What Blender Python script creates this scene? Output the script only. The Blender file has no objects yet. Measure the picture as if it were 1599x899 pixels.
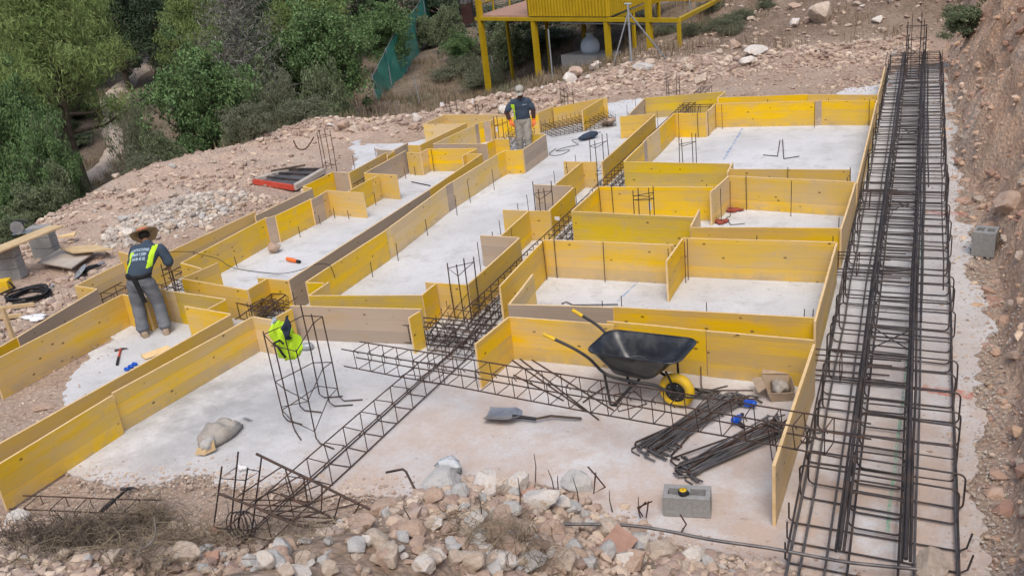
import bpy, math, random
import numpy as np
from mathutils import Vector, Matrix
from mathutils.bvhtree import BVHTree

C = bpy.context.scene.collection
SC = bpy.context.scene
rnd = random.Random(11)
PI = math.pi
rad = math.radians

# ------------------------------------------------------------------ camera
EYE = 4.9                      # eye height above the concrete, metres
FPX, PW, PH = 1450.0, 1599.0, 899.0
PITCH, ROLL, YAW = 0.379394592, 0.119108880, -0.442457642
_cp, _sp, _cy, _sy = math.cos(PITCH), math.sin(PITCH), math.cos(YAW), math.sin(YAW)
_f = np.array([_sy*_cp, _cy*_cp, -_sp]); _r = np.array([_cy, -_sy, 0.0]); _d = np.cross(_f, _r)
_cr, _sr = math.cos(ROLL), math.sin(ROLL)
CR = _cr*_r + _sr*_d; CD = -_sr*_r + _cr*_d; CF = _f      # camera right, down, forward
cam = bpy.data.cameras.new('camera'); camo = bpy.data.objects.new('camera', cam); C.objects.link(camo)
cam.sensor_width = 36.0; cam.lens = 36.0*FPX/PW; cam.clip_start = 0.1; cam.clip_end = 1000
camo.matrix_world = Matrix(((CR[0], -CD[0], -CF[0], 0), (CR[1], -CD[1], -CF[1], 0), (CR[2], -CD[2], -CF[2], EYE), (0, 0, 0, 1)))
SC.camera = camo

# ------------------------------------------------------------------ light
SUN_EL, SUN_AZ = rad(58), rad(158)            # high veiled sun
w = bpy.data.worlds.new('World'); SC.world = w; w.use_nodes = True
nt = w.node_tree; bg = nt.nodes['Background']
sky = nt.nodes.new('ShaderNodeTexSky'); sky.sky_type = 'NISHITA'; sky.sun_disc = False
sky.sun_elevation = SUN_EL; sky.sun_rotation = SUN_AZ; sky.air_density = 1.0; sky.dust_density = 4.0; sky.ozone_density = 0.6
nt.links.new(sky.outputs[0], bg.inputs[0]); bg.inputs[1].default_value = 0.15
sl = bpy.data.lights.new('sun', 'SUN'); sl.energy = 1.25; sl.angle = rad(32); sl.color = (1.0, 0.97, 0.93)
so = bpy.data.objects.new('sun', sl); C.objects.link(so)
_sd = Vector((math.sin(SUN_AZ)*math.cos(SUN_EL), math.cos(SUN_AZ)*math.cos(SUN_EL), math.sin(SUN_EL)))
so.rotation_euler = _sd.to_track_quat('Z', 'Y').to_euler(); so.location = (0, 0, 60)
SC.view_settings.view_transform = 'Standard'; SC.view_settings.look = 'None'
SC.view_settings.exposure = 0.20; SC.view_settings.gamma = 1.0
SC.view_settings.use_curve_mapping = False

# ------------------------------------------------------------------ surveying helpers (photo pixel -> place)
def ray(x, y):
    return CR*((x-PW/2)/FPX) + CD*((y-PH/2)/FPX) + CF
def at(x, y, z=0.0):                    # point at height z
    r = ray(x, y); return Vector(np.array([0, 0, EYE]) + r*((z-EYE)/r[2]))
def at_y(x, y, Y):                      # point in the upright plane of depth Y
    r = ray(x, y); return Vector(np.array([0, 0, EYE]) + r*(Y/r[1]))
def at_d(x, y, d):                      # point at horizontal distance d
    r = ray(x, y); return Vector(np.array([0, 0, EYE]) + r*(d/math.hypot(r[0], r[1])))
def pix(P):
    v = np.array([P[0], P[1], P[2]-EYE]); z = v.dot(CF)
    return PW/2+FPX*v.dot(CR)/z, PH/2+FPX*v.dot(CD)/z
def rise(B, py):                        # height above B whose top shows at image row py
    lo, hi = 0.0, 14.0
    for _ in range(40):
        m = (lo+hi)/2
        if pix((B[0], B[1], B[2]+m))[1] > py: lo = m
        else: hi = m
    return lo

# ------------------------------------------------------------------ materials
def _mat(name):
    m = bpy.data.materials.new(name); m.use_nodes = True
    n = m.node_tree; return m, n, n.nodes['Principled BSDF'], n.links
def _ramp(n, stops):
    r = n.nodes.new('ShaderNodeValToRGB'); e = r.color_ramp.elements
    while len(e) < len(stops): e.new(0.5)
    for i, (p, c) in enumerate(stops):
        e[i].position = p; e[i].color = (c[0], c[1], c[2], 1)
    return r
def _noise(n, L, vec, scale, detail=6, rough=0.6, mapping=None):
    if mapping:
        mp = n.nodes.new('ShaderNodeMapping'); mp.inputs['Scale'].default_value = mapping
        L.new(vec, mp.inputs['Vector']); vec = mp.outputs[0]
    t = n.nodes.new('ShaderNodeTexNoise'); t.inputs['Scale'].default_value = scale
    t.inputs['Detail'].default_value = detail; t.inputs['Roughness'].default_value = rough
    L.new(vec, t.inputs['Vector']); return t.outputs['Fac']
def _math(n, L, op, a, b=None, clamp=False):
    m = n.nodes.new('ShaderNodeMath'); m.operation = op; m.use_clamp = clamp
    for i, v in enumerate((a, b)):
        if v is None: continue
        if isinstance(v, (int, float)): m.inputs[i].default_value = v
        else: L.new(v, m.inputs[i])
    return m.outputs[0]
def _mix(n, L, fac, a, b, blend='MIX'):
    m = n.nodes.new('ShaderNodeMix'); m.data_type = 'RGBA'; m.blend_type = blend
    for k, v in ((0, fac), (6, a), (7, b)):
        if isinstance(v, (int, float)): m.inputs[k].default_value = v
        elif isinstance(v, tuple): m.inputs[k].default_value = (v[0], v[1], v[2], 1)
        else: L.new(v, m.inputs[k])
    return m.outputs[2]
def _bump(n, L, b, h, strength, dist=0.02):
    bp = n.nodes.new('ShaderNodeBump'); bp.inputs['Strength'].default_value = strength
    bp.inputs['Distance'].default_value = dist; L.new(h, bp.inputs['Height']); L.new(bp.outputs[0], b.inputs['Normal'])
def _map(n, L, v, a, b, c=0.0, d=1.0):
    m = n.nodes.new('ShaderNodeMapRange'); m.inputs[1].default_value = a; m.inputs[2].default_value = b
    m.inputs[3].default_value = c; m.inputs[4].default_value = d; L.new(v, m.inputs[0]); return m.outputs[0]

def speck(name, c1, c2, scale=8, rough=0.9, metal=0.0, bump=0.3, bdist=0.01, island=0.0, c3=None, spec=0.3, fine=6.0):
    """two or three tones broken up by noise; island > 0 varies the value per loose piece"""
    m, n, b, L = _mat(name)
    tc = n.nodes.new('ShaderNodeTexCoord'); v = tc.outputs['Object']
    f = _noise(n, L, v, scale, 8, 0.62)
    stops = [(0.32, c1), (0.68, c2)] if c3 is None else [(0.28, c1), (0.5, c2), (0.72, c3)]
    col = _ramp(n, stops); L.new(f, col.inputs[0]); out = col.outputs[0]
    if island > 0:
        g = n.nodes.new('ShaderNodeNewGeometry')
        val = _map(n, L, g.outputs['Random Per Island'], 0, 1, 1-island, 1+island)
        hs = n.nodes.new('ShaderNodeHueSaturation'); L.new(val, hs.inputs['Value']); L.new(out, hs.inputs['Color'])
        L.new(_map(n, L, g.outputs['Random Per Island'], 0, 1, 0.485, 0.515), hs.inputs['Hue']); out = hs.outputs[0]
    L.new(out, b.inputs['Base Color'])
    b.inputs['Roughness'].default_value = rough; b.inputs['Metallic'].default_value = metal
    b.inputs['Specular IOR Level'].default_value = spec
    if bump: _bump(n, L, b, _noise(n, L, v, scale*fine, 6, 0.7), bump, bdist)
    return m

def board(name, fresh, worn, wear, knot=(0.07, 0.035, 0.012), strip=0.0):
    """formwork panel: coloured film worn away in streaks along its length, plank seams, knots, cement smears"""
    m, n, b, L = _mat(name)
    tc = n.nodes.new('ShaderNodeTexCoord'); v = tc.outputs['Object']
    oi = n.nodes.new('ShaderNodeObjectInfo')
    off = n.nodes.new('ShaderNodeCombineXYZ')
    for k in range(3): L.new(_math(n, L, 'MULTIPLY', oi.outputs['Random'], 37.0+11*k), off.inputs[k])
    ad = n.nodes.new('ShaderNodeVectorMath'); ad.operation = 'ADD'; L.new(v, ad.inputs[0]); L.new(off.outputs[0], ad.inputs[1])
    vv = ad.outputs[0]
    a = _noise(n, L, vv, 1.0, 7, 0.65, (1.1, 3.0, 7.0))
    big = _noise(n, L, vv, 1.3, 3, 0.5)
    _sp = n.nodes.new('ShaderNodeSeparateXYZ'); L.new(v, _sp.inputs[0]); _zz = _sp.outputs[2]
    s = _math(n, L, 'ADD', _math(n, L, 'MULTIPLY', a, 0.65), _math(n, L, 'MULTIPLY', big, 0.5))
    s = _math(n, L, 'ADD', s, _math(n, L, 'MULTIPLY', oi.outputs['Random'], 0.10))
    fac = _map(n, L, s, 0.62-wear*0.30, 0.80-wear*0.22)
    grain = _noise(n, L, vv, 1.0, 8, 0.7, (3.0, 60.0, 55.0))
    gcol = _mix(n, L, grain, tuple(c*0.86 for c in worn), tuple(min(1, c*1.13) for c in worn))
    fcol = _mix(n, L, grain, tuple(c*0.88 for c in fresh), tuple(min(1, c*1.08) for c in fresh))
    col = _mix(n, L, fac, fcol, gcol)
    vo = n.nodes.new('ShaderNodeTexVoronoi'); vo.feature = 'F1'; vo.inputs['Scale'].default_value = 1.0
    mp = n.nodes.new('ShaderNodeMapping'); mp.inputs['Scale'].default_value = (4.4, 1.0, 7.0); L.new(vv, mp.inputs['Vector']); L.new(mp.outputs[0], vo.inputs['Vector'])
    pn = n.nodes.new('ShaderNodeTexWhiteNoise'); pn.noise_dimensions = '1D'; L.new(_math(n, L, 'ADD', _math(n, L, 'FLOOR', _math(n, L, 'MULTIPLY', _zz, 6.0)), _math(n, L, 'MULTIPLY', oi.outputs['Random'], 91.0)), pn.inputs['W'])
    hv = n.nodes.new('ShaderNodeHueSaturation'); L.new(col, hv.inputs['Color']); L.new(_map(n, L, pn.outputs['Value'], 0, 1, 0.86, 1.10), hv.inputs['Value']); L.new(_map(n, L, pn.outputs['Value'], 0, 1, 0.92, 1.08), hv.inputs['Saturation']); col = hv.outputs[0]
    kn = _map(n, L, vo.outputs['Distance'], 0.06, 0.13, 0.8, 0.0)
    col = _mix(n, L, kn, col, knot)
    sm = _map(n, L, _noise(n, L, vv, 4.5, 9, 0.82), 0.55, 0.70, 0.0, 0.45)
    col = _mix(n, L, sm, col, (0.36, 0.33, 0.29))
    sp = n.nodes.new('ShaderNodeSeparateXYZ'); L.new(v, sp.inputs[0])
    seam = _math(n, L, 'FRACT', _math(n, L, 'MULTIPLY', sp.outputs[2], 6.0))
    sk = _map(n, L, seam, 0.0, 0.035, 0.45, 0.0)
    col = _mix(n, L, sk, col, tuple(c*0.4 for c in worn))
    mud = _map(n, L, sp.outputs[2], 0.02, 0.14, 0.55, 0.0)
    mud = _math(n, L, 'MULTIPLY', mud, _map(n, L, _noise(n, L, vv, 5, 6, 0.7), 0.4, 0.62))
    col = _mix(n, L, mud, col, (0.34, 0.29, 0.24))
    L.new(col, b.inputs['Base Color']); b.inputs['Roughness'].default_value = 0.62; b.inputs['Specular IOR Level'].default_value = 0.3
    _bump(n, L, b, _math(n, L, 'ADD', grain, seam), 0.25, 0.003)
    return m

M = {}
M['board_yellow'] = board('board_yellow', (0.77, 0.49, 0.028), (0.62, 0.41, 0.12), 0.16)
M['board_worn'] = board('board_worn', (0.75, 0.48, 0.040), (0.64, 0.45, 0.195), 0.42)
M['board_tan'] = board('board_tan', (0.73, 0.50, 0.10), (0.66, 0.50, 0.29), 0.64)
M['board_grey'] = board('board_grey', (0.46, 0.32, 0.17), (0.42, 0.335, 0.26), 0.95)
M['board_olive'] = board('board_olive', (0.64, 0.445, 0.035), (0.52, 0.37, 0.13), 0.28)
M['board_edge'] = speck('board_edge', (0.80, 0.60, 0.34), (0.66, 0.46, 0.22), 6, 0.8, bump=0.2, bdist=0.002)
M['rebar'] = speck('rebar', (0.036, 0.031, 0.032), (0.085, 0.060, 0.050), 14, 0.62, 0.35, 0.5, 0.002, c3=(0.15, 0.080, 0.050))
M['rebar_dark'] = speck('rebar_dark', (0.032, 0.031, 0.034), (0.075, 0.066, 0.066), 5, 0.6, 0.45, 0.5, 0.002, c3=(0.15, 0.105, 0.08))
M['rebar_grey'] = speck('rebar_grey', (0.10, 0.10, 0.105), (0.22, 0.205, 0.20), 9, 0.5, 0.55, 0.5, 0.002)
M['rebar_rust'] = speck('rebar_rust', (0.055, 0.035, 0.028), (0.15, 0.075, 0.045), 10, 0.8, 0.2, 0.5, 0.002)
M['limestone'] = speck('limestone', (0.40, 0.31, 0.235), (0.55, 0.45, 0.36), 3, 0.92, bump=0.55, bdist=0.05, c3=(0.62, 0.56, 0.49), fine=4)
M['limestone_pink'] = speck('limestone_pink', (0.40, 0.265, 0.19), (0.51, 0.375, 0.29), 3, 0.92, bump=0.55, bdist=0.05, c3=(0.52, 0.42, 0.35), fine=4)
M['limestone_white'] = speck('limestone_white', (0.54, 0.49, 0.43), (0.70, 0.66, 0.61), 2.5, 0.92, bump=0.55, bdist=0.05, c3=(0.52, 0.38, 0.25), fine=4)
M['limestone_grey'] = speck('limestone_grey', (0.40, 0.39, 0.37), (0.54, 0.53, 0.51), 3, 0.92, bump=0.55, bdist=0.05, c3=(0.55, 0.53, 0.50), fine=4)
M['rubble_red'] = speck('rubble_red', (0.40, 0.235, 0.15), (0.52, 0.35, 0.25), 1.1, 0.95, bump=0.4, bdist=0.01, island=0.30, c3=(0.62, 0.52, 0.45), fine=14)
M['rubble_grey'] = speck('rubble_grey', (0.36, 0.31, 0.26), (0.47, 0.42, 0.365), 1.3, 0.95, bump=0.4, bdist=0.01, island=0.30, c3=(0.55, 0.50, 0.45), fine=14)
M['rubble'] = speck('rubble', (0.33, 0.235, 0.18), (0.45, 0.345, 0.275), 1.3, 0.95, bump=0.4, bdist=0.01, island=0.30, c3=(0.54, 0.455, 0.38), fine=14)
M['block'] = speck('block', (0.24, 0.24, 0.235), (0.33, 0.33, 0.32), 30, 0.95, bump=0.6, bdist=0.003)
M['black_paint'] = speck('black_paint', (0.012, 0.013, 0.015), (0.022, 0.023, 0.025), 8, 0.38, bump=0.06, bdist=0.002, spec=0.5)
M['tray_paint'] = speck('tray_paint', (0.010, 0.011, 0.013), (0.022, 0.025, 0.03), 5, 0.28, bump=0.1, bdist=0.003, spec=0.5, c3=(0.075, 0.075, 0.075))
M['yellow_plastic'] = speck('yellow_plastic', (0.78, 0.52, 0.016), (0.72, 0.46, 0.02), 9, 0.5, bump=0.15, bdist=0.002, c3=(0.45, 0.34, 0.14))
M['yellow_steel'] = speck('yellow_steel', (0.40, 0.265, 0.008), (0.48, 0.33, 0.012), 2, 0.5, bump=0.05, bdist=0.003)
M['blue_plastic'] = speck('blue_plastic', (0.006, 0.06, 0.42), (0.012, 0.10, 0.52), 12, 0.4, bump=0.1, bdist=0.002)
M['orange_plastic'] = speck('orange_plastic', (0.72, 0.13, 0.02), (0.80, 0.20, 0.05), 12, 0.5, bump=0.1, bdist=0.002)
M['black_rubber'] = speck('black_rubber', (0.012, 0.012, 0.014), (0.030, 0.032, 0.036), 12, 0.6, bump=0.2, bdist=0.002)
M['steel'] = speck('steel', (0.30, 0.31, 0.33), (0.48, 0.49, 0.51), 10, 0.42, 0.7, 0.2, 0.002)
M['galv'] = speck('galv', (0.30, 0.33, 0.36), (0.42, 0.45, 0.48), 6, 0.5, 0.4, 0.1, 0.002)
M['cardboard'] = speck('cardboard', (0.33, 0.25, 0.175), (0.43, 0.33, 0.24), 8, 0.9, bump=0.2, bdist=0.003)
M['paper'] = speck('paper', (0.27, 0.26, 0.245), (0.40, 0.36, 0.31), 7, 0.85, bump=0.7, bdist=0.01, c3=(0.29, 0.31, 0.33))
M['white_tag'] = speck('white_tag', (0.72, 0.73, 0.74), (0.82, 0.82, 0.82), 10, 0.7, bump=0)
M['timber'] = speck('timber', (0.50, 0.36, 0.19), (0.62, 0.47, 0.28), 5, 0.8, bump=0.2, bdist=0.003)
M['weathered_ply'] = speck('weathered_ply', (0.36, 0.31, 0.26), (0.50, 0.45, 0.39), 4, 0.85, bump=0.2, bdist=0.003)
M['red_paint'] = speck('red_paint', (0.50, 0.055, 0.03), (0.62, 0.10, 0.06), 6, 0.6, bump=0.2, bdist=0.003)
M['terracotta'] = speck('terracotta', (0.33, 0.19, 0.14), (0.44, 0.28, 0.215), 9, 0.9, bump=0.4, bdist=0.005)
M['tank_grey'] = speck('tank_grey', (0.42, 0.49, 0.55), (0.50, 0.57, 0.63), 3, 0.5, bump=0)
M['plastic_film'] = speck('plastic_film', (0.40, 0.44, 0.46), (0.60, 0.63, 0.65), 9, 0.35, bump=0.6, bdist=0.01, c3=(0.12, 0.27, 0.29))
M['skin'] = speck('skin', (0.20, 0.095, 0.055), (0.26, 0.13, 0.08), 12, 0.6, bump=0.15, bdist=0.002)
M['hair'] = speck('hair', (0.010, 0.008, 0.007), (0.025, 0.02, 0.016), 60, 0.7, bump=0.5, bdist=0.003)
M['shirt'] = speck('shirt', (0.040, 0.062, 0.092), (0.056, 0.080, 0.112), 5, 0.9, bump=0.4, bdist=0.01, fine=3)
M['hi_vis'] = speck('hi_vis', (0.50, 0.82, 0.02), (0.62, 0.92, 0.05), 6, 0.7, bump=0.3, bdist=0.01, fine=3)
M['jeans'] = speck('jeans', (0.10, 0.112, 0.132), (0.155, 0.168, 0.19), 4, 0.95, bump=0.4, bdist=0.008, fine=3, c3=(0.20, 0.208, 0.222))
M['beige_cloth'] = speck('beige_cloth', (0.27, 0.26, 0.23), (0.38, 0.365, 0.33), 5, 0.95, bump=0.5, bdist=0.012, fine=3)
M['sleeve'] = speck('sleeve', (0.035, 0.016, 0.014), (0.065, 0.03, 0.026), 8, 0.9, bump=0.3, bdist=0.005)
M['denim_dark'] = speck('denim_dark', (0.020, 0.032, 0.055), (0.05, 0.07, 0.105), 8, 0.95, bump=0.5, bdist=0.008)
M['boot'] = speck('boot', (0.30, 0.225, 0.15), (0.42, 0.33, 0.24), 8, 0.9, bump=0.4, bdist=0.005)
M['straw_hat'] = speck('straw_hat', (0.34, 0.25, 0.14), (0.47, 0.36, 0.22), 30, 0.9, bump=0.6, bdist=0.004)
M['red_cloth'] = speck('red_cloth', (0.24, 0.055, 0.04), (0.34, 0.09, 0.06), 18, 0.9, bump=0.3, bdist=0.005)
M['hat_band'] = speck('hat_band', (0.42, 0.10, 0.06), (0.52, 0.16, 0.10), 18, 0.9, bump=0.3, bdist=0.003)
M['cap'] = speck('cap', (0.30, 0.285, 0.25), (0.40, 0.385, 0.345), 10, 0.9, bump=0.3, bdist=0.003)
M['print'] = speck('print', (0.42, 0.56, 0.68), (0.50, 0.64, 0.76), 12, 0.8, bump=0)
M['leather'] = speck('leather', (0.008, 0.008, 0.010), (0.02, 0.02, 0.022), 12, 0.6, bump=0.3, bdist=0.004)
M['bark'] = speck('bark', (0.07, 0.055, 0.042), (0.14, 0.11, 0.085), 9, 0.95, bump=0.8, bdist=0.02)
M['dead_wood'] = speck('dead_wood', (0.22, 0.20, 0.185), (0.33, 0.31, 0.29), 9, 0.95, bump=0.5, bdist=0.01)
M['straw'] = speck('straw', (0.13, 0.10, 0.068), (0.27, 0.215, 0.15), 2, 0.95, bump=0, island=0.4)
M['scrub_dry'] = speck('scrub_dry', (0.16, 0.12, 0.075), (0.29, 0.225, 0.145), 1.0, 0.95, bump=0, island=0.4)
def leafy(name, a, b2, c):
    m = speck(name, a, b2, 1.4, 0.65, bump=0, island=0.38, c3=c, spec=0.25)
    return m
M['leaf_pine'] = leafy('leaf_pine', (0.145, 0.21, 0.065), (0.215, 0.29, 0.095), (0.29, 0.36, 0.14))
M['leaf_carob'] = leafy('leaf_carob', (0.068, 0.125, 0.046), (0.108, 0.18, 0.066), (0.17, 0.265, 0.105))
M['leaf_dark'] = leafy('leaf_dark', (0.034, 0.055, 0.032), (0.054, 0.085, 0.045), (0.085, 0.125, 0.062))
M['leaf_olive'] = leafy('leaf_olive', (0.10, 0.115, 0.068), (0.145, 0.16, 0.10), (0.20, 0.205, 0.14))
M['leaf_grey'] = leafy('leaf_grey', (0.13, 0.135, 0.105), (0.18, 0.185, 0.15), (0.24, 0.24, 0.20))
M['leaf_bush'] = leafy('leaf_bush', (0.095, 0.12, 0.066), (0.135, 0.17, 0.088), (0.19, 0.225, 0.13))
def net_mat():
    m, n, b, L = _mat('green_net')
    tc = n.nodes.new('ShaderNodeTexCoord'); f = _noise(n, L, tc.outputs['Object'], 3, 6, 0.6)
    r = _ramp(n, [(0.3, (0.025, 0.22, 0.165)), (0.7, (0.05, 0.34, 0.26))]); L.new(f, r.inputs[0]); L.new(r.outputs[0], b.inputs['Base Color'])
    b.inputs['Roughness'].default_value = 0.8
    w1 = n.nodes.new('ShaderNodeTexNoise'); w1.inputs['Scale'].default_value = 70; L.new(tc.outputs['Object'], w1.inputs['Vector'])
    L.new(_map(n, L, w1.outputs['Fac'], 0.35, 0.5, 0.55, 1.0), b.inputs['Alpha'])
    return m
M['green_net'] = net_mat()

# ------------------------------------------------------------------ mesh builder
class MB:
    def __init__(s): s.v = []; s.f = []; s.m = []; s.sm = []
    def add(s, vs, fs, mi=0, smooth=False):
        o = len(s.v); s.v.extend([tuple(p) for p in vs])
        for f in fs: s.f.append(tuple(i+o for i in f)); s.m.append(mi); s.sm.append(smooth)
        return s
    def box(s, c, size, mi=0, rz=0.0, mat=None):
        x, y, z = size[0]/2, size[1]/2, size[2]/2
        R = mat if mat is not None else Matrix.Rotation(rz, 3, 'Z')
        vs = [Vector(c)+R @ Vector((a*x, b*y, d*z)) for d in (-1, 1) for b in (-1, 1) for a in (-1, 1)]
        return s.add(vs, [(0, 2, 3, 1), (4, 5, 7, 6), (0, 1, 5, 4), (2, 6, 7, 3), (0, 4, 6, 2), (1, 3, 7, 5)], mi)
    def tube(s, pts, r, n=6, mi=0, caps=True, closed=False, smooth=True):
        P = [Vector(p) for p in pts]; k = len(P)
        rr = r if isinstance(r, (list, tuple)) else [r]*k
        vs = []; prev = None
        for i in range(k):
            if closed: t = P[(i+1) % k]-P[i-1]
            else: t = P[min(i+1, k-1)]-P[max(i-1, 0)]
            if t.length < 1e-9: t = Vector((0, 0, 1))
            t.normalize()
            if prev is None:
                u = t.orthogonal().normalized()
            else:
                u = prev - t*prev.dot(t)
                u = u.normalized() if u.length > 1e-6 else t.orthogonal().normalized()
            prev = u; q = t.cross(u)
            for j in range(n):
                a = 2*PI*j/n; vs.append(P[i]+(u*math.cos(a)+q*math.sin(a))*rr[i])
        fs = []
        for i in range(k if closed else k-1):
            for j in range(n):
                a = i*n+j; b = i*n+(j+1) % n; c = ((i+1) % k)*n+(j+1) % n; d = ((i+1) % k)*n+j
                fs.append((a, b, c, d))
        s.add(vs, fs, mi, smooth)
        if caps and not closed:
            s.add(vs[:n], [tuple(range(n-1, -1, -1))], mi); s.add(vs[-n:], [tuple(range(n))], mi)
        return s
    def lathe(s, prof, n=20, mi=0, M4=None, smooth=True):
        vs = []
        for (r, z) in prof:
            for j in range(n):
                a = 2*PI*j/n; p = Vector((r*math.cos(a), r*math.sin(a), z)); vs.append(M4 @ p if M4 is not None else p)
        fs = [(i*n+j, i*n+(j+1) % n, (i+1)*n+(j+1) % n, (i+1)*n+j) for i in range(len(prof)-1) for j in range(n)]
        return s.add(vs, fs, mi, smooth)
    def loft(s, rings, mi=0, smooth=True, caps=True, closed=True):
        n = len(rings[0]); vs = [p for r in rings for p in r]
        fs = [(i*n+j, i*n+(j+1) % n, (i+1)*n+(j+1) % n, (i+1)*n+j) for i in range(len(rings)-1) for j in range(n if closed else n-1)]
        s.add(vs, fs, mi, smooth)
        if caps:
            s.add(rings[0], [tuple(range(n-1, -1, -1))], mi); s.add(rings[-1], [tuple(range(n))], mi)
        return s
    def prism(s, poly, z0, z1, mi=0):
        n = len(poly); vs = [(p[0], p[1], z0) for p in poly]+[(p[0], p[1], z1) for p in poly]
        fs = [tuple(range(n-1, -1, -1)), tuple(range(n, 2*n))]+[(i, (i+1) % n, n+(i+1) % n, n+i) for i in range(n)]
        return s.add(vs, fs, mi)
    def ball(s, c, r, mi=0, nu=10, nv=7, M3=None):
        if isinstance(r, (int, float)): r = (r, r, r)
        rings = []
        for i in range(nv+1):
            t = PI*i/nv; q = []
            for j in range(nu):
                a = 2*PI*j/nu; p = Vector((r[0]*math.sin(t)*math.cos(a), r[1]*math.sin(t)*math.sin(a), -r[2]*math.cos(t)))
                q.append(Vector(c)+(M3 @ p if M3 is not None else p))
            rings.append(q)
        return s.loft(rings, mi, True, False)
    def build(s, name, mats, parent=None, origin=None, world=True):
        """world=True: vertices are world coordinates"""
        if not isinstance(mats, (list, tuple)): mats = [mats]
        V = np.array(s.v, dtype=float)
        if parent is not None: o = np.array(parent['_o']) if world else np.zeros(3)
        elif origin is not None: o = np.array(origin, dtype=float)
        else: o = np.array([(V[:, 0].min()+V[:, 0].max())/2, (V[:, 1].min()+V[:, 1].max())/2, V[:, 2].min()])
        me = bpy.data.meshes.new(name)
        me.from_pydata((V-o).tolist(), [], s.f)
        for mm in mats: me.materials.append(M[mm] if isinstance(mm, str) else mm)
        me.polygons.foreach_set('material_index', s.m); me.polygons.foreach_set('use_smooth', s.sm); me.update()
        ob = bpy.data.objects.new(name, me); C.objects.link(ob)
        if parent is not None: ob.parent = parent
        else: ob.location = o
        return ob
def tag(o, label, cat, group=None):
    o['label'] = label; o['category'] = cat
    if group: o['group'] = group
    return o
def thing(name, label, cat, loc=(0, 0, 0), group=None):
    o = bpy.data.objects.new(name, None); C.objects.link(o); o.location = loc; o.empty_display_size = 0.1
    o['_o'] = [float(c) for c in loc]
    return tag(o, label, cat, group)
def place(o, parent, loc, rot=None, scale=None):
    c = o.copy(); C.objects.link(c); c.parent = parent; c.location = loc
    if rot is not None: c.rotation_euler = rot
    if scale is not None: c.scale = scale
    return c
def np_mesh(name, V, F, mats, smooth=False, mi=None):
    """fast mesh from numpy arrays; F is (n,3) or (n,4)"""
    me = bpy.data.meshes.new(name); k = F.shape[1]
    me.vertices.add(len(V)); me.vertices.foreach_set('co', V.astype(np.float32).ravel())
    me.loops.add(F.size); me.loops.foreach_set('vertex_index', F.astype(np.int32).ravel())
    me.polygons.add(len(F)); me.polygons.foreach_set('loop_start', np.arange(0, F.size, k, dtype=np.int32))
    me.polygons.foreach_set('loop_total', np.full(len(F), k, dtype=np.int32))
    me.polygons.foreach_set('use_smooth', np.full(len(F), smooth))
    for mm in mats: me.materials.append(M[mm] if isinstance(mm, str) else mm)
    if mi is not None: me.polygons.foreach_set('material_index', mi.astype(np.int32))
    me.update(calc_edges=True); return me

# ------------------------------------------------------------------ terrain
def _hash(ix, iy, s):
    h = (ix*374761393 + iy*668265263 + s*974711) & 0x7fffffff
    h = ((h ^ (h >> 13))*1274126177) & 0x7fffffff
    return ((h ^ (h >> 16)) & 0xffff)/65535.0
def vnoise(x, y, s=0):
    ix = np.floor(x).astype(np.int64); iy = np.floor(y).astype(np.int64); fx = x-ix; fy = y-iy
    fx = fx*fx*(3-2*fx); fy = fy*fy*(3-2*fy)
    a = _hash(ix, iy, s); b = _hash(ix+1, iy, s); c = _hash(ix, iy+1, s); d = _hash(ix+1, iy+1, s)
    return (a*(1-fx)+b*fx)*(1-fy)+(c*(1-fx)+d*fx)*fy
def fbm(x, y, s=0, o=4):
    t = 0; a = 0.5; k = 1.0
    for i in range(o): t = t+a*(vnoise(x*k, y*k, s+i)-0.5); a *= 0.5; k *= 2.03
    return t
def sstep(x, a, b):
    t = np.clip((x-a)/(b-a), 0, 1); return t*t*(3-2*t)
TOE = np.array([(-12, 3.9), (-8.34, 4.75), (-7.35, 5.05), (-5.78, 5.12), (-4.84, 5.1), (-4.3, 5.3), (-3.98, 5.95), (-3.7, 6.6), (-3.28, 6.72), (-2.7, 6.62), (-2.2, 6.35), (-1.74, 6.02), (-0.8, 5.92), (0, 5.72), (0.5, 5.95), (3, 6.5)])
BANK = np.array([(4, 0.5), (6.4, 0.82), (7.3, 0.92), (8.7, 0.95), (10.6, 0.97), (12.5, 0.94), (14.9, 0.80), (18.7, 0.62), (27, 0.55), (30, 0.5)])
EDGE = np.array([(-9.5, 4.2), (-13.5, 7.6), (-15.3, 9.8), (-16.0, 11.3), (-16.4, 13.6), (-16.6, 16), (-16.4, 18), (-16.0, 19.6), (-15.4, 20.8), (-13.6, 20.6), (-11.9, 20.7), (-11.0, 21.6), (-10.2, 23.1), (-9.5, 25.0), (-7.9, 27.0), (-6.1, 28.2), (-3, 29.0), (0.5, 29.5), (3, 29.5)])
FAR = np.array([(-22, 10, -3.6), (-21.5, 16, -3.5), (-24, 22, -3.4), (-30, 28, -3.2), (-18, 27, -2.2), (-14, 26, -1.7), (-20, 33, -2.1), (-17.7, 37, -2.2), (-12, 32, -1.0), (-7.7, 31.8, 0.3), (-4, 32.5, 1.0), (0, 33, 2.3), (4, 34, 3.6), (-5, 40, 2.3), (-12, 45, 0.2), (-20, 50, -1.5), (-32, 45, -2.5), (-45, 40, -1.8), (-60, 60, 3), (-40, 70, 3), (-20, 80, 6), (0, 60, 8), (-60, 30, 0), (-50, 10, -2), (-30, 6, -4), (20, 50, 9), (-90, 90, 14), (-30, 120, 18), (-110, 40, 9), (40, 110, 22), (-20, -5, -3), (60, 60, 16), (-120, 150, 28), (40, 20, 8)])
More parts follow.
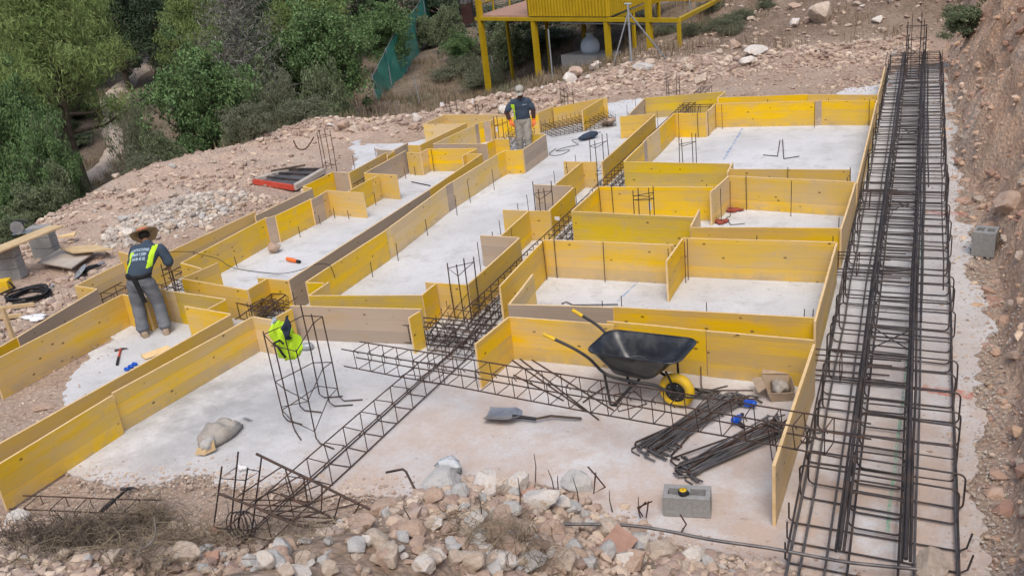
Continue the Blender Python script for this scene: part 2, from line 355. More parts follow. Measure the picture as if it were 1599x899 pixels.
def edge_sd(x, y):
    """distance to the plateau edge, positive outside"""
    best = np.full(x.shape, 1e9); sgn = np.ones(x.shape)
    for i in range(len(EDGE)-1):
        ax, ay = EDGE[i]; bx, by = EDGE[i+1]; dx, dy = bx-ax, by-ay
        t = np.clip(((x-ax)*dx+(y-ay)*dy)/(dx*dx+dy*dy), 0, 1)
        ex, ey = x-(ax+t*dx), y-(ay+t*dy); d = np.hypot(ex, ey)
        cr = dx*ey-dy*ex
        upd = d < best-1e-9
        best = np.where(upd, d, best); sgn = np.where(upd, np.where(cr > 0, 1.0, -1.0), sgn)
    return best*sgn
def terr(x, y, detail=True):
    x = np.asarray(x, dtype=float); y = np.asarray(y, dtype=float)
    sd = edge_sd(x, y)
    num = np.zeros(x.shape); den = np.zeros(x.shape)
    for px_, py_, pz_ in FAR:
        d2 = (x-px_)**2+(y-py_)**2+6.0; wgt = 1/d2**1.6; num = num+wgt*pz_; den = den+wgt
    F = num/den
    left = sstep(-x, 13.5, 15.5)
    crest = 0.20+0.10*np.sin(y*0.9)+0.45*fbm(x*0.35, y*0.35, 5, 3)
    crest = crest*(1-0.35*sstep(x, -9.5, -5))
    inw = 1.6+2.4*left
    ins = crest*sstep(sd, -inw, 0.1)
    fall = sstep(sd, 0.2, 6.5)
    out = crest*(1-fall)+F*fall
    z = np.where(sd < 0.1, ins, out)
    heap = 0.42*np.exp(-(((x+13.5)/0.9)**2+((y-13.4)/1.6)**2))       # grey stone heap at the left
    z = z+heap
    zt = np.interp(x, TOE[:, 0], TOE[:, 1])-y+0.25*fbm(x*1.3, y*1.3, 21, 3)
    zf = np.where(zt > 0, 0.50*np.minimum(zt, 1.4)+0.42*np.maximum(zt-1.4, 0), -1)
    zb = x-np.interp(y, BANK[:, 0], BANK[:, 1])+0.50*fbm(x*0.8, y*0.8, 31, 4)+0.14*fbm(x*2.4, y*2.4, 33, 4)
    zr = np.where(zb > 0, 2.3*np.minimum(zb, 1.5)+0.30*np.maximum(zb-1.5, 0), -1)
    hill = np.maximum(zf, zr)
    site = (sd < 0) & (hill < 0)
    z = np.where(hill > 0, np.maximum(z, hill), z)
    if detail:
        amp = np.where(sd > 6, 0.5, 0.14)
        rough_in = np.clip(ins*4.0, 0.05, 1)
        z = z+np.where(site, rough_in*0.75*fbm(x*0.9, y*0.9, 3, 4)+rough_in*0.26*fbm(x*3.5, y*3.5, 8, 4), 0)
        z = z+np.where((~site) & (hill <= 0), amp*fbm(x*0.8, y*0.8, 3, 4)+0.10*fbm(x*5, y*5, 8, 3), 0)
        z = z+np.where(hill > 0, np.clip(hill*np.where(zr > zf, .9, 2), 0, 1)*(np.where(zr > zf, 1.9, 1.0)*(0.42*fbm(x*1.2, y*1.2, 13, 4)+np.where(zr > zf, .10, .14)*fbm(x*3.2, y*3.2, 17, 3))-np.where(zr > zf, 0.5, 0.0)*np.abs(fbm(x*2.1, y*2.1, 51, 4))), 0)
    return z-0.035
def tz(x, y):
    return float(terr(np.array([x]), np.array([y]))[0])
def hit(px, py, dmax=140):
    """where the line of sight through a photo pixel meets the ground"""
    r = ray(px, py); r = r/math.hypot(r[0], r[1]); d = np.arange(3.5, dmax, 0.05)
    z = EYE+r[2]*d; g = terr(r[0]*d, r[1]*d); k = np.argmax(z < g)
    if not (z < g).any(): k = len(d)-1
    return Vector((r[0]*d[k], r[1]*d[k], g[k]))
# ------------------------------------------------------------------ ground
def build_ground():
    def axis(lo, hi, step, far_lo, far_hi):
        a = list(np.arange(lo, hi+1e-6, step)); s = step; x = lo
        while x > far_lo: s *= 1.10; x -= s; a.insert(0, x)
        s = step; x = hi
        while x < far_hi: s *= 1.10; x += s; a.append(x)
        return np.array(a)
    xs = axis(-19, 0.3, 0.11, -260, 0.31)[:-1]; xs = np.concatenate([xs, np.arange(0.3, 3.0, 0.055), axis(3.0, 3.5, 0.11, 3.0, 160)]); ys = axis(2.5, 32, 0.11, -30, 320)
    X, Y = np.meshgrid(xs, ys); Z = terr(X, Y)
    # damp noise on the flat working area so nothing pokes through the concrete
    wb = sstep(X-np.interp(Y, BANK[:, 0], BANK[:, 1]), 0.1, 0.6)*sstep(-Y, -32, -27)      # ledges and hollows of the cut face
    X = X+wb*(0.42*fbm(Y*1.1, Z*1.6, 61, 4)+0.30*np.abs(fbm(Y*2.3, Z*3.0, 63, 4))+0.12*fbm(Y*6, Z*6, 65, 3))
    V = np.stack([X.ravel(), Y.ravel(), Z.ravel()], 1)
    nx, ny = len(xs), len(ys)
    i = np.arange((ny-1)*(nx-1)); r = i//(nx-1); c = i % (nx-1); a = r*nx+c
    F = np.stack([a, a+1, a+nx+1, a+nx], 1)
    x, y = X.ravel(), Y.ravel(); sd = edge_sd(x, y)
    bank = sstep(x-np.interp(y, BANK[:, 0], BANK[:, 1]), -0.25, 0.35)*sstep(-y, -31, -28)
    hillr = sstep(sd, 1.0, 3.0)*sstep(x, -10, -6)
    scrub = np.clip(sstep(sd, 0.7, 2.2)-hillr*0.85, 0, 1)
    front = sstep(np.interp(x, TOE[:, 0], TOE[:, 1])-y, -0.2, 0.4)
    spoil = sstep(-x, 11.5, 14.5)*(1-scrub)
    me = np_mesh('ground', V, F, ['ground'], smooth=True)
    for nme, arr in (('bank', bank), ('scrub', scrub), ('spoil', spoil), ('front', front), ('hill', hillr)):
        at_ = me.attributes.new(nme, 'FLOAT', 'POINT'); at_.data.foreach_set('value', arr.astype(np.float32))
    o = bpy.data.objects.new('ground', me); C.objects.link(o); o['kind'] = 'structure'
def ground_mat():
    m, n, b, L = _mat('ground')
    tc = n.nodes.new('ShaderNodeTexCoord'); v = tc.outputs['Object']
    def attr(k):
        a = n.nodes.new('ShaderNodeAttribute'); a.attribute_name = k; return a.outputs['Fac']
    f1 = _noise(n, L, v, 0.9, 8, 0.65); f2 = _noise(n, L, v, 9, 6, 0.7); f3 = _noise(n, L, v, 0.35, 5, 0.6)
    base = _ramp(n, [(0.3, (0.36, 0.255, 0.185)), (0.5, (0.44, 0.325, 0.25)), (0.7, (0.50, 0.40, 0.325))]); L.new(f1, base.inputs[0])
    spoil = _ramp(n, [(0.3, (0.45, 0.325, 0.245)), (0.55, (0.56, 0.43, 0.34)), (0.72, (0.61, 0.50, 0.42))]); L.new(f1, spoil.inputs[0])
    bank = _ramp(n, [(0.28, (0.40, 0.205, 0.11)), (0.42, (0.60, 0.36, 0.22)), (0.54, (0.71, 0.49, 0.34)), (0.66, (0.70, 0.59, 0.50))])
    L.new(_math(n, L, 'ADD', _math(n, L, 'MULTIPLY', f1, 0.6), _math(n, L, 'MULTIPLY', f3, 0.4)), bank.inputs[0])
    scrub = _ramp(n, [(0.3, (0.10, 0.075, 0.05)), (0.5, (0.165, 0.125, 0.085)), (0.7, (0.25, 0.20, 0.145))]); L.new(f1, scrub.inputs[0])
    front = _ramp(n, [(0.3, (0.26, 0.185, 0.13)), (0.5, (0.36, 0.265, 0.195)), (0.7, (0.46, 0.365, 0.29))]); L.new(f1, front.inputs[0])
    c = _mix(n, L, attr('spoil'), base.outputs[0], spoil.outputs[0])
    c = _mix(n, L, attr('front'), c, front.outputs[0])
    c = _mix(n, L, attr('bank'), c, bank.outputs[0])
    c = _mix(n, L, attr('scrub'), c, scrub.outputs[0])
    hillc = _ramp(n, [(0.3, (0.11, 0.075, 0.05)), (0.5, (0.19, 0.132, 0.092)), (0.7, (0.29, 0.215, 0.16))]); L.new(f1, hillc.inputs[0])
    c = _mix(n, L, attr('hill'), c, hillc.outputs[0])
    vo = n.nodes.new('ShaderNodeTexVoronoi'); vo.inputs['Scale'].default_value = 16; L.new(v, vo.inputs['Vector'])
    peb = _map(n, L, vo.outputs['Distance'], 0.0, 0.45, 1.28, 0.80)
    hs = n.nodes.new('ShaderNodeHueSaturation'); L.new(c, hs.inputs['Color']); L.new(peb, hs.inputs['Value'])
    c = _mix(n, L, _map(n, L, f2, 0.35, 0.7, 0, 0.35), hs.outputs[0], (0.52, 0.43, 0.36), 'MIX')
    L.new(c, b.inputs['Base Color']); b.inputs['Roughness'].default_value = 0.97; b.inputs['Specular IOR Level'].default_value = 0.15
    h = _math(n, L, 'ADD', _math(n, L, 'MULTIPLY', f2, 1.0), _math(n, L, 'MULTIPLY', vo.outputs['Distance'], -0.6))
    _bump(n, L, b, h, 0.8, 0.05)
    return m
M['ground'] = ground_mat()
build_ground()

def slab_mat():
    m, n, b, L = _mat('concrete')
    tc = n.nodes.new('ShaderNodeTexCoord'); v = tc.outputs['Object']
    f1 = _noise(n, L, v, 0.55, 7, 0.6); f2 = _noise(n, L, v, 14, 6, 0.75); f3 = _noise(n, L, v, 2.6, 7, 0.72)
    r = _ramp(n, [(0.30, (0.49, 0.49, 0.49)), (0.55, (0.615, 0.622, 0.628)), (0.75, (0.69, 0.70, 0.71))]); L.new(f1, r.inputs[0])
    c = r.outputs[0]
    c = _mix(n, L, _map(n, L, f3, 0.50, 0.68, 0, 0.68), c, (0.42, 0.415, 0.405))
    sp = n.nodes.new('ShaderNodeSeparateXYZ'); L.new(v, sp.inputs[0])
    # soil trodden over the near part of the blinding
    dirt = _math(n, L, 'MULTIPLY', _map(n, L, sp.outputs[1], 11.0, 6.8), _map(n, L, sp.outputs[0], -6.2, -4.4))
    dirt = _math(n, L, 'ADD', dirt, _map(n, L, sp.outputs[1], 6.9, 5.6, 0, 0.5))
    dirt = _math(n, L, 'ADD', dirt, _map(n, L, sp.outputs[0], -0.9, 0.9, 0, 0.45))
    dirt = _math(n, L, 'MULTIPLY', dirt, _map(n, L, _noise(n, L, v, 1.3, 10, 0.78), 0.33, 0.57), True)
    c = _mix(n, L, _math(n, L, 'MULTIPLY', dirt, 0.85), c, _mix(n, L, f3, (0.40, 0.275, 0.20), (0.60, 0.47, 0.385)))
    # damp grey cement stain on the left bay
    g = n.nodes.new('ShaderNodeVectorMath'); g.operation = 'DISTANCE'; L.new(v, g.inputs[0]); g.inputs[1].default_value = (-7.7, 7.1, 0)
    st = _math(n, L, 'MULTIPLY', _map(n, L, g.outputs['Value'], 2.1, 0.5), _map(n, L, _noise(n, L, v, 1.6, 7, 0.65), 0.36, 0.58))
    c = _mix(n, L, _math(n, L, 'MULTIPLY', st, 0.62), c, (0.25, 0.25, 0.25))
    # orange survey paint dust
    op = _map(n, L, _noise(n, L, v, 0.8, 5, 0.6), 0.66, 0.78, 0, 0.30)
    c = _mix(n, L, op, c, (0.62, 0.36, 0.23))
    c = _mix(n, L, _map(n, L, _noise(n, L, v, 30, 5, 0.7), 0.50, 0.70, 0, 0.35), c, (0.33, 0.315, 0.30))
    c = _mix(n, L, _map(n, L, _noise(n, L, v, 0.9, 9, 0.72), 0.56, 0.66, 0, 0.45), c, (0.66, 0.665, 0.67))
    pit = _map(n, L, _noise(n, L, v, 11, 5, 0.65), 0.28, 0.37, 0.75, 0.0)
    c = _mix(n, L, pit, c, (0.27, 0.25, 0.23))
    L.new(c, b.inputs['Base Color']); b.inputs['Roughness'].default_value = 0.93; b.inputs['Specular IOR Level'].default_value = 0.2
    _bump(n, L, b, _math(n, L, 'ADD', f2, _math(n, L, 'MULTIPLY', f3, 1.5)), 0.55, 0.012)
    return m
M['concrete'] = slab_mat()
def ragged(pts, amp, step, seed):
    out = []
    for i in range(len(pts)):
        a = Vector(pts[i][:2]); b2 = Vector(pts[(i+1) % len(pts)][:2]); L_ = (b2-a).length; k = max(1, int(L_/step)); nrm = Vector((-(b2-a).y, (b2-a).x)).normalized()
        for j in range(k):
            p = a.lerp(b2, j/k); q = float(fbm(np.array([p.x*2.2]), np.array([p.y*2.2]), seed, 4))
            q2 = float(fbm(np.array([p.x*9]), np.array([p.y*9]), seed+3, 3)); out.append(p+nrm*(q*amp*2+q2*amp*.7))
    return out
def sheet(name, pts, z, mat, amp=0.2, step=0.12, seed=1, depth=0.05):
    P = ragged(pts, amp, step, seed); n = len(P)
    mb = MB(); mb.add([(p.x, p.y, z) for p in P], [tuple(range(n))])
    mb.add([(p.x, p.y, z) for p in P]+[(p.x, p.y, z-depth) for p in P], [(i, n+i, n+(i+1) % n, (i+1) % n) for i in range(n)])
    me_o = mb.build(name, mat, origin=(0, 0, 0)); me_o['kind'] = 'structure'; return me_o
_sl = [(140, 738), (205, 756), (300, 744), (400, 752), (470, 764), (560, 772), (640, 772), (700, 792), (800, 802), (950, 825), (1050, 858), (1230, 900), (1420, 935), (1535, 900), (1533, 780), (1530, 650), (1535, 520), (1522, 420), (1505, 330), (1490, 230), (1478, 100), (1392, 112), (1374, 134), (1317, 138), (1300, 151), (1120, 153), (1000, 152), (920, 166), (860, 172), (690, 197), (548, 222), (556, 268), (480, 300), (400, 352), (285, 422), (190, 508), (170, 535), (118, 585), (85, 640), (60, 700)]
_P = [at(*q) for q in _sl]
if sum(_P[i].x*_P[(i+1) % len(_P)].y-_P[(i+1) % len(_P)].x*_P[i].y for i in range(len(_P))) < 0: _P.reverse()
sheet('concrete_slab', _P, 0.0, 'concrete', 0.26, 0.045, 4)

# chalk and paint setting-out marks on the concrete
def paint_mat(name, c):
    m, n, b, L = _mat(name); tc = n.nodes.new('ShaderNodeTexCoord')
    b.inputs['Base Color'].default_value = (*c, 1); b.inputs['Roughness'].default_value = 0.9
    L.new(_map(n, L, _noise(n, L, tc.outputs['Object'], 9, 6, 0.7), 0.38, 0.62, 0, 0.55), b.inputs['Alpha']); return m
M['chalk_blue'] = paint_mat('chalk_blue', (0.22, 0.42, 0.72)); M['chalk_green'] = paint_mat('chalk_green', (0.28, 0.66, 0.42)); M['chalk_red'] = paint_mat('chalk_red', (0.75, 0.25, 0.17))
def chalk(a, b2, mat, wdt=0.03):
    A, B = at(*a), at(*b2); d = (B-A).normalized(); nr = Vector((-d.y, d.x, 0))*wdt/2
    mb = MB(); k = max(2, int((B-A).length/0.3)); vs = []
    for i in range(k+1):
        p = A.lerp(B, i/k)+nr*rnd.uniform(-0.3, 0.3); vs += [p+nr, p-nr]
    mb.add([(p.x, p.y, 0.004) for p in vs], [(2*i, 2*i+1, 2*i+3, 2*i+2) for i in range(k)])
    o = mb.build('paint_mark', mat, origin=(0, 0, 0)); o['kind'] = 'structure'
chalk((1130, 250), (1160, 200), 'chalk_blue', 0.05); chalk((965, 470), (1000, 436), 'chalk_blue', 0.03); chalk((1385, 830), (1445, 330), 'chalk_green', 0.03)
chalk((1440, 605), (1520, 618), 'chalk_red', 0.16); chalk((1440, 330), (1512, 336), 'chalk_red', 0.2)

# trodden footpath winding up the valley
def footpath():
    pts = [(-30, 362), (40, 334), (95, 312), (135, 290), (165, 262), (182, 236), (176, 210), (168, 185), (170, 160), (185, 140), (215, 118), (232, 95)]
    P = [hit(*q) for q in pts]; Q = []
    for i in range(len(P)-1):
        k = 14
        for j in range(k): Q.append(P[i].lerp(P[i+1], j/k))
    Q.append(P[-1]); wd = 1.35; vs = []; m = 7
    for i, p in enumerate(Q):
        d = (Q[min(i+3, len(Q)-1)]-Q[max(i-3, 0)]); d.z = 0; d.normalize(); nr = Vector((-d.y, d.x, 0))
        ww = wd*(0.55+0.5*i/len(Q))*(1+0.18*math.sin(i*.31)+0.15*math.sin(i*.83+1)+.07*rnd.uniform(-1, 1))
        for j in range(m):
            q = p+nr*ww*(j/(m-1)-0.5); e_ = abs(j/(m-1)-.5)*2; vs.append((q.x, q.y, float(terr(np.array([q.x]), np.array([q.y]), False)[0])+.26-.55*e_**3))
    mb = MB(); mb.add(vs, [(i*m+j, i*m+j+1, (i+1)*m+j+1, (i+1)*m+j) for i in range(len(Q)-1) for j in range(m-1)], 0, True)
    o = mb.build('path', 'limestone', origin=(0, 0, 0)); o['kind'] = 'structure'
footpath()

# ------------------------------------------------------------------ timber formwork
STY = {'y': 'board_yellow', 'm': 'board_worn', 't': 'board_tan', 'g': 'board_grey', 'o': 'board_olive'}
PL = {'g': 'grey weathered panel', 't': 'pale worn panel'}
def panel(root, x0, y0, x1, y1, sty, h, T=0.027):
    A, B = at(x0, y0, h), at(x1, y1, h); d = B-A; Ln = d.length; rz = math.atan2(d.y, d.x)
    z0 = min(0.0, -0.03 if A.x < -8.8 and A.y < 9 else 0.0)-0.002
    hh = h+rnd.uniform(-0.004, 0.004); T = T+rnd.uniform(-0.002, 0.002); Ln += rnd.uniform(-0.004, 0.008)
    def e(): return rnd.uniform(-0.0022, 0.0022)
    ns = max(2, int(Ln/0.45)); vs = []; bow = rnd.uniform(-0.006, 0.006)
    for i in range(ns+1):
        u = i/ns; x = Ln*u; by = bow*math.sin(PI*u)
        zt = hh+e()
        vs += [(x, -T/2+by, z0), (x, T/2+by, z0), (x, T/2+by, zt), (x, -T/2+by, zt)]
    mb = MB()
    for i in range(ns):
        a = 4*i; b2 = a+4
        mb.add([vs[k] for k in (a, b2, b2+3, a+3)], [(0, 1, 2, 3)], 0)
        mb.add([vs[k] for k in (a+1, a+2, b2+2, b2+1)], [(0, 1, 2, 3)], 0)
        mb.add([vs[k] for k in (a+3, b2+3, b2+2, a+2)], [(0, 1, 2, 3)], 1)
        mb.add([vs[k] for k in (a, a+1, b2+1, b2)], [(0, 1, 2, 3)], 1)
    mb.add(vs[:4], [(0, 3, 2, 1)], 1); mb.add(vs[-4:], [(0, 1, 2, 3)], 1)
    o = mb.build('panel', [STY[sty], 'board_edge'], root, world=False)
    o.location = Vector((A.x, A.y, 0))-Vector(root['_o']); o.rotation_euler = (0, 0, rz)
    if sty in PL: o['label'] = PL[sty]
    return o
def formwork(label, h, rows):
    A = at(rows[0][0], rows[0][1], h)
    root = thing('timber_formwork', label, 'formwork', (A.x, A.y, 0), 'timber formwork of the foundation trenches')
    for r in rows: panel(root, r[0], r[1], r[2], r[3], r[4], r[5] if len(r) > 5 else h)
    return root
formwork('long yellow formwork run nearest the cement bag, its grey panel behind the hi-vis vest', 0.49, [
    (-14, 731, 174, 617, 'm'), (175, 613, 394, 494, 'm'), (395, 494.5, 424, 499, 't'), (427, 497, 454.5, 482, 'y'), (453, 477, 658, 482.5, 'g'), (638, 496, 656, 485.5, 'y')])
formwork('yellow formwork pen around the boots of the worker in the straw hat', 0.49, [
    (-14, 699, 360, 490.5, 'm'), (288.5, 478, 359, 490, 'm'), (324, 482, 352, 467.6, 'y'), (273.5, 455.5, 351.5, 467, 'o'), (258, 452.8, 273, 455.2, 't'), (192, 459.5, 226, 467, 'y'), (226.5, 466.6, 243, 451.5, 'm'), (243.4, 450.6, 258, 452.8, 'm'), (-16, 565.5, 191, 459, 'm')])
formwork('outermost formwork run beside the coiled hose, its brown and grey panels facing the spoil', 0.49, [
    (-20, 553, 25, 527, 'y'), (26, 527, 151, 451.5, 'g'), (117, 446, 150, 451, 'm'), (118, 445.5, 191, 410, 't'), (185, 392.7, 226, 403, 'm'), (228, 410, 398, 331, 'm'), (398, 337, 487, 294.6, 'g'),
    (473, 291, 487, 294.3, 'm'), (473, 290.7, 520, 268, 'y'), (521, 268.2, 543.6, 270, 'g'), (544.2, 270, 604, 237.6, 'm')])
formwork('far back-left formwork maze of worn boards at the foot of the rubble', 0.49, [
    (588, 233.3, 615, 235.4, 'g'), (604, 244, 616, 236, 'm'), (604, 239.5, 636, 223, 'g'), (637, 226.5, 654, 227.2, 'm'), (655, 227, 728, 192.2, 'm'), (661, 194, 727, 193, 't'), (665.5, 191.7, 694, 179, 't'), (694.5, 179, 790, 179.2, 'm'),
    (772, 185, 841, 179.6, 'm'), (677, 224.6, 740, 195.5, 't'), (740.5, 195.2, 746, 192, 'g'), (746, 192, 754, 190, 'y'), (754.5, 190, 764, 189.2, 'g'), (764.5, 189, 771.5, 185.2, 'm')])
formwork('formwork of the long left room with the rock and the orange offcut on its floor', 0.49, [
    (283, 410, 400, 347.6, 'y'), (400.3, 347.4, 416, 339.2, 'y'), (414, 341, 430, 336.2, 'g'), (429.5, 337.4, 486, 310.6, 'y'), (485, 312, 502, 303.4, 'g'), (500.6, 303.6, 510.2, 297.6, 'm'), (510.6, 297.3, 567, 300.8, 'm'),
    (544, 298.4, 579, 279, 'y'), (579.3, 278.8, 590, 273.6, 'm'), (569, 270.6, 619.6, 273.7, 'm'), (569, 270.2, 634.3, 234.8, 'g'), (635, 237.4, 656, 238.8, 'm'), (656.5, 238.6, 667, 232.8, 't'), (667.4, 232.5, 744, 232, 'y'),
    (744.4, 232.4, 722, 243.8, 'm'), (728, 241, 752, 240.2, 'y'), (752.4, 240.4, 670, 296, 'y'), (669.8, 296.4, 450, 438, 'g'), (402.5, 433.4, 449.6, 437.6, 'm'), (386.6, 452.6, 416.6, 435.2, 'y'), (284.2, 434.8, 386, 453.2, 'm'), (285, 433.6, 339.8, 410, 'y'), (282.4, 410.4, 314, 419.4, 'm')])
formwork('long diagonal formwork run between the left room and the broad white middle floor', 0.49, [
    (676.5, 224.8, 759.6, 224.6, 'g'), (760.2, 223.6, 772, 218, 'y'), (772.4, 217.8, 795, 217.2, 'y'), (477.5, 440.4, 601, 360.4, 'y'), (601.4, 359, 609, 355, 't'), (608.4, 355, 694.6, 291.4, 't'), (695, 291, 705.4, 284.6, 'g'), (705.8, 284.2, 775, 242, 't'), (775.4, 241.8, 787, 235.8, 'm'),
    (787.4, 235.4, 816, 234.2, 'y'), (816.4, 233.6, 852, 209.4, 'g'), (820, 210.6, 851, 209.2, 'o'), (479.6, 440.4, 505, 441.2, 'o'), (482.4, 461.4, 512.6, 441, 'm')])
formwork('stepped middle formwork run along the narrow rebar trench, yellow inside and brown outside', 0.50, [
    (483, 461.8, 658, 461.2, 'o'), (658.4, 461, 679.6, 443.2, 'y'), (664.4, 440.4, 729.4, 444.4, 'm'), (730, 443.8, 811, 371.4, 'y'), (750, 367, 810.4, 370.8, 'g'), (782.6, 367.6, 825, 329.6, 'y'), (785, 328, 859, 330, 'm'),
    (857.2, 328.2, 895.6, 292.2, 'y'), (834, 288, 892.6, 290.6, 'g'), (867.4, 287.8, 909.6, 252.4, 'y'), (880, 252, 931.6, 252.8, 'm'), (939.4, 253.6, 1022.4, 179, 'y'), (967.6, 182, 1020, 177.6, 'y'), (982, 178.4, 1006.6, 153, 'g'),
    (1007, 152.8, 1132.6, 142.6, 'o'), (1120.6, 153, 1132.4, 143, 't'), (1121, 152.6, 1261, 147.4, 'y'), (1262, 148, 1371, 148.2, 'm')])
formwork('low formwork at the far end of the white floor, behind a rebar mat', 0.50, [
    (838, 176.4, 863, 166.8, 'm'), (863.4, 168.4, 944.6, 152.6, 'm'), (909, 172.4, 940.4, 153.6, 'y'), (940.8, 153.4, 947.6, 152.6, 'm')])
formwork('farthest right-hand formwork room, with two bent starter bars lying on its floor', 0.53, [
    (1117, 162.2, 1273, 157.8, 'y'), (1273.4, 158.4, 1283, 157, 'g'), (1283.4, 157, 1368.6, 156.4, 'y'), (1103.4, 175.6, 1116.6, 162.6, 't'), (1052.8, 176.8, 1101.8, 176.4, 'y'), (974.6, 251.4, 1003.6, 223.4, 'y'), (1004, 222.8, 1009, 217.4, 'g'), (1009.6, 216.6, 1029, 200.2, 't'), (1029.2, 199.8, 1052.4, 177.2, 'y'),
    (974, 252.6, 1139, 255.8, 'o'), (1136, 269, 1144, 253.4, 't'), (1139.4, 264.2, 1329, 264.8, 'm'), (1382, 103.4, 1371, 148, 't'), (1369, 156.6, 1338, 286, 't')])
formwork('second right-hand formwork room, where two red rags lie on the floor', 0.56, [
    (893, 329.4, 934.6, 292.4, 'y'), (935, 291.8, 1113.6, 292.2, 'y'), (893.2, 330.4, 1083, 339.4, 'o'), (1109.2, 299.4, 1137.4, 275, 't'), (1137.8, 274.4, 1335, 283.8, 'm'), (1078.6, 353.4, 1091.8, 327, 't'), (1079.2, 354.8, 1312.6, 355.8, 'y'), (1335.6, 284.4, 1313, 357.6, 't')])
formwork('third right-hand formwork room, behind the wheelbarrow, split by a short cross panel', 0.57, [
    (780, 446.8, 849, 374.6, 'y'), (849.8, 374.2, 1051.6, 382, 'm'), (1040.4, 408, 1066, 371.8, 'y'), (1066.8, 371.2, 1305, 377.6, 'm'), (1306.4, 378.4, 1272.4, 501.6, 't'), (795.4, 474, 832, 427.4, 't'), (793.4, 475, 956.6, 479.8, 'g'), (957.6, 478.8, 1272, 495.4, 'y')])
formwork('nearest right-hand formwork around the wheelbarrow, with the split-topped end board', 0.55, [
    (742, 537.8, 794.6, 494.8, 'y'), (795.4, 494.6, 958.8, 507, 'm'), (948, 501.2, 1102.6, 516, 'y'), (1103.4, 516.2, 1271.6, 530.4, 'y'), (1271.4, 537.4, 1208, 728, 't', 0.58)])
# ------------------------------------------------------------------ reinforcement
def rounded_rect(w_, h_, R=0.03, k=3):
    pts = []
    for cx, cy, a0 in ((w_/2-R, h_/2-R, 0), (-w_/2+R, h_/2-R, 90), (-w_/2+R, -h_/2+R, 180), (w_/2-R, -h_/2+R, 270)):
        for i in range(k+1):
            a = rad(a0+90*i/k); pts.append((cx+R*math.cos(a), cy+R*math.sin(a)))
    return pts
def wobble(a, b, k, amp):
    a, b = Vector(a), Vector(b); out = []
    for i in range(k+1):
        p = a.lerp(b, i/k)
        if 0 < i < k: p = p+Vector((rnd.uniform(-amp, amp), rnd.uniform(-amp, amp), rnd.uniform(-amp, amp)))
        out.append(p)
    return out
def cage(label, P0, P1, wd, ht, spacing, rm=0.0085, rs=0.0062, mat='rebar', group='rebar cages lying in the foundation trenches', name='rebar_cage', roll=0.0, mids=0, over=0.0, smat=None):
    P0, P1 = Vector(P0), Vector(P1); d = P1-P0; Ln = d.length; d.normalize()
    s = d.cross(Vector((0, 0, 1))).normalized(); u = s.cross(d).normalized()
    if roll: R = Matrix.Rotation(roll, 3, d); s = R @ s; u = R @ u
    root = thing(name, label, 'rebar cage', P0, group)
    cs = [(-wd/2, 0), (wd/2, 0), (-wd/2, ht), (wd/2, ht)]
    for i in range(mids): cs += [(wd*((i+1)/(mids+1)-0.5), 0), (wd*((i+1)/(mids+1)-0.5), ht)]
    for (a, b2) in cs:
        o1 = rnd.uniform(0, over); o2 = rnd.uniform(0, over)
        A = s*a+u*(b2+0.006)-d*o1; B = A+d*(Ln+o1+o2)
        MB().tube(wobble(A, B, max(3, int(Ln/0.7)), 0.006), rm, 6).build('longitudinal_bar', mat, root, world=False)
    k = max(1, int(Ln/spacing)); sp = Ln/k
    loop = [s*(px_+0)+u*(py_+ht/2+0.006) for px_, py_ in rounded_rect(wd+2*rm, ht+2*rm, 0.022)]
    mb = MB().tube(loop, rs, 5, closed=True)
    hook = [loop[3], loop[3]-u*0.07-s*0.05]; mb.tube(hook, rs, 5)
    first = mb.build('stirrup', smat or mat, root, world=False); first.location = d*(sp*0.5)
    for i in range(1, k):
        place(first, root, d*(sp*(i+0.5+rnd.uniform(-0.08, 0.08))), (rnd.uniform(-0.05, 0.05), rnd.uniform(-0.05, 0.05), rnd.uniform(-0.05, 0.05)))
    return root

# main trench cage: from the foreground up between the formwork to the far end
cage('square rebar cage lying bare on the concrete from the rubble to the formwork corner', (-5.26, 5.1, 0.01), (-5.0, 9.6, 0.02), 0.25, 0.24, 0.29, 0.0075, 0.0055, over=0.1)
cage('rebar cage threading the narrow yellow trench behind the third room', (-5.14, 9.7, 0.02), (-5.12, 14.6, 0.02), 0.27, 0.28, 0.22, over=0.1, mids=1)
cage('farthest piece of the trench rebar cage beside the room with the bent starter bars', (-5.14, 14.8, 0.02), (-5.15, 23.9, 0.02), 0.27, 0.28, 0.22, over=0.1, mids=1)
def _mid(a0, a1, b0, b1, e):
    A, B = at(*a0, .49), at(*a1, .49); P, Q = at(*b0, .49), at(*b1, .49); m = ((A+P)/2) if e == 0 else ((B+Q)/2); return Vector((m.x, m.y, .02))
def cross(y, x0, x1, label, sp=0.25): cage(label, (x0, y, 0.02), (x1, y-0.02, 0.02), 0.25, 0.24, sp, over=0.25, mids=1)
yA = (at(1051, 382, .57).y+at(1083, 339.4, .56).y)/2+0.0
cross(yA+0.05, -4.85, -0.35, 'rebar cage in the cross trench just behind the third room')
yB = (at(1113, 292, .56).y+at(1139, 256, .53).y)/2
cross(yB+0.05, -4.85, -0.35, 'rebar cage in the cross trench below the olive panel')
yC = (at(956, 480, .57).y+at(948, 504, .55).y)/2
cross(yC, -4.85, -0.30, 'rebar cage in the slim cross trench right behind the wheelbarrow')
yD = (at(560, 461, .49).y+at(560, 480, .49).y)/2
cross(yD, -8.1, -5.2, 'rebar cage in the cross trench behind the grey panel and hi-vis vest')
p0, p1 = at(380, 495, 0.02), at(296, 466, 0.02)
cage('rebar cage in the trench behind the worker in the straw hat', at(440, 505, 0.02), at(262, 462, 0.02), 0.25, 0.24, 0.27, over=0.1)
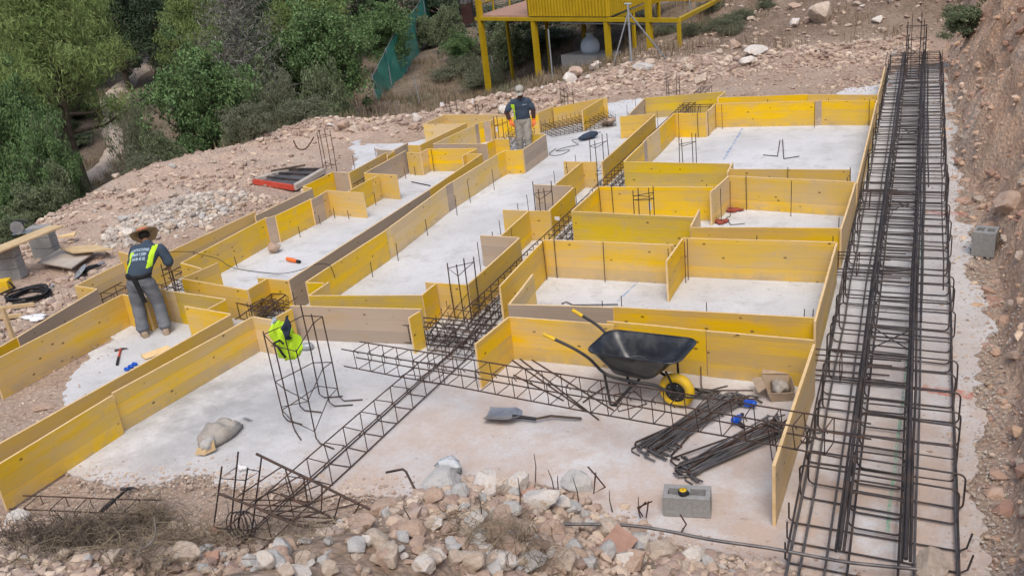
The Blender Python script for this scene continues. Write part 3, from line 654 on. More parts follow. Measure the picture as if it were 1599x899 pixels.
cage('rebar cage in the trench running away between the left room and the diagonal run', at(392, 520, 0.02), at(470, 462, 0.02), 0.25, 0.24, 0.26, over=0.15)
cage('rebar cage in the trench at the left edge beside the pen', at(60, 540, 0.0), at(205, 462, 0.0), 0.25, 0.22, 0.27, over=0.1)
cage('rebar cage in the trench left of the long left room', _mid((240, 406), (487, 294.6), (283, 410), (486, 310.6), 0), _mid((240, 406), (487, 294.6), (283, 410), (486, 310.6), 1), 0.22, 0.24, 0.27, over=0.1)
cage('rebar cage poking out of the far left trench by the grey step', _mid((544, 270), (604, 237.6), (569, 270.2), (634, 234.8), 0), _mid((544, 270), (604, 237.6), (569, 270.2), (634, 234.8), 1), 0.2, 0.24, 0.27, over=0.1)
cage('rebar cage in the far trench behind the room with the bent starter bars', at(1065, 182, 0.02), at(1330, 176, 0.02), 0.25, 0.24, 0.27, over=0.1)
cage('rusty rebar cage half buried in the rubble at the bottom left', at(40, 808, -0.12), at(238, 816, -0.05), 0.22, 0.18, 0.28, 0.007, 0.005, over=0.1)

# lattice girder lying across everything in the foreground
A0, A1 = at(548, 574, .29), at(1310, 715, .60)
B0 = at(554, 524, .53); wd_ = 0.23
_d = (A1-A0).normalized(); _s = _d.cross(Vector((0, 0, 1))).normalized()
cage('long loose rebar lattice lying slantwise over the trench cage towards the wheelbarrow', A0-_s*wd_*0.5, A1-_s*wd_*0.5, wd_, 0.22, 0.215, 0.0075, 0.005, 'rebar', over=0.28, group='loose rebar cages in the foreground')

# the big cage of the retaining wall footing on the right
def big_cage():
    y0, y1 = 5.95, 27.4; ys = 6.75
    root = thing('footing_cage', 'huge wide rebar cage of the wall footing along the earth bank', 'rebar cage', (-0.2, y0, 0))
    xs0 = (-0.80, 0.42)
    def bar(x0, x1, z, r, mat, ya=y0-0.15, yb=y1): MB().tube(wobble((x0+0.2, ya-y0, z), (x1+0.2, yb-y0, z), 18, 0.010), r, 7).build('longitudinal_bar', mat, root, world=False)
    bar(-0.79, -1.02, 0.05, 0.012, 'rebar_grey'); bar(-0.70, -0.93, 0.05, 0.011, 'rebar_grey'); bar(0.40, 0.37, 0.05, 0.012, 'rebar_grey'); bar(-0.52, -0.70, 0.05, 0.010, 'rebar_grey'); bar(0.10, 0.03, 0.05, 0.010, 'rebar_grey')
    bar(-0.77, -1.00, 0.345, 0.009, 'rebar_dark'); bar(0.38, 0.35, 0.345, 0.009, 'rebar_dark'); bar(0.30, 0.28, 0.345, 0.009, 'rebar_dark', y0+5)
    n_ = 66; first = None
    for i in range(n_):
        t = (i+0.5)/n_; y = ys-y0+(y1-ys)*t; dr = -0.20*t
        if first is None:
            R = rounded_rect(1.22, 0.345, 0.055, 4)
            mb = MB().tube([(a+0.01, 0, b2+0.195) for a, b2 in R], 0.0085, 6, closed=True)
            first = mb.build('stirrup', 'rebar_dark', root, world=False)
            o = first
        else: o = place(first, root, (0, 0, 0))
        o.location = (dr*0.55+rnd.uniform(-0.03, 0.03), y+rnd.gauss(0, 0.05), rnd.uniform(-0.015, 0.012))
        o.rotation_euler = (rnd.gauss(0, 0.10), rnd.uniform(-0.02, 0.02), rnd.gauss(0, 0.035)-0.05)
    for k in range(3):     # open ends of the nearest bars, hooked up
        y = 0.12+0.26*k; mb = MB(); xl, xr = -0.62-0.02*k, 0.66
        mb.tube([(xl, y, 0.21), (xl, y, 0.06), (xl+0.04, y, 0.022), (xr-0.05, y-0.06, 0.022), (xr, y-0.06, 0.06), (xr+0.03, y-0.06, 0.20)], 0.008, 6)
        mb.build('hooked_bar', 'rebar_dark', root, world=False)
    # inner upright cage standing in the middle
    inn = thing('wall_starter_cage', 'narrow rebar cage inside the huge footing cage, its two top rails thick with bars', 'rebar cage', (-0.2, y0, 0))
    def ibar(x0, x1, z, r, ya=y0-0.1, yb=y1-0.3): MB().tube(wobble((x0+0.2, ya-y0, z), (x1+0.2, yb-y0, z), 16, 0.008), r, 7).build('rail_bar', 'rebar_dark', inn, world=False)
    for dx, z, r in ((0, 0.40, 0.016), (0.030, 0.385, 0.012), (-0.025, 0.37, 0.011)):
        ibar(-0.41+dx, -0.57+dx, z, r); ibar(0.035+dx, -0.10+dx, z, r)
    ibar(-0.36, -0.50, 0.07, 0.010); ibar(-0.01, -0.14, 0.07, 0.010); ibar(0.075, -0.055, 0.385, 0.013, y0+4); ibar(0.11, -0.02, 0.37, 0.012, y0+9); ibar(-0.46, -0.61, 0.36, 0.010, y0+3); ibar(0.02, -0.12, 0.345, 0.014, y0+2); ibar(0.06, -0.07, 0.42, 0.014, y0+7)
    f2 = None
    for i in range(64):
        t = (i+0.5)/64; y = .45+(y1-y0-0.75)*t
        if f2 is None:
            R = rounded_rect(0.42, 0.345, 0.07, 4)
            f2 = MB().tube([(a, 0, b2+0.205) for a, b2 in R], 0.0085, 6, closed=True).build('stirrup', 'rebar_dark', inn, world=False); o = f2
        else: o = place(f2, inn, (0, 0, 0))
        o.location = (0.01-0.148*t+rnd.uniform(-0.012, 0.012), y+rnd.uniform(-0.05, 0.05), rnd.uniform(-0.01, 0.01)); o.rotation_euler = (rnd.uniform(-0.16, 0.16), 0, rnd.uniform(-0.06, 0.06)-0.04)
    for y in (3.7, 8.2, 12.6):
        MB().tube([(-0.17, y, 0.40), (0.17, y-0.45, 0.40)], 0.007, 5).build('brace', 'rebar_dark', inn, world=False)
        MB().tube([(0.19, y+0.02, 0.41), (-0.15, y-0.42, 0.39), (-0.18, y-0.75, 0.36)], 0.007, 5).build('brace', 'rebar_dark', inn, world=False)
big_cage()
# starter bars at the far end of the footing
def far_starter():
    Y = 25.6; root = thing('starter_bars', 'tall dark starter bars rising at the far end of the huge footing cage', 'rebar cage', (at_y(1425, 110, Y).x, Y, 0))
    for (xb, yb, xt, yt, r) in ((1412, 128, 1418, 34, .013), (1421, 126, 1425, 23, .009), (1434, 124, 1440, 20, .012), (1443, 126, 1447, 42, .016), (1440, 132, 1444, 30, .010), (1415, 134, 1419, 55, .015)):
        a = at_y(xb, yb, Y+rnd.uniform(-.15, .15)); b2 = at_y(xt, yt, Y+rnd.uniform(-.15, .15)); a.z = 0.05
        MB().tube([a, b2], r, 6).build('bar', 'rebar_dark', root)
    for z in (1.25, 0.95):
        MB().tube([(root['_o'][0]-.2, Y-.1, z), (root['_o'][0]+.28, Y-.1, z+.02), (root['_o'][0]+.3, Y+.15, z), (root['_o'][0]-.2, Y+.15, z)], .008, 5, closed=True).build('tie', 'rebar_dark', root)
    x = root['_o'][0]; MB().tube([(x-.18, Y-.12, .85), (x+.25, Y-.12, .42)], .007, 5).build('brace', 'rebar_dark', root); MB().tube([(x+.25, Y-.12, .85), (x-.18, Y-.12, .42)], .007, 5).build('brace', 'rebar_dark', root)
far_starter()

# column starter cages
def column(label, base, top, rings=(0.9, 0.5), r=0.0082, lean=(0, 0), feet=False, mat='rebar', cross_tie=False, group='upright column starter cages'):
    B = [at(x, y, 0.02) for x, y in base]; c = sum(B, Vector())/len(B); h = rise(at(*base[0], 0.02), top)
    B.sort(key=lambda p: math.atan2(p.y-c.y, p.x-c.x))
    # square up the plan
    root = thing('column_cage', label, 'column starter cage', (c.x, c.y, 0), group)
    T = []
    for p in B:
        hh = h*rnd.uniform(0.90, 1.04); t = p+Vector((lean[0]*hh+rnd.uniform(-.01, .01), lean[1]*hh+rnd.uniform(-.01, .01), hh)); T.append(t)
        pts = [p, p.lerp(t, .5)+Vector((rnd.uniform(-.008, .008), rnd.uniform(-.008, .008), 0)), t]
        if feet:
            o = (p-c); o.z = 0; o = o.normalized() if o.length > 1e-4 else Vector((1, 0, 0)); o = Vector((abs(o.x)+0.3, o.y*0.3, 0)).normalized()
            pts = [p+o*0.26+Vector((0, 0, -0.005)), p+o*0.05, p+Vector((0, 0, 0.05))]+pts[1:]
        MB().tube(pts, r, 6).build('bar', mat, root)
    for f in rings:
        ring = [p.lerp(t, f*h/(t.z-p.z))+Vector((0, 0, rnd.uniform(-.03, .03))) for p, t in zip(B, T)]
        MB().tube(ring, 0.006, 5, closed=True).build('tie', mat, root)
    if cross_tie:
        MB().tube([B[0].lerp(T[0], .15), B[2].lerp(T[2], .45)], .005, 5).build('brace', mat, root)
    return root
column('upright rebar cage hung with the hi-vis vest', [(444, 655), (459, 670), (495, 690), (500, 621), (515.5, 634), (531, 626), (470, 640)], 511, (0.92, 0.42, 0.12), 0.0075, feet=True, cross_tie=True)
column('upright starter bars at the corner where the middle run meets the bare trench cage', [(711, 497), (726, 505), (737, 500), (750, 487)], 402, (0.80,), cross_tie=True)
column('slim starter bars with a white tag, left of the yellow trench behind the third room', [(840, 365), (848, 374), (856, 372), (868, 362)], 284, (0.78,), cross_tie=True)
column('starter bars rising from the trench next to the olive panel corner', [(926, 290), (934, 293), (945, 288), (953, 281)], 213, (0.82, 0.25), cross_tie=True)
column('starter bars before the olive panel of the second room, tied by square loop', [(993, 378), (1001, 379), (1018, 378), (1024, 372)], 289, (0.82, 0.74), cross_tie=True)
column('thin starter bars standing in front of the olive panel of the farthest room', [(1063, 289), (1068, 291), (1083, 288), (1088, 284)], 210, (0.82, 0.1))
column('starter bars at the far back, right of the man in the cap', [(878, 181), (884, 186), (890, 191), (898, 190)], 131, (0.85, 0.3))
column('starter bars at the far end of the narrow trench below the rubble', [(1043, 173), (1046, 178), (1058, 175), (1063, 171)], 115, (0.5, 0.12), cross_tie=True)
column('rusty leaning starter bars beside the red shutter frame', [(506, 270), (510, 264), (518, 264), (526, 268)], 207, (0.86, 0.15), mat='rebar_rust')
column('starter bars at the far left corner of the maze', [(700, 192), (706, 193), (716, 191)], 150, (0.6,))
column('starter bars with a white tag behind the man in the cap', [(745, 191), (750, 192), (756, 189), (762, 187)], 162, (0.8,))
column('starter bars just left of the man in the cap, in front of his trousers', [(776, 235), (782, 236), (789, 234), (797, 232)], 181, (0.75, 0.2), cross_tie=True)
column('short starter bars at the right hand of the worker in the straw hat', [(273, 456), (276, 457), (262, 455)], 412, (0.8,), group=None)
# small basket mats
def mat_grid(label, corners, n1, n2, z, group='low rebar mats in the column footings'):
    P = [at(x, y, z) for x, y in corners]; c = sum(P, Vector())/4
    root = thing('rebar_mat', label, 'rebar mat', (c.x, c.y, 0), group)
    for lvl in (0, 0.16):
        for i in range(n1):
            t = i/(n1-1); a = P[0].lerp(P[1], t); b2 = P[3].lerp(P[2], t); e = Vector((0, 0, lvl+.006)); up = Vector((0, 0, .10))
            MB().tube([a+e+up, a+e, b2+e, b2+e+up], .0055, 5).build('bar', 'rebar', root)
        for i in range(n2):
            t = i/(n2-1); a = P[0].lerp(P[3], t); b2 = P[1].lerp(P[2], t); e = Vector((0, 0, lvl+.018)); up = Vector((0, 0, .10))
            MB().tube([a+e+up, a+e, b2+e, b2+e+up], .0055, 5).build('bar', 'rebar', root)
    return root
mat_grid('basket of rebar at the foot of the starter bars beside the white formwork corner', [(668, 548), (738, 558), (782, 490), (716, 478)], 7, 7, 0.03)
mat_grid('wide far rebar mat on the floor behind the man in the cap', [(846, 206), (862, 214), (962, 196), (944, 184)], 6, 16, 0.03)
mat_grid('rebar basket under the boots of the man in the cap', [(786, 232), (822, 240), (836, 218), (800, 214)], 6, 6, 0.03)
mat_grid('rebar basket in the trench mouth behind the hi-vis vest', [(392, 500), (432, 508), (470, 478), (428, 470)], 6, 6, 0.03)
# tie wire coil in the basket
def coil():
    c = at(690, 520, 0.2); mb = MB(); pts = []
    for i in range(70):
        a = i*0.42; r = 0.13+0.03*math.sin(i*1.7); pts.append(c+Vector((r*math.cos(a), 0.05*math.sin(i*.9)+0.04*math.cos(a), r*math.sin(a)*0.9+0.02)))
    tag(mb.tube(pts, .004, 4).build('tie_wire_coil', 'rebar_dark'), 'loose coil of dark tie wire in the rebar basket by the white formwork corner', 'wire coil')
coil()

# bent broken cage in the foreground rubble
def broken():
    R1 = (at(400, 708, .80), at(640, 826, .16)); R2 = (at(438, 771, .46), at(594, 841, .03)); R3 = (at(341, 770, .52), at(511, 836, .10))
    c = at(470, 835, 0); root = thing('bent_rebar_cage', 'toppled heavy rebar cage sticking out of the foreground rubble', 'rebar cage', (c.x, c.y, 0), 'loose rebar cages in the foreground')
    for R in (R1, R2, R3): MB().tube(wobble(R[0], R[1], 5, .006), 0.0125, 7).build('longitudinal_bar', 'rebar', root)
    for k in range(7):
        t = 0.14+0.125*k; a = R1[0].lerp(R1[1], t+.05); b2 = R2[0].lerp(R2[1], min(1, t*1.05)); c3 = R3[0].lerp(R3[1], min(1, t*1.0))
        up = Vector((0, 0, .03))
        pts = [a+up]+[b2, c3]
        loop = []
        for i in range(3):
            p, q, s = pts[i-1], pts[i], pts[(i+1) % 3]; loop += [q.lerp(p, .12), q.lerp((p+s)/2, .03), q.lerp(s, .12)]
        MB().tube(loop, .0072, 6, closed=True).build('stirrup', 'rebar', root)
    # upright tied bars at its left
    r2 = thing('column_cage', 'short starter bars at the left end of the toppled cage, a white rag on them', 'column starter cage', tuple(at(365, 832, 0)), 'upright column starter cages')
    Bs = [((333, 827), (346.5, 728)), ((359, 832), (372, 705)), ((370, 834), (387, 730)), ((393, 832), (408.5, 713))]
    T = []; Bo = []
    for i, (b2, t) in enumerate(Bs):
        P = at(b2[0], b2[1], 0.02); q = at_y(t[0], t[1], P.y+(0.05 if i % 2 else 0)); T.append(q); Bo.append(P)
        MB().tube([P, q], .0075, 6).build('bar', 'rebar_dark', r2)
    o = [0, 1, 3, 2]
    for f in (.82, .05): MB().tube([Bo[i].lerp(T[i], f) for i in o], .0055, 5, closed=True).build('tie', 'rebar_dark', r2)
    p = T[1].lerp(Bo[1], .17)
    mb = MB()
    for k in range(5): mb.ball(p+Vector((.03+.018*k, -.01+rnd.uniform(-.01, .01), .0+rnd.uniform(-.02, .01))), (.022, .014, .026), 0, 6, 4)
    tag(mb.build('white_rag', 'white_tag'), 'scrap of white rag caught on the short tied bars in the foreground', 'rag')
    for k in range(4):
        x = 372+9*k; q = at(x, 838, 0.05); mb = MB()
        lp = [q+Vector((.10*math.cos(a)-.02*k, .05*math.sin(a)*.6, .13+.12*math.sin(a))) for a in [2*PI*j/10 for j in range(10)]]
        tag(mb.tube(lp, .006, 5, closed=True).build('loose_stirrup', 'rebar_dark'), 'loose rebar stirrup heaped at the foot of the toppled cage', 'stirrup', 'loose stirrups under the toppled cage')
broken()

# pins along the boards
PIN = {'far': ('thin rusty pin standing against the boards of the farthest right-hand room', [(1117, 163), (1127, 163), (1105, 173), (1198, 155), (1272, 159), (1294, 154), (1350, 154), (1358, 155), (1089, 175), (1059, 178)], .56),
 'mid': ('thin rusty pin standing against the boards of the second right-hand room', [(936, 291.5), (955, 290), (1103, 288), (1139, 283), (1165, 274), (1125, 294), (1235, 282), (1324, 277), (1309, 340), (1229.5, 261), (1328, 261)], .59),
 'near': ('thin rusty pin standing against the boards of the third right-hand room', [(848, 376), (864, 373), (940, 378), (1049, 385), (1043, 388), (1068, 377), (1072, 373), (1182, 368), (1301, 369)], .60),
 'trench': ('thin rusty pin standing along the stepped middle run', [(745, 378, .52), (767, 362, .52), (797.7, 355, .5), (811, 371.5, .5), (823, 304, .45), (865, 267, .5), (885, 254, .5), (898.6, 242, .5), (898, 294, .5), (981, 176, .55), (1006, 166, .55), (1026, 173, .4), (992, 155, .5), (978, 164, .5), (779.7, 344, .35), (808.5, 317, .35)], .5),
 'diag': ('thin rusty pin against the long diagonal run', [(664, 342, .30), (730, 281, .44), (768, 264, .42), (578, 409, .25), (709.5, 305, .38), (617.5, 380, .30)], .4),
 'left': ('thin rusty pin on the floor of the long left room', [(584, 302, .24), (631.5, 262, .24), (646.5, 260, .2), (673, 233, .5), (497.6, 336, .18), (520, 325, .2), (542.7, 328, .18), (465.6, 354, .2), (366.5, 400, .2)], .2),
 'out': ('thin rusty pin upright in the small far-left slab', [(550, 243, .4), (585, 230, .4)], .4),
 'slim': ('short rusty pin poking up from the slim trench behind the wheelbarrow', [(969, 461, .3), (940, 469, .25), (1103, 472, .22), (1255, 482, .2), (1269, 482, .2), (804.5, 457, .3)], .25)}
for key, (lab, L_, h0) in PIN.items():
    for q in L_:
        h = q[2] if len(q) > 2 else h0
        P = at(q[0], q[1], h); P.z = 0.0
        o = MB().tube([P, P+Vector((rnd.uniform(-.012, .012), rnd.uniform(-.012, .012), h))], .0062, 6).build('rebar_pin', 'rebar', origin=P)
        tag(o, lab, 'rebar pin', 'pins '+{'far': 'of the farthest room', 'mid': 'of the second room', 'near': 'of the third room', 'trench': 'of the stepped run', 'diag': 'of the diagonal run', 'left': 'of the left room', 'out': 'of the far-left slab', 'slim': 'of the slim trench'}[key])
# ------------------------------------------------------------------ site objects
def smooth_path(pts, k=5):
    P = [Vector(p) for p in pts]; out = []
    for i in range(len(P)-1):
        p0, p1, p2, p3 = P[max(i-1, 0)], P[i], P[i+1], P[min(i+2, len(P)-1)]
        for j in range(k):
            t = j/k; out.append(0.5*((2*p1)+(p2-p0)*t+(2*p0-5*p1+4*p2-p3)*t*t+(3*p1-p0-3*p2+p3)*t**3))
    out.append(P[-1]); return out
def wheelbarrow():
    root = thing('wheelbarrow', 'black wheelbarrow with a fat yellow wheel and yellow grips', 'wheelbarrow', (-2.20, 8.30, 0))
    root.rotation_euler = (0, 0, rad(-9))
    B = lambda mb, n, m, p=root: mb.build(n, m, p, world=False)
    # tray: outer and inner skins between rim and floor
    def ring(x0, x1, wr, wf, z0, z1, R, n=7):
        cs = [(x1, wf, 45), (x0, wr, 135), (x0, -wr, 225), (x1, -wf, 315)]; out = []
        for (x, y, a) in cs:
            sx = -1 if x == x1 else 1; sy = -1 if y > 0 else 1; cx, cy = x+sx*R, y+sy*R
            for i in range(n):
                t = rad(a-45+90*i/(n-1)); px_, py_ = cx+R*math.cos(t), cy+R*math.sin(t)
                u = (px_-x0)/(x1-x0); out.append(Vector((px_, py_+0.03, z0+(z1-z0)*u)))
        return out
    prof = [(-0.90, 0.13, .29, .30, .605, .635, .13), (-0.885, 0.112, .282, .29, .600, .628, .125), (-0.83, 0.02, .255, .265, .53, .56, .12), (-0.74, -0.12, .21, .215, .42, .42, .10), (-0.68, -0.20, .185, .185, .345, .345, .09), (-0.64, -0.25, .16, .16, .325, .325, .08)]
    rings = [ring(*p) for p in prof]
    inner = [[q+Vector((0, 0, .004)) for q in r] for r in rings]
    mb = MB(); mb.loft(rings, 0, True, caps=False); mb.add(rings[-1], [tuple(range(len(rings[-1])))], 0)
    ti = [[Vector((q.x*1, q.y, q.z+.006)) for q in r] for r in rings[1:]]
    B(mb, 'tray', 'tray_paint')
    rim = ring(-0.905, 0.135, .295, .305, .607, .637, .135)
    B(MB().tube(rim, .009, 7, closed=True), 'rim', 'tray_paint', root)
    for s in (1, -1):
        p = smooth_path([(-1.24, s*.315, .735), (-1.02, s*.29, .645), (-.86, s*.25, .53), (-.74, s*.215, .385), (-.62, s*.195, .325), (-.35, s*.17, .30), (-.18, s*.12, .27), (-.02, s*.085, .19)], 5)
        B(MB().tube(p, .0165, 8), 'side_tube', 'black_paint')
        d = (Vector((-1.34, s*.325, .775))-Vector((-1.22, s*.313, .727)))
        a = Vector((-1.215, s*.3125, .725)); B(MB().tube([a, a+d*.2, a+d*1.05, a+d*1.1], [.021, .0215, .0205, .012], 9), 'grip', 'yellow_plastic')
        B(MB().tube([(-.72, s*.21, .37), (-.66, s*.235, .02), (-.645, s*.235, .012), (-.60, s*.235, .02), (-.38, s*.175, .305)], .0145, 7), 'leg', 'black_paint')
        B(MB().tube([(-.015, s*.088, .19), (-.02, s*.10, .34), (-.045, s*.15, .47)], .013, 7), 'strut', 'black_paint')
    B(MB().tube([(-.63, -.235, .014), (-.63, .235, .014)], .011, 6), 'cross_bar', 'black_paint')
    B(MB().tube(smooth_path([(-.02, -.085, .19), (.14, -.095, .185), (.225, -.06, .19), (.245, 0, .195), (.225, .06, .19), (.14, .095, .185), (-.02, .085, .19)], 4), .0125, 7), 'bumper', 'black_paint')
    W4 = Matrix.Translation((0, 0, .19)) @ Matrix.Rotation(PI/2, 4, 'X')
    prof = [(.112, -.045)]+[(.145+.047*math.cos(a), .055*math.sin(a)) for a in [rad(-115+23*i) for i in range(11)]]+[(.112, .045)]
    wheel = B(MB().lathe([(.02, -.05), (.05, -.052), (.06, -.038), (.105, -.036), (.118, -.046), (.118, .046), (.105, .036), (.06, .038), (.05, .052), (.02, .05)], 28, 0, W4), 'wheel', 'black_paint')
    for k in range(5):
        a = 2*PI*k/5; mbx = MB().ball((.082*math.cos(a), -.045, .19+.082*math.sin(a)), .008, 0, 6, 4)
        b_ = mbx.build('bolt', 'steel', None, origin=(0, 0, 0)); b_.parent = wheel
    ty = MB().lathe(prof, 36, 0, W4).build('tyre', 'yellow_plastic', None, origin=(0, 0, 0)); ty.parent = wheel
    B(MB().tube([(0, -.10, .19), (0, .10, .19)], .012, 7), 'axle', 'black_paint')
    # thin wire lying in the tray
    mb = MB(); pts = []
    for i in range(60):
        a = i*.36; r = .10+.05*math.sin(i*.53); pts.append((-.52+r*1.5*math.cos(a), .03+r*math.sin(a)*.9, .36+.05*abs(math.sin(i*.37))+max(0, (r-.11))*.5))
    o = mb.tube(pts, .0022, 4).build('tie_wire', 'rebar_grey', None, origin=(0, 0, 0))
    o.location = root.location; o.rotation_euler = root.rotation_euler
    tag(o, 'tangle of thin tie wire lying in the black wheelbarrow tray', 'wire')
wheelbarrow()

def concrete_block(loc, rz, label, group=None, size=(.40, .20, .195), tilt=None):
    root = thing('concrete_block', label, 'concrete block', loc, group)
    w_, d_, h_ = size; t = .028; mb = MB()
    def wall(c, s): mb.box(c, s)
    # shell built as one closed solid with two open cells
    tx, ty = w_*.11, d_*.27; xs = [-w_/2, -w_/2+tx, -tx*.7, tx*.7, w_/2-tx, w_/2]; ys = [-d_/2, -d_/2+ty, d_/2-ty, d_/2]
    V = {}; vs = []
    def vid(i, j, k):
        if (i, j, k) not in V: V[(i, j, k)] = len(vs); vs.append((xs[i], ys[j], (0, h_)[k]))
        return V[(i, j, k)]
    fs = []
    hole = {(1, 1), (3, 1)}
    for k in (0, 1):
        for i in range(5):
            for j in range(3):
                if (i, j) in hole: continue
                q = [vid(i, j, k), vid(i+1, j, k), vid(i+1, j+1, k), vid(i, j+1, k)]; fs.append(tuple(q if k else q[::-1]))
    for i in range(5):
        fs.append((vid(i, 0, 0), vid(i+1, 0, 0), vid(i+1, 0, 1), vid(i, 0, 1))); fs.append((vid(i+1, 3, 0), vid(i, 3, 0), vid(i, 3, 1), vid(i+1, 3, 1)))
    for j in range(3):
        fs.append((vid(0, j+1, 0), vid(0, j, 0), vid(0, j, 1), vid(0, j+1, 1))); fs.append((vid(5, j, 0), vid(5, j+1, 0), vid(5, j+1, 1), vid(5, j, 1)))
    for (i, j) in hole:
        c = [(i, j), (i+1, j), (i+1, j+1), (i, j+1)]
        for a in range(4):
            p, q = c[a], c[(a+1) % 4]; fs.append((vid(*q, 0), vid(*p, 0), vid(*p, 1), vid(*q, 1)))
    mb.add(vs, fs)
    o = mb.build('body', 'block', root, world=False)
    bv = o.modifiers.new('bevel', 'BEVEL'); bv.width = .006; bv.segments = 2; bv.limit_method = 'ANGLE'
    cap = MB()     # recessed web inside the cells
    for cx in (-w_/4+tx*.15, w_/4-tx*.15): cap.box((cx, 0, .01), (w_/2-1.7*tx-.006, d_-2*ty-.006, .016))
    cap.build('web', 'block', root, world=False)
    root.rotation_euler = tilt if tilt else (0, 0, rz); return root
concrete_block((-1.70, 6.57, 0.002), rad(9), 'grey hollow concrete block with a yellow tape measure on top')
concrete_block((0.83, 13.12, 0.0), rad(-10), 'grey hollow concrete block standing on end below the earth bank', tilt=(0, 0, rad(-12)), size=(.28, .30, .34))
def tape():
    root = thing('tape_measure', 'round black and yellow tape measure on the front concrete block', 'tape measure', (-1.72, 6.52, .199))
    MB().lathe([(0, 0), (.040, 0), (.042, .006), (.042, .034), (.038, .040), (0, .040)], 24).build('case', 'black_rubber', root, world=False)
    MB().lathe([(.008, .0415), (.032, .0415), (.032, .044), (.008, .044)], 24).build('cover', 'yellow_plastic', root, world=False)
    MB().box((.045, -.005, .02), (.018, .016, .026)).build('outlet', 'black_rubber', root, world=False)
tape()

# loose bent bars in the pile by the wheelbarrow
def pile():
    lab = 'dark bent bar in the loose pile between the wheelbarrow and the front concrete block'
    def bent(a, b2, hook, z0, z1, r=.0095, lab=lab, grp='bent bars in the loose pile'):
        A, B = Vector(a), Vector(b2); A.z = z0; B.z = z1; d = (B-A).normalized(); s = Vector((-d.y, d.x, 0))*hook
        pts = [A+s*1.0, A+s*.25, A+d*.03, A.lerp(B, .5), B-d*.03]
        if rnd.random() < .6: pts += [B+s*.25, B+s*rnd.uniform(.6, 1)]
        for p in pts: p.z = max(p.z, .009)
        o = MB().tube(pts, r, 6).build('bent_bar', rnd.choice(['rebar_grey', 'rebar_grey', 'rebar', 'rebar_grey']))
        tag(o, lab, 'rebar', grp)
    a0, a1 = at(1015, 706), at(1140, 622); b0, b1 = at(1072, 738), at(1215, 668)
    for k in range(26):
        o1 = Vector((rnd.gauss(0, .10), rnd.gauss(0, .09), 0)); o2 = Vector((rnd.gauss(0, .11), rnd.gauss(0, .06), 0)); z = .01+.010*(k//6)
        bent(a0+o1, a1+o2, rnd.choice([-.16, -.14, -.10]), z, z+rnd.uniform(0, .012))
    for k in range(27):
        o1 = Vector((rnd.gauss(0, .07), rnd.gauss(0, .09), 0)); o2 = Vector((rnd.gauss(0, .07), rnd.gauss(0, .09), 0)); z = .012+.011*(k//6)
        bent(b0+o1, b1+o2, rnd.choice([.10, .12, -.12]), z, z+rnd.uniform(0, .014))
    for k in range(8):
        q = at(1205, 668)+Vector((rnd.gauss(0, .07), rnd.gauss(0, .05), 0)); e = q+Vector((rnd.uniform(.15, .4), rnd.uniform(-.25, .05), 0)); bent(q, e, .12, .05+.01*k, .02)
    for k in range(7):
        q = at(1118, 622)+Vector((rnd.gauss(0, .05), rnd.gauss(0, .04), 0)); bent(q, q+Vector((-.32+rnd.uniform(-.1, .1), .05+rnd.uniform(-.1, .1), 0)), .05, .03+.008*k, .02)
    lab2 = 'long dark bar left on the concrete behind the wheelbarrow'
    def rod(a, b2, lab, grp, r=.008, z=.012, mid=None):
        A, B = at(*a, z), at(*b2, z); pts = [A]+([at(*mid)] if mid else [])+[B]
        tag(MB().tube(pts, r, 6).build('loose_bar', 'rebar', None), lab, 'rebar', grp)
    for a, b2 in (((800, 562), (912, 640)), ((812, 560), (935, 655)), ((828, 560), (958, 640)), ((802, 585), (880, 625))): rod(a, b2, 'long dark bar fanned out on the concrete left of the wheelbarrow', 'bars fanned out left of the wheelbarrow')
    rod((910, 628), (944, 604), 'short dark bar lying crosswise on the fanned bars', None, mid=(926, 616, .02))
    tag(MB().tube([at(1094, 545, .0)+Vector((0, 0, .33)), at(1095, 602, .02), at(1098, 609, .012), at(1176, 609, .012)], .0065, 6).build('bent_bar', 'rebar'), 'bar bent to an L, its long leg on the concrete right of the wheelbarrow', 'rebar')
    tag(MB().tube([at(1108, 609, .012), at(1136, 602, .012)], .0075, 6).build('loose_bar', 'rebar'), 'short stub of bar next to the yellow wheel', 'rebar')
    # stirrup on the ground under the barrow and two standing in the pile
    tag(MB().tube([at(958, 616, .01), at(992, 611, .01), at(1010, 630, .01), at(966, 642, .01)], .006, 5, closed=True).build('loose_stirrup', 'rebar'), 'square stirrup lying on the concrete by the wheelbarrow foot', 'stirrup')
    for k in (0, 1):
        q = at(1206+9*k, 718, .02)
        tag(MB().tube([q, q+Vector((-.05, .05, .36)), q+Vector((.04, .05, .38)), q+Vector((.11, 0, .12))], .006, 5, closed=True).build('loose_stirrup', 'rebar'), 'triangular stirrup leaning on the right end of the bar pile', 'stirrup', 'stirrups leaning on the bar pile')
    # bent bars on the far floor
    for (p, lab) in ((((1192, 242), (1214, 244), (1218, 219)), 'left one of the two bent starter bars on the far white floor'), (((1222, 218), (1224, 248), (1248, 244)), 'right one of the two bent starter bars on the far white floor')):
        tag(MB().tube([at(*q, .012) for q in p], .009, 6).build('bent_bar', 'rebar_dark'), lab, 'rebar')
    tag(MB().tube([at(*q, .012) for q in ((1140, 338), (1134, 340), (1141, 351), (1163, 349))], .006, 5).build('bent_bar', 'rebar'), 'small bent bar on the floor by the red rags', 'rebar')
    tag(MB().tube([at(643, 284, .012), at(672, 290, .012)], .012, 6).build('loose_bar', 'rebar_dark'), 'dark bar lying on the floor of the long left room', 'rebar')
    tag(MB().tube([at(*q, .02) for q in ((877, 474), (884, 471), (895, 476), (965, 475))], .009, 6).build('bent_bar', 'rebar_grey'), 'hooked grey bar on the floor behind the slim trench', 'rebar')
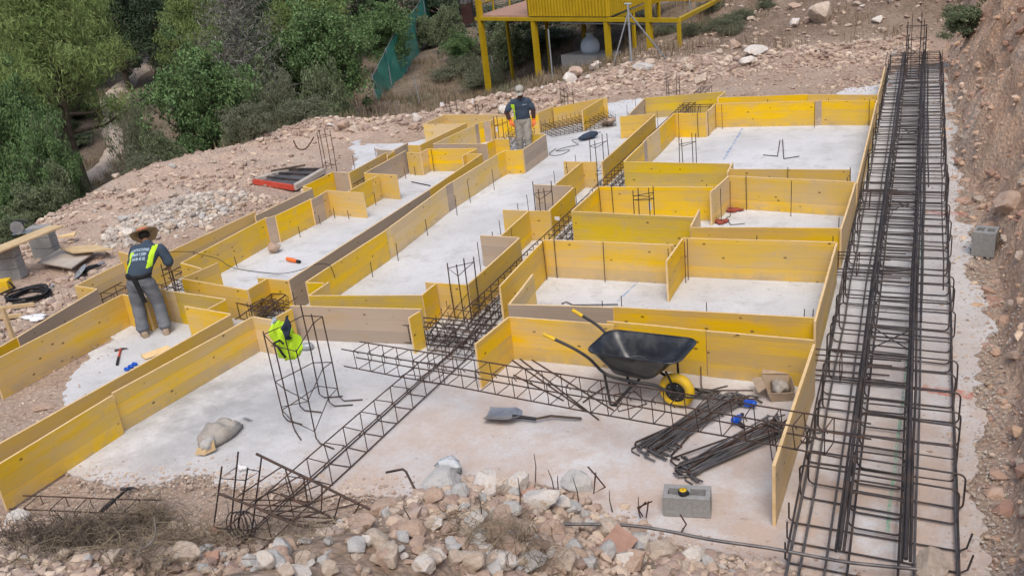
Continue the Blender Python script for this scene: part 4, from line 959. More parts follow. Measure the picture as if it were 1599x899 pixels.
    A = at(655, 790, .25); tag(MB().tube([at_y(603, 737, A.y+.1), at_y(629, 732, A.y+.1), at_y(634, 736, A.y+.08), at_y(664, 795, A.y)], .011, 7).build('bent_bar', 'rebar'), 'lone hooked bar sticking up out of the foreground rubble', 'rebar')
    g = at(925, 770, .08); tag(MB().tube([at_y(918, 728, g.y), at_y(929, 740, g.y), at_y(945, 760, g.y-.02), at_y(927, 770, g.y), at_y(930, 738, g.y)], .008, 5).build('bent_bar', 'rebar_rust'), 'rusty bar twisted to a triangle at the edge of the foreground rubble', 'rebar')
    for k, (x, y) in enumerate(((1004, 798), (1000, 800), (1009, 800), (1064, 822))):
        q = at(x, y+8, .03); mb = MB().tube([q, q+Vector((.03*k-.05, .02, .07)), q+Vector((.08-.03*k, .03, .15))], .007, 5)
        tag(mb.build('bent_bar', 'rebar_rust'), 'stubby rusty bar end in front of the block', 'rebar', 'stubby rusty bar ends')
    P = [(640, 806), (656, 803), (690, 807), (740, 816), (790, 823), (830, 821), (870, 818), (930, 818), (985, 820), (1040, 828), (1110, 842), (1200, 855), (1260, 866), (1330, 878), (1432, 888)]
    Z = [.28, .30, .34, .36, .36, .36, .36, .33, .27, .22, .18, .14, .12, .1, .08]
    tag(MB().tube(smooth_path([at(*q, z+.03) for q, z in zip(P, Z)], 4), .0135, 8).build('cable', 'rebar_grey'), 'long dark cable trailing along the top of the foreground rubble', 'cable')
pile()

def soft_ball(c, r, seed, amp=.25, nu=22, nv=14, M3=None):
    """lumpy closed shape"""
    q = random.Random(seed); ph = [q.uniform(0, 6.28) for _ in range(9)]; rings = []
    for i in range(nv+1):
        t = PI*i/nv; ring = []
        for j in range(nu):
            a = 2*PI*j/nu
            k = 1+amp*(.35*math.sin(3*a+ph[0])*math.sin(t)+.3*math.sin(2*t+ph[1])+.25*math.sin(5*a+ph[2]+2*t)*math.sin(t)+.2*math.sin(8*t+ph[3]+2*a))
            p = Vector((r[0]*math.sin(t)*math.cos(a)*k, r[1]*math.sin(t)*math.sin(a)*k, -r[2]*math.cos(t)*k))
            ring.append(Vector(c)+(M3 @ p if M3 is not None else p))
        rings.append(ring)
    return rings
def cement_bag():
    a, b2 = at(312, 706, 0), at(372, 664, 0); c = (a+b2)/2; d = b2-a; rz = math.atan2(d.y, d.x)
    root = thing('cement_bag', 'torn paper cement bag slumped on the grey concrete', 'cement bag', (c.x+.01, c.y+.02, .002)); root.rotation_euler = (0, 0, rz)
    n = 20; rings = []
    for i in range(15):
        u = i/14; x = -.26+.53*u; e = (math.sin(PI*min(1, max(0, u*1.04))))**.45
        hw = .045+.12*e; hh = .02+.085*e*(1-.2*u) + .012*math.sin(u*19); ring = []
        for j in range(n):
            t = 2*PI*j/n; ct, st = math.cos(t), math.sin(t)
            y = hw*math.copysign(abs(ct)**.7, ct)*(1+.05*math.sin(7*u*6+j)); z = hh*math.copysign(abs(st)**.8, st)*(1+.07*math.sin(9*u+j*1.9))
            ring.append(Vector((x+.02*math.sin(j*2.2+u*5), y, max(.0, z+hh*.85))))
        rings.append(ring)
    MB().loft(rings).build('sack', 'paper', root, world=False)
    MB().loft(soft_ball((-.27, -.10, .09), (.09, .055, .06), 3, .5, 14, 9)).build('cement', 'limestone_grey', root, world=False)
    MB().add([(-.36, -.12, .02), (-.30, -.16, .12), (-.24, -.17, .15), (-.26, -.19, .04), (-.40, -.02, .03), (-.37, -.05, .10)], [(0, 3, 2, 1), (0, 1, 5, 4)]).build('flap', 'timber', root, world=False)
    MB().add([(.33, -.10, .08), (.36, .08, .09), (.42, .05, .02), (.40, -.09, .02)], [(0, 1, 2, 3)]).build('flap', 'rebar_grey', root, world=False)
cement_bag()

def shovel():
    root = thing('shovel', 'grey shovel with a worn blade lying under the rebar lattice', 'shovel', tuple(at(790, 650, .02)))
    a, b2 = at(760, 648, .05), at(815, 655, .03); d = (b2-a).normalized(); s = Vector((-d.y, d.x, 0)); rings = []
    for i in range(9):
        u = i/8; p = a.lerp(b2, u); hw = .135*(1 if u < .75 else 1-(u-.75)*2.6)*(.92+.08*u); row = []
        for j in range(7):
            v = j/6*2-1; row.append(p+s*hw*v+Vector((0, 0, .035*v*v+.05*u*u)))
        rings.append(row)
    mb = MB(); mb.loft(rings, 0, True, False, False); mb.loft([[q-Vector((0, 0, .006)) for q in r] for r in reversed(rings)], 0, True, False, False)
    mb.build('blade', 'steel', root)
    q = b2+Vector((0, 0, .03)); MB().tube([q-d*.10, q+d*.16], .02, 8).build('socket', 'black_paint', root)
    MB().tube([q+d*.15, at(860, 649, .05), at(908, 653, .04)], .014, 8).build('handle', 'bark', root)
shovel()

def cutter(px_, label, rz):
    c = at(*px_, .05); root = thing('tie_gun', label, 'hand tool', tuple(c)); R = Matrix.Rotation(rz, 3, 'Z')
    def W(p): return c+R @ Vector(p)*.62
    mb = MB(); mb.loft([[W((x, y*sc, z*sc+.02)) for y, z in ((-.035, -.04), (.035, -.04), (.04, .0), (.035, .045), (-.035, .045), (-.04, 0))] for x, sc in ((-.10, .7), (-.085, 1), (.05, 1.05), (.065, .8))], 0, False)
    mb.build('housing', 'blue_plastic', root)
    MB().loft([[W((x, y, z+.02)) for y, z in ((-.022, -.025), (.022, -.025), (.022, .025), (-.022, .025))] for x in (.06, .16)], 0, False).build('nose', 'black_rubber', root)
    MB().tube([W((-.03, 0, -.02)), W((-.06, -.06, -.03)), W((-.10, -.14, -.035))], .022, 8).build('handle', 'black_rubber', root)
    MB().ball(W((-.09, .03, .03)), .035, 0, 10, 6).build('reel', 'blue_plastic', root)
cutter((1168, 631), 'blue tool lying beyond the bent bar pile, near the cardboard box', rad(190)); cutter((1153, 655), 'blue tool lying on top of the bent bar pile', rad(75))

def carton():
    c = at(1217, 617, 0); root = thing('cardboard_box', 'open crumpled cardboard box with paper in the corner of the nearest formwork', 'cardboard box', (c.x, c.y, .004)); root.rotation_euler = (0, 0, rad(18))
    w_, d_, h_ = .21, .26, .16; t = .006
    def sheet_(n, a, b2, c_, d2):
        A = [Vector(q) for q in (a, b2, c_, d2)]; nr = (A[1]-A[0]).cross(A[3]-A[0]).normalized()*t
        mb = MB(); mb.add([*A, *[q+nr for q in A]], [(0, 3, 2, 1), (4, 5, 6, 7), (0, 1, 5, 4), (1, 2, 6, 5), (2, 3, 7, 6), (3, 0, 4, 7)]); return mb.build(n, 'cardboard', root, world=False)
    x, y = w_/2, d_/2
    sheet_('bottom', (-x, -y, 0), (x, -y, 0), (x, y, 0), (-x, y, 0))
    sheet_('side', (-x, -y, 0), (-x, y, 0), (-x-.06, y-.01, h_), (-x-.05, -y+.01, h_)); sheet_('side', (x, y, 0), (x, -y, 0), (x+.03, -y, h_*.85), (x+.04, y, h_*.9))
    sheet_('side', (x, -y, 0), (-x, -y, 0), (-x-.04, -y-.03, h_*.7), (x+.02, -y-.05, h_*.75)); sheet_('side', (-x, y, 0), (x, y, 0), (x+.02, y+.03, h_*.9), (-x-.05, y+.04, h_))
    sheet_('flap', (-x-.05, -y+.01, h_), (-x-.06, y-.01, h_), (-x-.15, y+.02, h_*.80), (-x-.13, -y-.02, h_*.75)); sheet_('flap', (x+.02, y+.03, h_), (-x-.05, y+.04, h_*1.1), (-x-.02, y+.12, h_*1.15), (x, y+.13, h_*.8))
    mb = MB().loft(soft_ball((0, 0, .11), (.08, .10, .06), 8, .7, 14, 8)); o = mb.build('crumpled_paper', 'paper', None, origin=(0, 0, 0)); o.location = root.location; o.rotation_euler = root.rotation_euler
    tag(o, 'crumpled brown paper inside the open cardboard box', 'paper')
carton()

def hammer(px_a, px_b, label, hm, z=.02, headm='rebar_dark', grip='black_rubber', za=None, zb=None):
    A, B = at(*px_a, z if za is None else za), at(*px_b, z if zb is None else zb); d = (B-A).normalized(); s = d.cross(Vector((0, 0, 1))).normalized(); root = thing('hammer', label, 'hammer', tuple((A+B)/2))
    MB().tube([A, A.lerp(B, .45)], .017, 8).build('grip', grip, root); MB().tube([A.lerp(B, .43), B], .0135, 8).build('handle', hm, root)
    mb = MB(); mb.tube([B-s*.075, B-s*.055, B-s*.03, B+s*.02, B+s*.05, B+s*.10-d*.03], [.017, .017, .013, .016, .012, .004], 8); mb.build('head', headm, root)
hammer((182.5, 569), (188, 545), 'claw hammer with a red handle on the white concrete beside the worker\'s boots', 'red_paint', headm='rebar_dark')
_q = hit(165, 790); hammer((160, 797), (200, 762), 'black claw hammer lying on the soil near the cement bag', 'black_rubber', z=.06, za=.16, zb=.03)

def small(name, label, cat, mb, mat, group=None): return tag(mb.build(name, mat), label, cat, group)
c = at(203, 573, .0); _b = MB()
for k in range(3): _b.ball(at(198+6*k, 576-4*k, .025), (.05, .03, .025), 0, 8, 5)
small('glove', 'blue work glove dropped behind the yellow board by the red hammer', 'glove', _b, 'blue_plastic')
def ribbed():
    a, b2 = at(226, 560, .02), at(268, 545, .02); d = (b2-a).normalized(); s = Vector((-d.y, d.x, 0)); root = thing('offcut', 'striped timber offcut on the floor of the worker\'s pen', 'timber offcut', tuple(a))
    mb = MB()
    for k in range(6): mb.tube([a+s*(.03*k), b2+s*(.03*k)], .015, 6)
    mb.build('slats', 'board_edge', root)
ribbed()
def offcut_orange():
    root = thing('power_tool', 'small orange tool on the floor of the long left room', 'hand tool', tuple(at(456, 406, 0)))
    a, b2 = at(448, 404, .04), at(464, 408, .03)
    MB().tube([a, a.lerp(b2, .4), b2], [.03, .04, .03], 8).build('body', 'orange_plastic', root); MB().tube([b2, b2+(b2-a)*.25], .03, 8).build('end', 'black_rubber', root)
offcut_orange()
small('bottle', 'blue water bottle lying behind the hi-vis vest', 'bottle', MB().tube([at(470, 541, .05), at(476, 541, .05), at(486, 540, .05), at(489, 540, .05)], [.045, .05, .05, .02], 12), 'galv')
def rag(px_, lab, sd, mat='red_cloth', r=(.11, .08, .03)): small('rag', lab, 'rag', MB().loft(soft_ball(at(*px_, .03), r, sd, .8, 16, 8)), mat)
rag((1145, 327), 'red rag lying against the far board of the second room', 1); rag((1125, 345), 'red rag lying in the doorway of the second room', 2)
def jacket():
    c = at(918, 213, .03); root = thing('drill', 'dark blue power drill with its cord on the far white floor', 'drill', tuple(c))
    a, b2 = at(904, 217, .07), at(932, 208, .10)
    MB().tube([a, a.lerp(b2, .3), a.lerp(b2, .75), b2], [.03, .075, .09, .05], 9).build('body', 'denim_dark', root); MB().tube([a.lerp(b2, .7), at(925, 213, .02)], .04, 8).build('handle', 'black_rubber', root); MB().tube([b2, b2+(b2-a)*.2], .018, 6).build('chuck', 'steel', root)
    cord = [at(*q, .015) for q in ((904, 217), (893, 219), (899, 223), (902, 226), (880, 231), (868, 236), (889, 234), (880, 240), (866, 243), (858, 240), (868, 232))]
    MB().tube(smooth_path(cord, 4), .006, 5).build('cord', 'black_rubber', root)
jacket()
# cable over the boards at the left
P = [at(262, 393, .52), at(300, 393, .52), at(312, 397, .51), at(340, 404, .3), at(362, 417, .04), at(400, 424, .02), at(440, 427, .06), at(470, 421, .35), at(492, 413, .5), at(512, 413, .52), at(520, 424, .42), at(528, 450, .05)]
small('extension_cable', 'thin black cord draped over the boards of the long left room', 'cord', MB().tube(smooth_path(P, 5), .005, 5), 'black_rubber')

# workbench, sheets, tools at the left edge
def bench():
    # the plank table: timber board on two stacks of concrete blocks
    z = .52
    def stackb(base_px, n, rz, lab):
        p = hit(*base_px); root = thing('block_stack', lab, 'block stack', tuple(p), 'block stacks carrying the plank')
        for k in range(n):
            b_ = MB().box((0, 0, .10+.2*k), (.42, .24, .196)).build('block', 'block', root, world=False); b_.rotation_euler = (0, 0, rz+rnd.uniform(-.04, .04)); bv = b_.modifiers.new('b', 'BEVEL'); bv.width = .008; bv.segments = 2
        return p
    pa = stackb((22, 436), 3, rad(20), 'nearer stack of grey blocks holding up the saw plank'); pb = stackb((76, 402), 3, rad(20), 'farther stack of grey blocks holding up the saw plank')
    zz = max(pa.z, pb.z)+.602; A, B = at(84, 352, zz+.015), at(-30, 398, zz+.015); d = B-A
    o = MB().box((0, 0, .0135), (d.length, .34, .027)).build('plank', 'timber', origin=(0, 0, 0)); o.location = (A+B)/2+Vector((0.10, -.02, -.013)); o.rotation_euler = (0, 0, math.atan2(d.y, d.x)); tag(o, 'yellowish plank laid over two block stacks as a saw bench', 'plank')
    c = at(34, 362, zz+.04); root = thing('circular_saw', 'grey circular saw on the plank bench', 'circular saw', (c.x, c.y, zz+.018)); R = Matrix.Rotation(rad(35), 4, 'Z')
    MB().box((0, 0, .012), (.30, .17, .006), mat=Matrix.Rotation(rad(35), 3, 'Z')).build('base_plate', 'steel', root, world=False)
    MB().lathe([(0, -.012), (.11, -.012), (.115, 0), (.11, .012), (0, .012)], 24, 0, R @ Matrix.Translation((-.04, -.05, .12)) @ Matrix.Rotation(PI/2, 4, 'X'), False).build('blade_guard', 'steel', root, world=False)
    MB().lathe([(0, 0), (.055, 0), (.06, .03), (.055, .15), (.03, .17), (0, .17)], 16, 0, R @ Matrix.Translation((-.02, -.03, .12)) @ Matrix.Rotation(-PI/2, 4, 'X')).build('motor', 'black_rubber', root, world=False)
    MB().tube([R @ Vector(q) for q in ((-.10, .02, .15), (-.04, .02, .23), (.06, .02, .22), (.14, .02, .16))], .02, 8).build('handle', 'black_rubber', root, world=False)
    def plate(px4, zoff, th, mat, lab, name):
        P = [hit(*q) for q in px4]; zz_ = sum(p.z for p in P)/4+zoff; c = sum(P, Vector())/4
        Q = [at(q[0], q[1], zz_) for q in px4]; mb = MB(); mb.add([*[p for p in Q], *[p+Vector((0, 0, th)) for p in Q]], [(0, 3, 2, 1), (4, 5, 6, 7), (0, 1, 5, 4), (1, 2, 6, 5), (2, 3, 7, 6), (3, 0, 4, 7)])
        tag(mb.build(name, mat), lab, 'board')
    plate([(59, 411), (112, 420), (147, 396), (95, 389)], .08, .025, 'weathered_ply', 'grey weathered plywood square lying on the soil below the saw bench', 'plywood_sheet')
    plate([(93, 388), (113, 396), (176, 391), (150, 384)], .16, .027, 'timber', 'yellow board lying across the grey plywood square', 'plywood_sheet')
    plate([(88, 372), (92, 372), (116, 370), (120, 363)], .08, .027, 'board_edge', 'short yellow board lying behind the saw bench', 'plywood_sheet')
    # hose coil
    p = hit(48, 466); mb = MB(); pts = []
    for i in range(150):
        a = i*2*PI/25; r = .30+.035*math.sin(i*.77)+.03*((i//25) % 3-1); pts.append(p+Vector((r*math.cos(a), r*math.sin(a)*.95, .03+.016*(i//25)+.01*math.sin(i*.6))))
    small('hose', 'black hose coiled flat on the soil at the left edge', 'hose', mb.tube(pts, .018, 6), 'black_rubber')
    # disc cutter
    p = hit(128, 432); root = thing('angle_grinder', 'angle grinder with a big grey disc lying outside the boards', 'angle grinder', tuple(p)); Rt = Matrix.Translation((0, 0, .10)) @ Matrix.Rotation(rad(38), 4, Vector((.75, -.6, 0)))
    MB().lathe([(.012, -.004), (.150, -.004), (.150, .004), (.012, .004)], 30, 0, Rt, False).build('disc', 'galv', root, world=False); MB().lathe([(0, -.012), (.03, -.012), (.03, .012), (0, .012)], 14, 0, Rt).build('hub', 'steel', root, world=False)
    q = hit(160, 418)-p; MB().tube([Vector((.05, .03, .09)), q*.45+Vector((0, 0, .09)), q*.95+Vector((0, 0, .06))], [.04, .045, .03], 8).build('body', 'black_rubber', root, world=False)
    MB().tube([q*.8+Vector((0, 0, .08)), q*1.15+Vector((0, 0, .07))], .03, 7).build('handle', 'steel', root, world=False)
    # yellow box with a black clamp at the frame edge
    p = hit(2, 462); root = thing('sash_clamp', 'black bar clamp leaning at the left edge', 'clamp', tuple(p))
    MB().tube([p+Vector((0, 0, .02)), at_y(23, 449, p.y), at_y(14, 440, p.y)], .018, 6).build('bar', 'black_paint', root)
    p = hit(4, 456); tag(MB().box(p+Vector((-.02, .05, .09)), (.26, .2, .18), rz=.5).build('tool_case', 'yellow_plastic'), 'yellow plastic tool case half in view at the left edge', 'case')
    # laths
    for k, (a, b2, lab) in enumerate((((-10, 487), (55, 480), 'upper timber lath lying left of the grey panel'), ((-10, 502), (36, 497), 'lower timber lath lying left of the grey panel'))):
        A, B = hit(*a)+Vector((0, 0, .05)), hit(*b2)+Vector((0, 0, .05)); mb = MB(); d = (B-A).normalized(); s = Vector((-d.y, d.x, 0))*.035; u = Vector((0, 0, .025))
        mb.loft([[P_+s+u, P_-s+u, P_-s-u, P_+s-u] for P_ in (A, B)], 0, False); small('lath', lab, 'lath', mb, 'timber')
    P0 = at(22, 530, .3); mb = MB(); a, b2 = at_y(3, 480, P0.y), at_y(24, 538, P0.y); s = Vector((.035, 0, 0)); u = Vector((0, .02, 0)); mb.loft([[q+s+u, q-s+u, q-s-u, q+s-u] for q in (a, b2)], 0, False)
    small('stake', 'pale timber stake leaning behind the grey panel at the left edge', 'stake', mb, 'timber')
    p = hit(78, 470); tag(MB().tube([p+Vector((0, 0, .02)), hit(80, 452)+Vector((0, 0, .03)), hit(84, 448)+Vector((0, 0, .04))], [.012, .012, .03], 7).build('pry_bar', 'galv'), 'grey pry bar lying right of the coiled hose', 'tool')
    p = hit(55, 498); small('rag', 'white rag lying by the laths at the left', 'rag', MB().loft(soft_ball(p+Vector((0, 0, .03)), (.20, .10, .03), 5, .7, 14, 7)), 'white_tag')
bench()

def shutter_frame():
    P = [at(397, 287, .02), at(460, 297, .02), at(506, 270, .02), at(450, 270, .02)]; c = sum(P, Vector())/4
    root = thing('shutter_frame', 'red and grey steel shutter frame lying on the spoil', 'shutter frame', tuple(c)); up = Vector((0, 0, .15))
    def beam(a, b2, mat, w_=.06, h_=.11, z=0):
        d = (b2-a).normalized(); s = Vector((-d.y, d.x, 0))*w_/2; q = Vector((0, 0, z)); MB().loft([[p+s+q, p-s+q, p-s+q+Vector((0, 0, h_)), p+s+q+Vector((0, 0, h_))] for p in (a, b2)], 0, False).build('rail', mat, root)
    beam(P[0], P[1], 'red_paint'); beam(P[1], P[2], 'weathered_ply', .12); beam(P[0], P[3], 'weathered_ply', .12); beam(P[3], P[2], 'rebar_dark')
    for t in (.35, .7): beam(P[0].lerp(P[3], t), P[1].lerp(P[2], t), 'rebar_dark', .05, .08, .01)
    MB().add([p+Vector((0, 0, .05)) for p in P], [(0, 1, 2, 3)]).build('plate', 'rebar_grey', root)
    tag(MB().tube([at(424, 267, .2), at(476, 258, .3)], .025, 6).build('timber_pole', 'bark'), 'dark pole lying behind the red shutter frame', 'pole')
    tag(MB().tube(smooth_path([at_y(458, 219, 17.2), at_y(465, 232, 17.2), at_y(476, 233, 17.2), at_y(484, 224, 17.2), at_y(490, 214, 17.2)], 4), .015, 5).build('bent_bar', 'rebar_rust'), 'curled rusty bar standing beside the leaning starter bars', 'rebar')
shutter_frame()

# hi-vis vest on the column cage
def vest():
    A = at(418, 508, .95); Y = at(440, 560, .6).y; root = thing('hi_vis_vest', 'bright yellow-green work vest hung over the upright rebar cage', 'vest', tuple(at_y(445, 560, Y)))
    def cloth(pts_rows, name, mat, Yo=0, th=.018):
        rows = [[at_y(x, y, Y+Yo+dz) for x, y, dz in r] for r in pts_rows]
        n = len(rows[0]); fine = []
        for r in rows:
            q = []
            for i in range(n-1):
                for k in range(4): q.append(r[i].lerp(r[i+1], k/4))
            fine.append(q+[r[-1]])
        g = []
        for i in range(len(fine)-1):
            for k in range(4): g.append([a.lerp(b2, k/4) for a, b2 in zip(fine[i], fine[i+1])])
        g.append(fine[-1])
        for i, r in enumerate(g):
            for j, p in enumerate(r): p.y += .02*math.sin(i*.9+j*1.1)+.015*math.sin(j*2.1-i*.5)
        mb = MB(); mb.loft(g, 0, True, False, False); mb.loft([[p+Vector((0, th, 0)) for p in r] for r in reversed(g)], 0, True, False, False); mb.build(name, mat, root)
    cloth([[(424, 504, .05), (436, 500, .0), (447, 506, .02), (452, 512, .05)], [(421, 515, .05), (432, 516, -.03), (448, 518, -.04), (458, 516, .05)], [(425, 535, .06), (440, 537, -.04), (455, 535, -.05), (466, 528, .05)], [(436, 557, .06), (446, 560, -.02), (458, 558, -.03), (473, 543, .05)], [(443, 560, .06), (450, 562, 0), (461, 561, 0), (467, 556, .05)]], 'body', 'hi_vis')
    cloth([[(446, 494, -.05), (448, 494, -.05)], [(441, 510, -.06), (452, 512, -.06)], [(437, 516, -.07), (454, 526, -.07)], [(448, 530, -.05), (453, 531, -.05)]], 'dark_shirt', 'denim_dark', -.03)
    cloth([[(424, 496, .0), (430, 497, 0)], [(424, 506, 0), (431, 504, 0)]], 'collar', 'tank_grey', -.01)
    MB().tube([at_y(427, 537, Y-.06), at_y(434, 541, Y-.07), at_y(441, 552, Y-.07), at_y(446, 558, Y-.06)], .014, 6).build('strap', 'leather', root)
    MB().tube([at_y(427, 536, Y-.05), at_y(437, 531, Y-.08), at_y(443, 537, Y-.08)], .012, 6).build('strap', 'leather', root)
vest()

# white delivery tags wired to the cages
def tagc(px_, Y, sz, lab):
    c = at_y(px_[0], px_[1], Y); mb = MB().box(c, (sz[0], .004, sz[1]), rz=rnd.uniform(-.4, .4)); tag(mb.build('delivery_tag', 'white_tag'), lab, 'tag')
Yc = at(855, 372).y
tagc((870, 341), Yc, (.09, .06), 'white tag hanging on the slim starter bars left of the yellow trench'); tagc((853, 348), Yc, (.04, .09), 'white tag folded at the foot of the slim starter bars'); tagc((936, 256), at(940, 290).y, (.10, .10), 'white tag on the starter bars next to the olive corner')
tagc((1015, 322), at(1015, 378).y, (.04, .13), 'white tag hanging down on the starter bars tied by a square loop'); tagc((776, 202), at(780, 236).y, (.05, .11), 'white tag on the starter bars in front of the man in the cap'); tagc((690, 163), at(700, 192).y, (.10, .10), 'white tag on the starter bars at the far left corner of the maze'); tagc((738, 158), at(748, 192).y, (.04, .13), 'white tag at the tip of a starter bar behind the man in the cap'); tagc((867, 187), at(880, 190).y, (.11, .12), 'white tag on the cage right of the man in the cap'); tagc((1066, 268), at(1066, 290).y, (.025, .14), 'white tag on the thin starter bars by the olive panel')
# ------------------------------------------------------------------ yellow steel house on posts
def house():
    ZP = 1.0; PA, PB = at(747, 33, ZP), at(1060, 36, ZP); u = (PB-PA).normalized(); PC = at(1112, 9, ZP); v = (PC-PB); v.z = 0; v = v.normalized()
    if abs(v.dot(u)) > .75: v = Vector((-u.y, u.x, 0))
    Z = Vector((0, 0, 1)); W_ = (PB-PA).length; D_ = 6.5
    root = thing('yellow_house', 'yellow steel house of corrugated sheet raised on yellow posts above the slope', 'house', tuple(PA))
    def at_uv(a, b2, z): return PA+u*a+v*b2+Z*(z-ZP)
    def bm(a, b2, w_, h_, mat='yellow_steel', name='beam'):
        d = (b2-a).normalized(); s = d.cross(Z).normalized()*w_/2
        return MB().loft([[p+s, p-s, p-s+Z*h_, p+s+Z*h_] for p in (a, b2)], 0, False).build(name, mat, root)
    def ucol(px_): # distance along the front line for a photo column
        lo, hi = 0.0, W_
        for _ in range(40):
            m = (lo+hi)/2
            if pix(PA+u*m)[0] < px_: lo = m
            else: hi = m
        return lo
    def post(a, b2, wd, top, name='post'):
        p = at_uv(a, b2, ZP); g = tz(p.x, p.y)-.3
        MB().box((p.x, p.y, (g+top)/2), (wd, wd, top-g), rz=math.atan2(u.y, u.x)).build(name, 'yellow_steel', root)
    bm(at_uv(-.15, 0, ZP+.02), at_uv(W_, 0, ZP+.02), .14, .13); bm(at_uv(W_, 0, ZP+.02), at_uv(W_, D_, ZP+.02), .14, .13); bm(at_uv(-.1, D_, ZP+.02), at_uv(W_, D_, ZP+.02), .14, .13); bm(at_uv(-.1, 0, ZP+.02), at_uv(-.1, D_, ZP+.02), .14, .13)
    xw0, xw1 = ucol(826), ucol(951)
    for k in range(5): bm(at_uv(xw0+(xw1-xw0)*k/4, .1, ZP-.03), at_uv(xw0+(xw1-xw0)*k/4, D_-.1, ZP-.03), .10, .12, 'yellow_steel', 'joist')
    # floor decks
    for (a0, a1, mat, nm) in ((-.1, xw0, 'terracotta', 'deck'), (xw0, xw1, 'rebar_grey', 'floor')):
        P = [at_uv(a0, .08, ZP+.15), at_uv(a1, .08, ZP+.15), at_uv(a1, D_, ZP+.15), at_uv(a0, D_, ZP+.15)]
        MB().add([*P, *[p+Z*.06 for p in P]], [(0, 3, 2, 1), (4, 5, 6, 7), (0, 1, 5, 4), (1, 2, 6, 5), (2, 3, 7, 6), (3, 0, 4, 7)]).build(nm, mat, root)
    def corr(a, b2, z0, z1, n, nrm, name='wall'):
        pts = []
        for i in range(n+1):
            p = a.lerp(b2, i/n); k = i % 4; pts.append(p+nrm*(.045 if k in (1, 2) else 0))
        mb = MB()
        fr = [Vector((p.x, p.y, z0)) for p in pts]+[Vector((p.x, p.y, z1)) for p in pts]; bk = [q-nrm*.05 for q in fr]; m = len(pts)
        mb.add(fr, [(i, i+1, m+i+1, m+i) for i in range(m-1)]); mb.add([Vector((p.x, p.y, z)) for z in (z0, z1) for p in (a-nrm*.05, b2-nrm*.05)], [(1, 0, 2, 3)])
        return mb.build(name, 'yellow_steel', root)
    z0, z1 = ZP+.19, ZP+2.8
    corr(at_uv(xw0, .02, 0), at_uv(xw1, .02, 0), z0, z1, 104, -v); corr(at_uv(xw1, .02, 0), at_uv(xw1, D_-.2, 0), z0, z1, 110, u); corr(at_uv(xw0, D_-.2, 0), at_uv(xw0, .02, 0), z0, z1, 110, -u); corr(at_uv(xw1, D_-.2, 0), at_uv(xw0, D_-.2, 0), z0, z1, 110, v)
    P = [at_uv(xw0-.2, -.2, z1), at_uv(xw1+.2, -.2, z1), at_uv(xw1+.2, D_, z1+.3), at_uv(xw0-.2, D_, z1+.3)]
    MB().add([*P, *[p+Z*.1 for p in P]], [(0, 3, 2, 1), (4, 5, 6, 7), (0, 1, 5, 4), (1, 2, 6, 5), (2, 3, 7, 6), (3, 0, 4, 7)]).build('roof', 'yellow_steel', root)
    for px_, wd, top in ((750, .19, z1), (833, .18, ZP), (947, .17, ZP), (1013, .17, z1)): post(ucol(px_), .02, wd, top)
    for a, b2 in ((0, 2.6), (xw0-.6, 2.6), (xw0, 5.5), (xw0+1.2, 3.4), (xw1, 2.6), (xw1, 5.8), (W_-.1, D_)): post(a, b2, .11, ZP)
    post(W_, .0, .10, ZP); post(W_, D_, .18, z1)
    bm(at_uv(xw1, 4.4, ZP+.18), at_uv(W_, 4.4, ZP+.18), .12, .18); bm(at_uv(W_, .1, ZP+.95), at_uv(W_, D_, ZP+.95), .06, .06, name='rail')
    for k in range(4):      # railing of the left deck
        a = xw0*k/4+.25; MB().tube([at_uv(a, D_-.6, ZP+.2), at_uv(a, D_-.6, ZP+1.25)], .03, 6).build('baluster', 'yellow_steel', root)
    for k in range(1, 4): MB().tube([at_uv(-.08, k*1.6, ZP+.2), at_uv(-.08, k*1.6, ZP+1.25)], .04, 6).build('baluster', 'yellow_steel', root)
    for z in (.65, 1.22):
        MB().tube([at_uv(-.08, .1, ZP+z), at_uv(-.08, D_-.6, ZP+z)], .03, 6).build('rail', 'yellow_steel', root); MB().tube([at_uv(-.08, D_-.6, ZP+z), at_uv(xw0, D_-.6, ZP+z)], .03, 6).build('rail', 'yellow_steel', root)
    MB().tube([at_uv(xw1*.66, .05, ZP-.06), at_uv(W_, .05, ZP-.06)], .03, 6).build('pipe', 'galv', root)
    # water tank on its block plinth between the posts
    p = hit(916, 104); g = tz(p.x, p.y); up = Vector((p.x, p.y, g))
    r2 = thing('plinth', 'low rough concrete plinth under the grey tank below the house', 'plinth', tuple(up)); R = math.atan2(u.y, u.x)
    hh = max(.4, rise(up, 88)); MB().box((up.x, up.y+.6, g+hh/2-.15), (2.0, 1.3, hh+.3), rz=R).build('base', 'block', r2)
    tank = thing('water_tank', 'bulbous grey water tank standing under the yellow house', 'water tank', (up.x, up.y+.6, g+hh)); s_ = max(.6, (rise(Vector((up.x, up.y+.6, g+hh)), 51)))
    MB().lathe([(0, 0), (.40*s_, .0), (.47*s_, .14*s_), (.49*s_, .32*s_), (.46*s_, .48*s_), (.38*s_, .64*s_), (.26*s_, .76*s_), (.17*s_, .82*s_), (.17*s_, .97*s_), (.14*s_, 1.0*s_), (0, 1.0*s_)], 26).build('body', 'tank_grey', tank, world=False)
    MB().lathe([(.18*s_, .90*s_), (.20*s_, .92*s_), (.20*s_, .98*s_), (.0, 1.01*s_)], 20).build('lid', 'tank_grey', tank, world=False)
house()
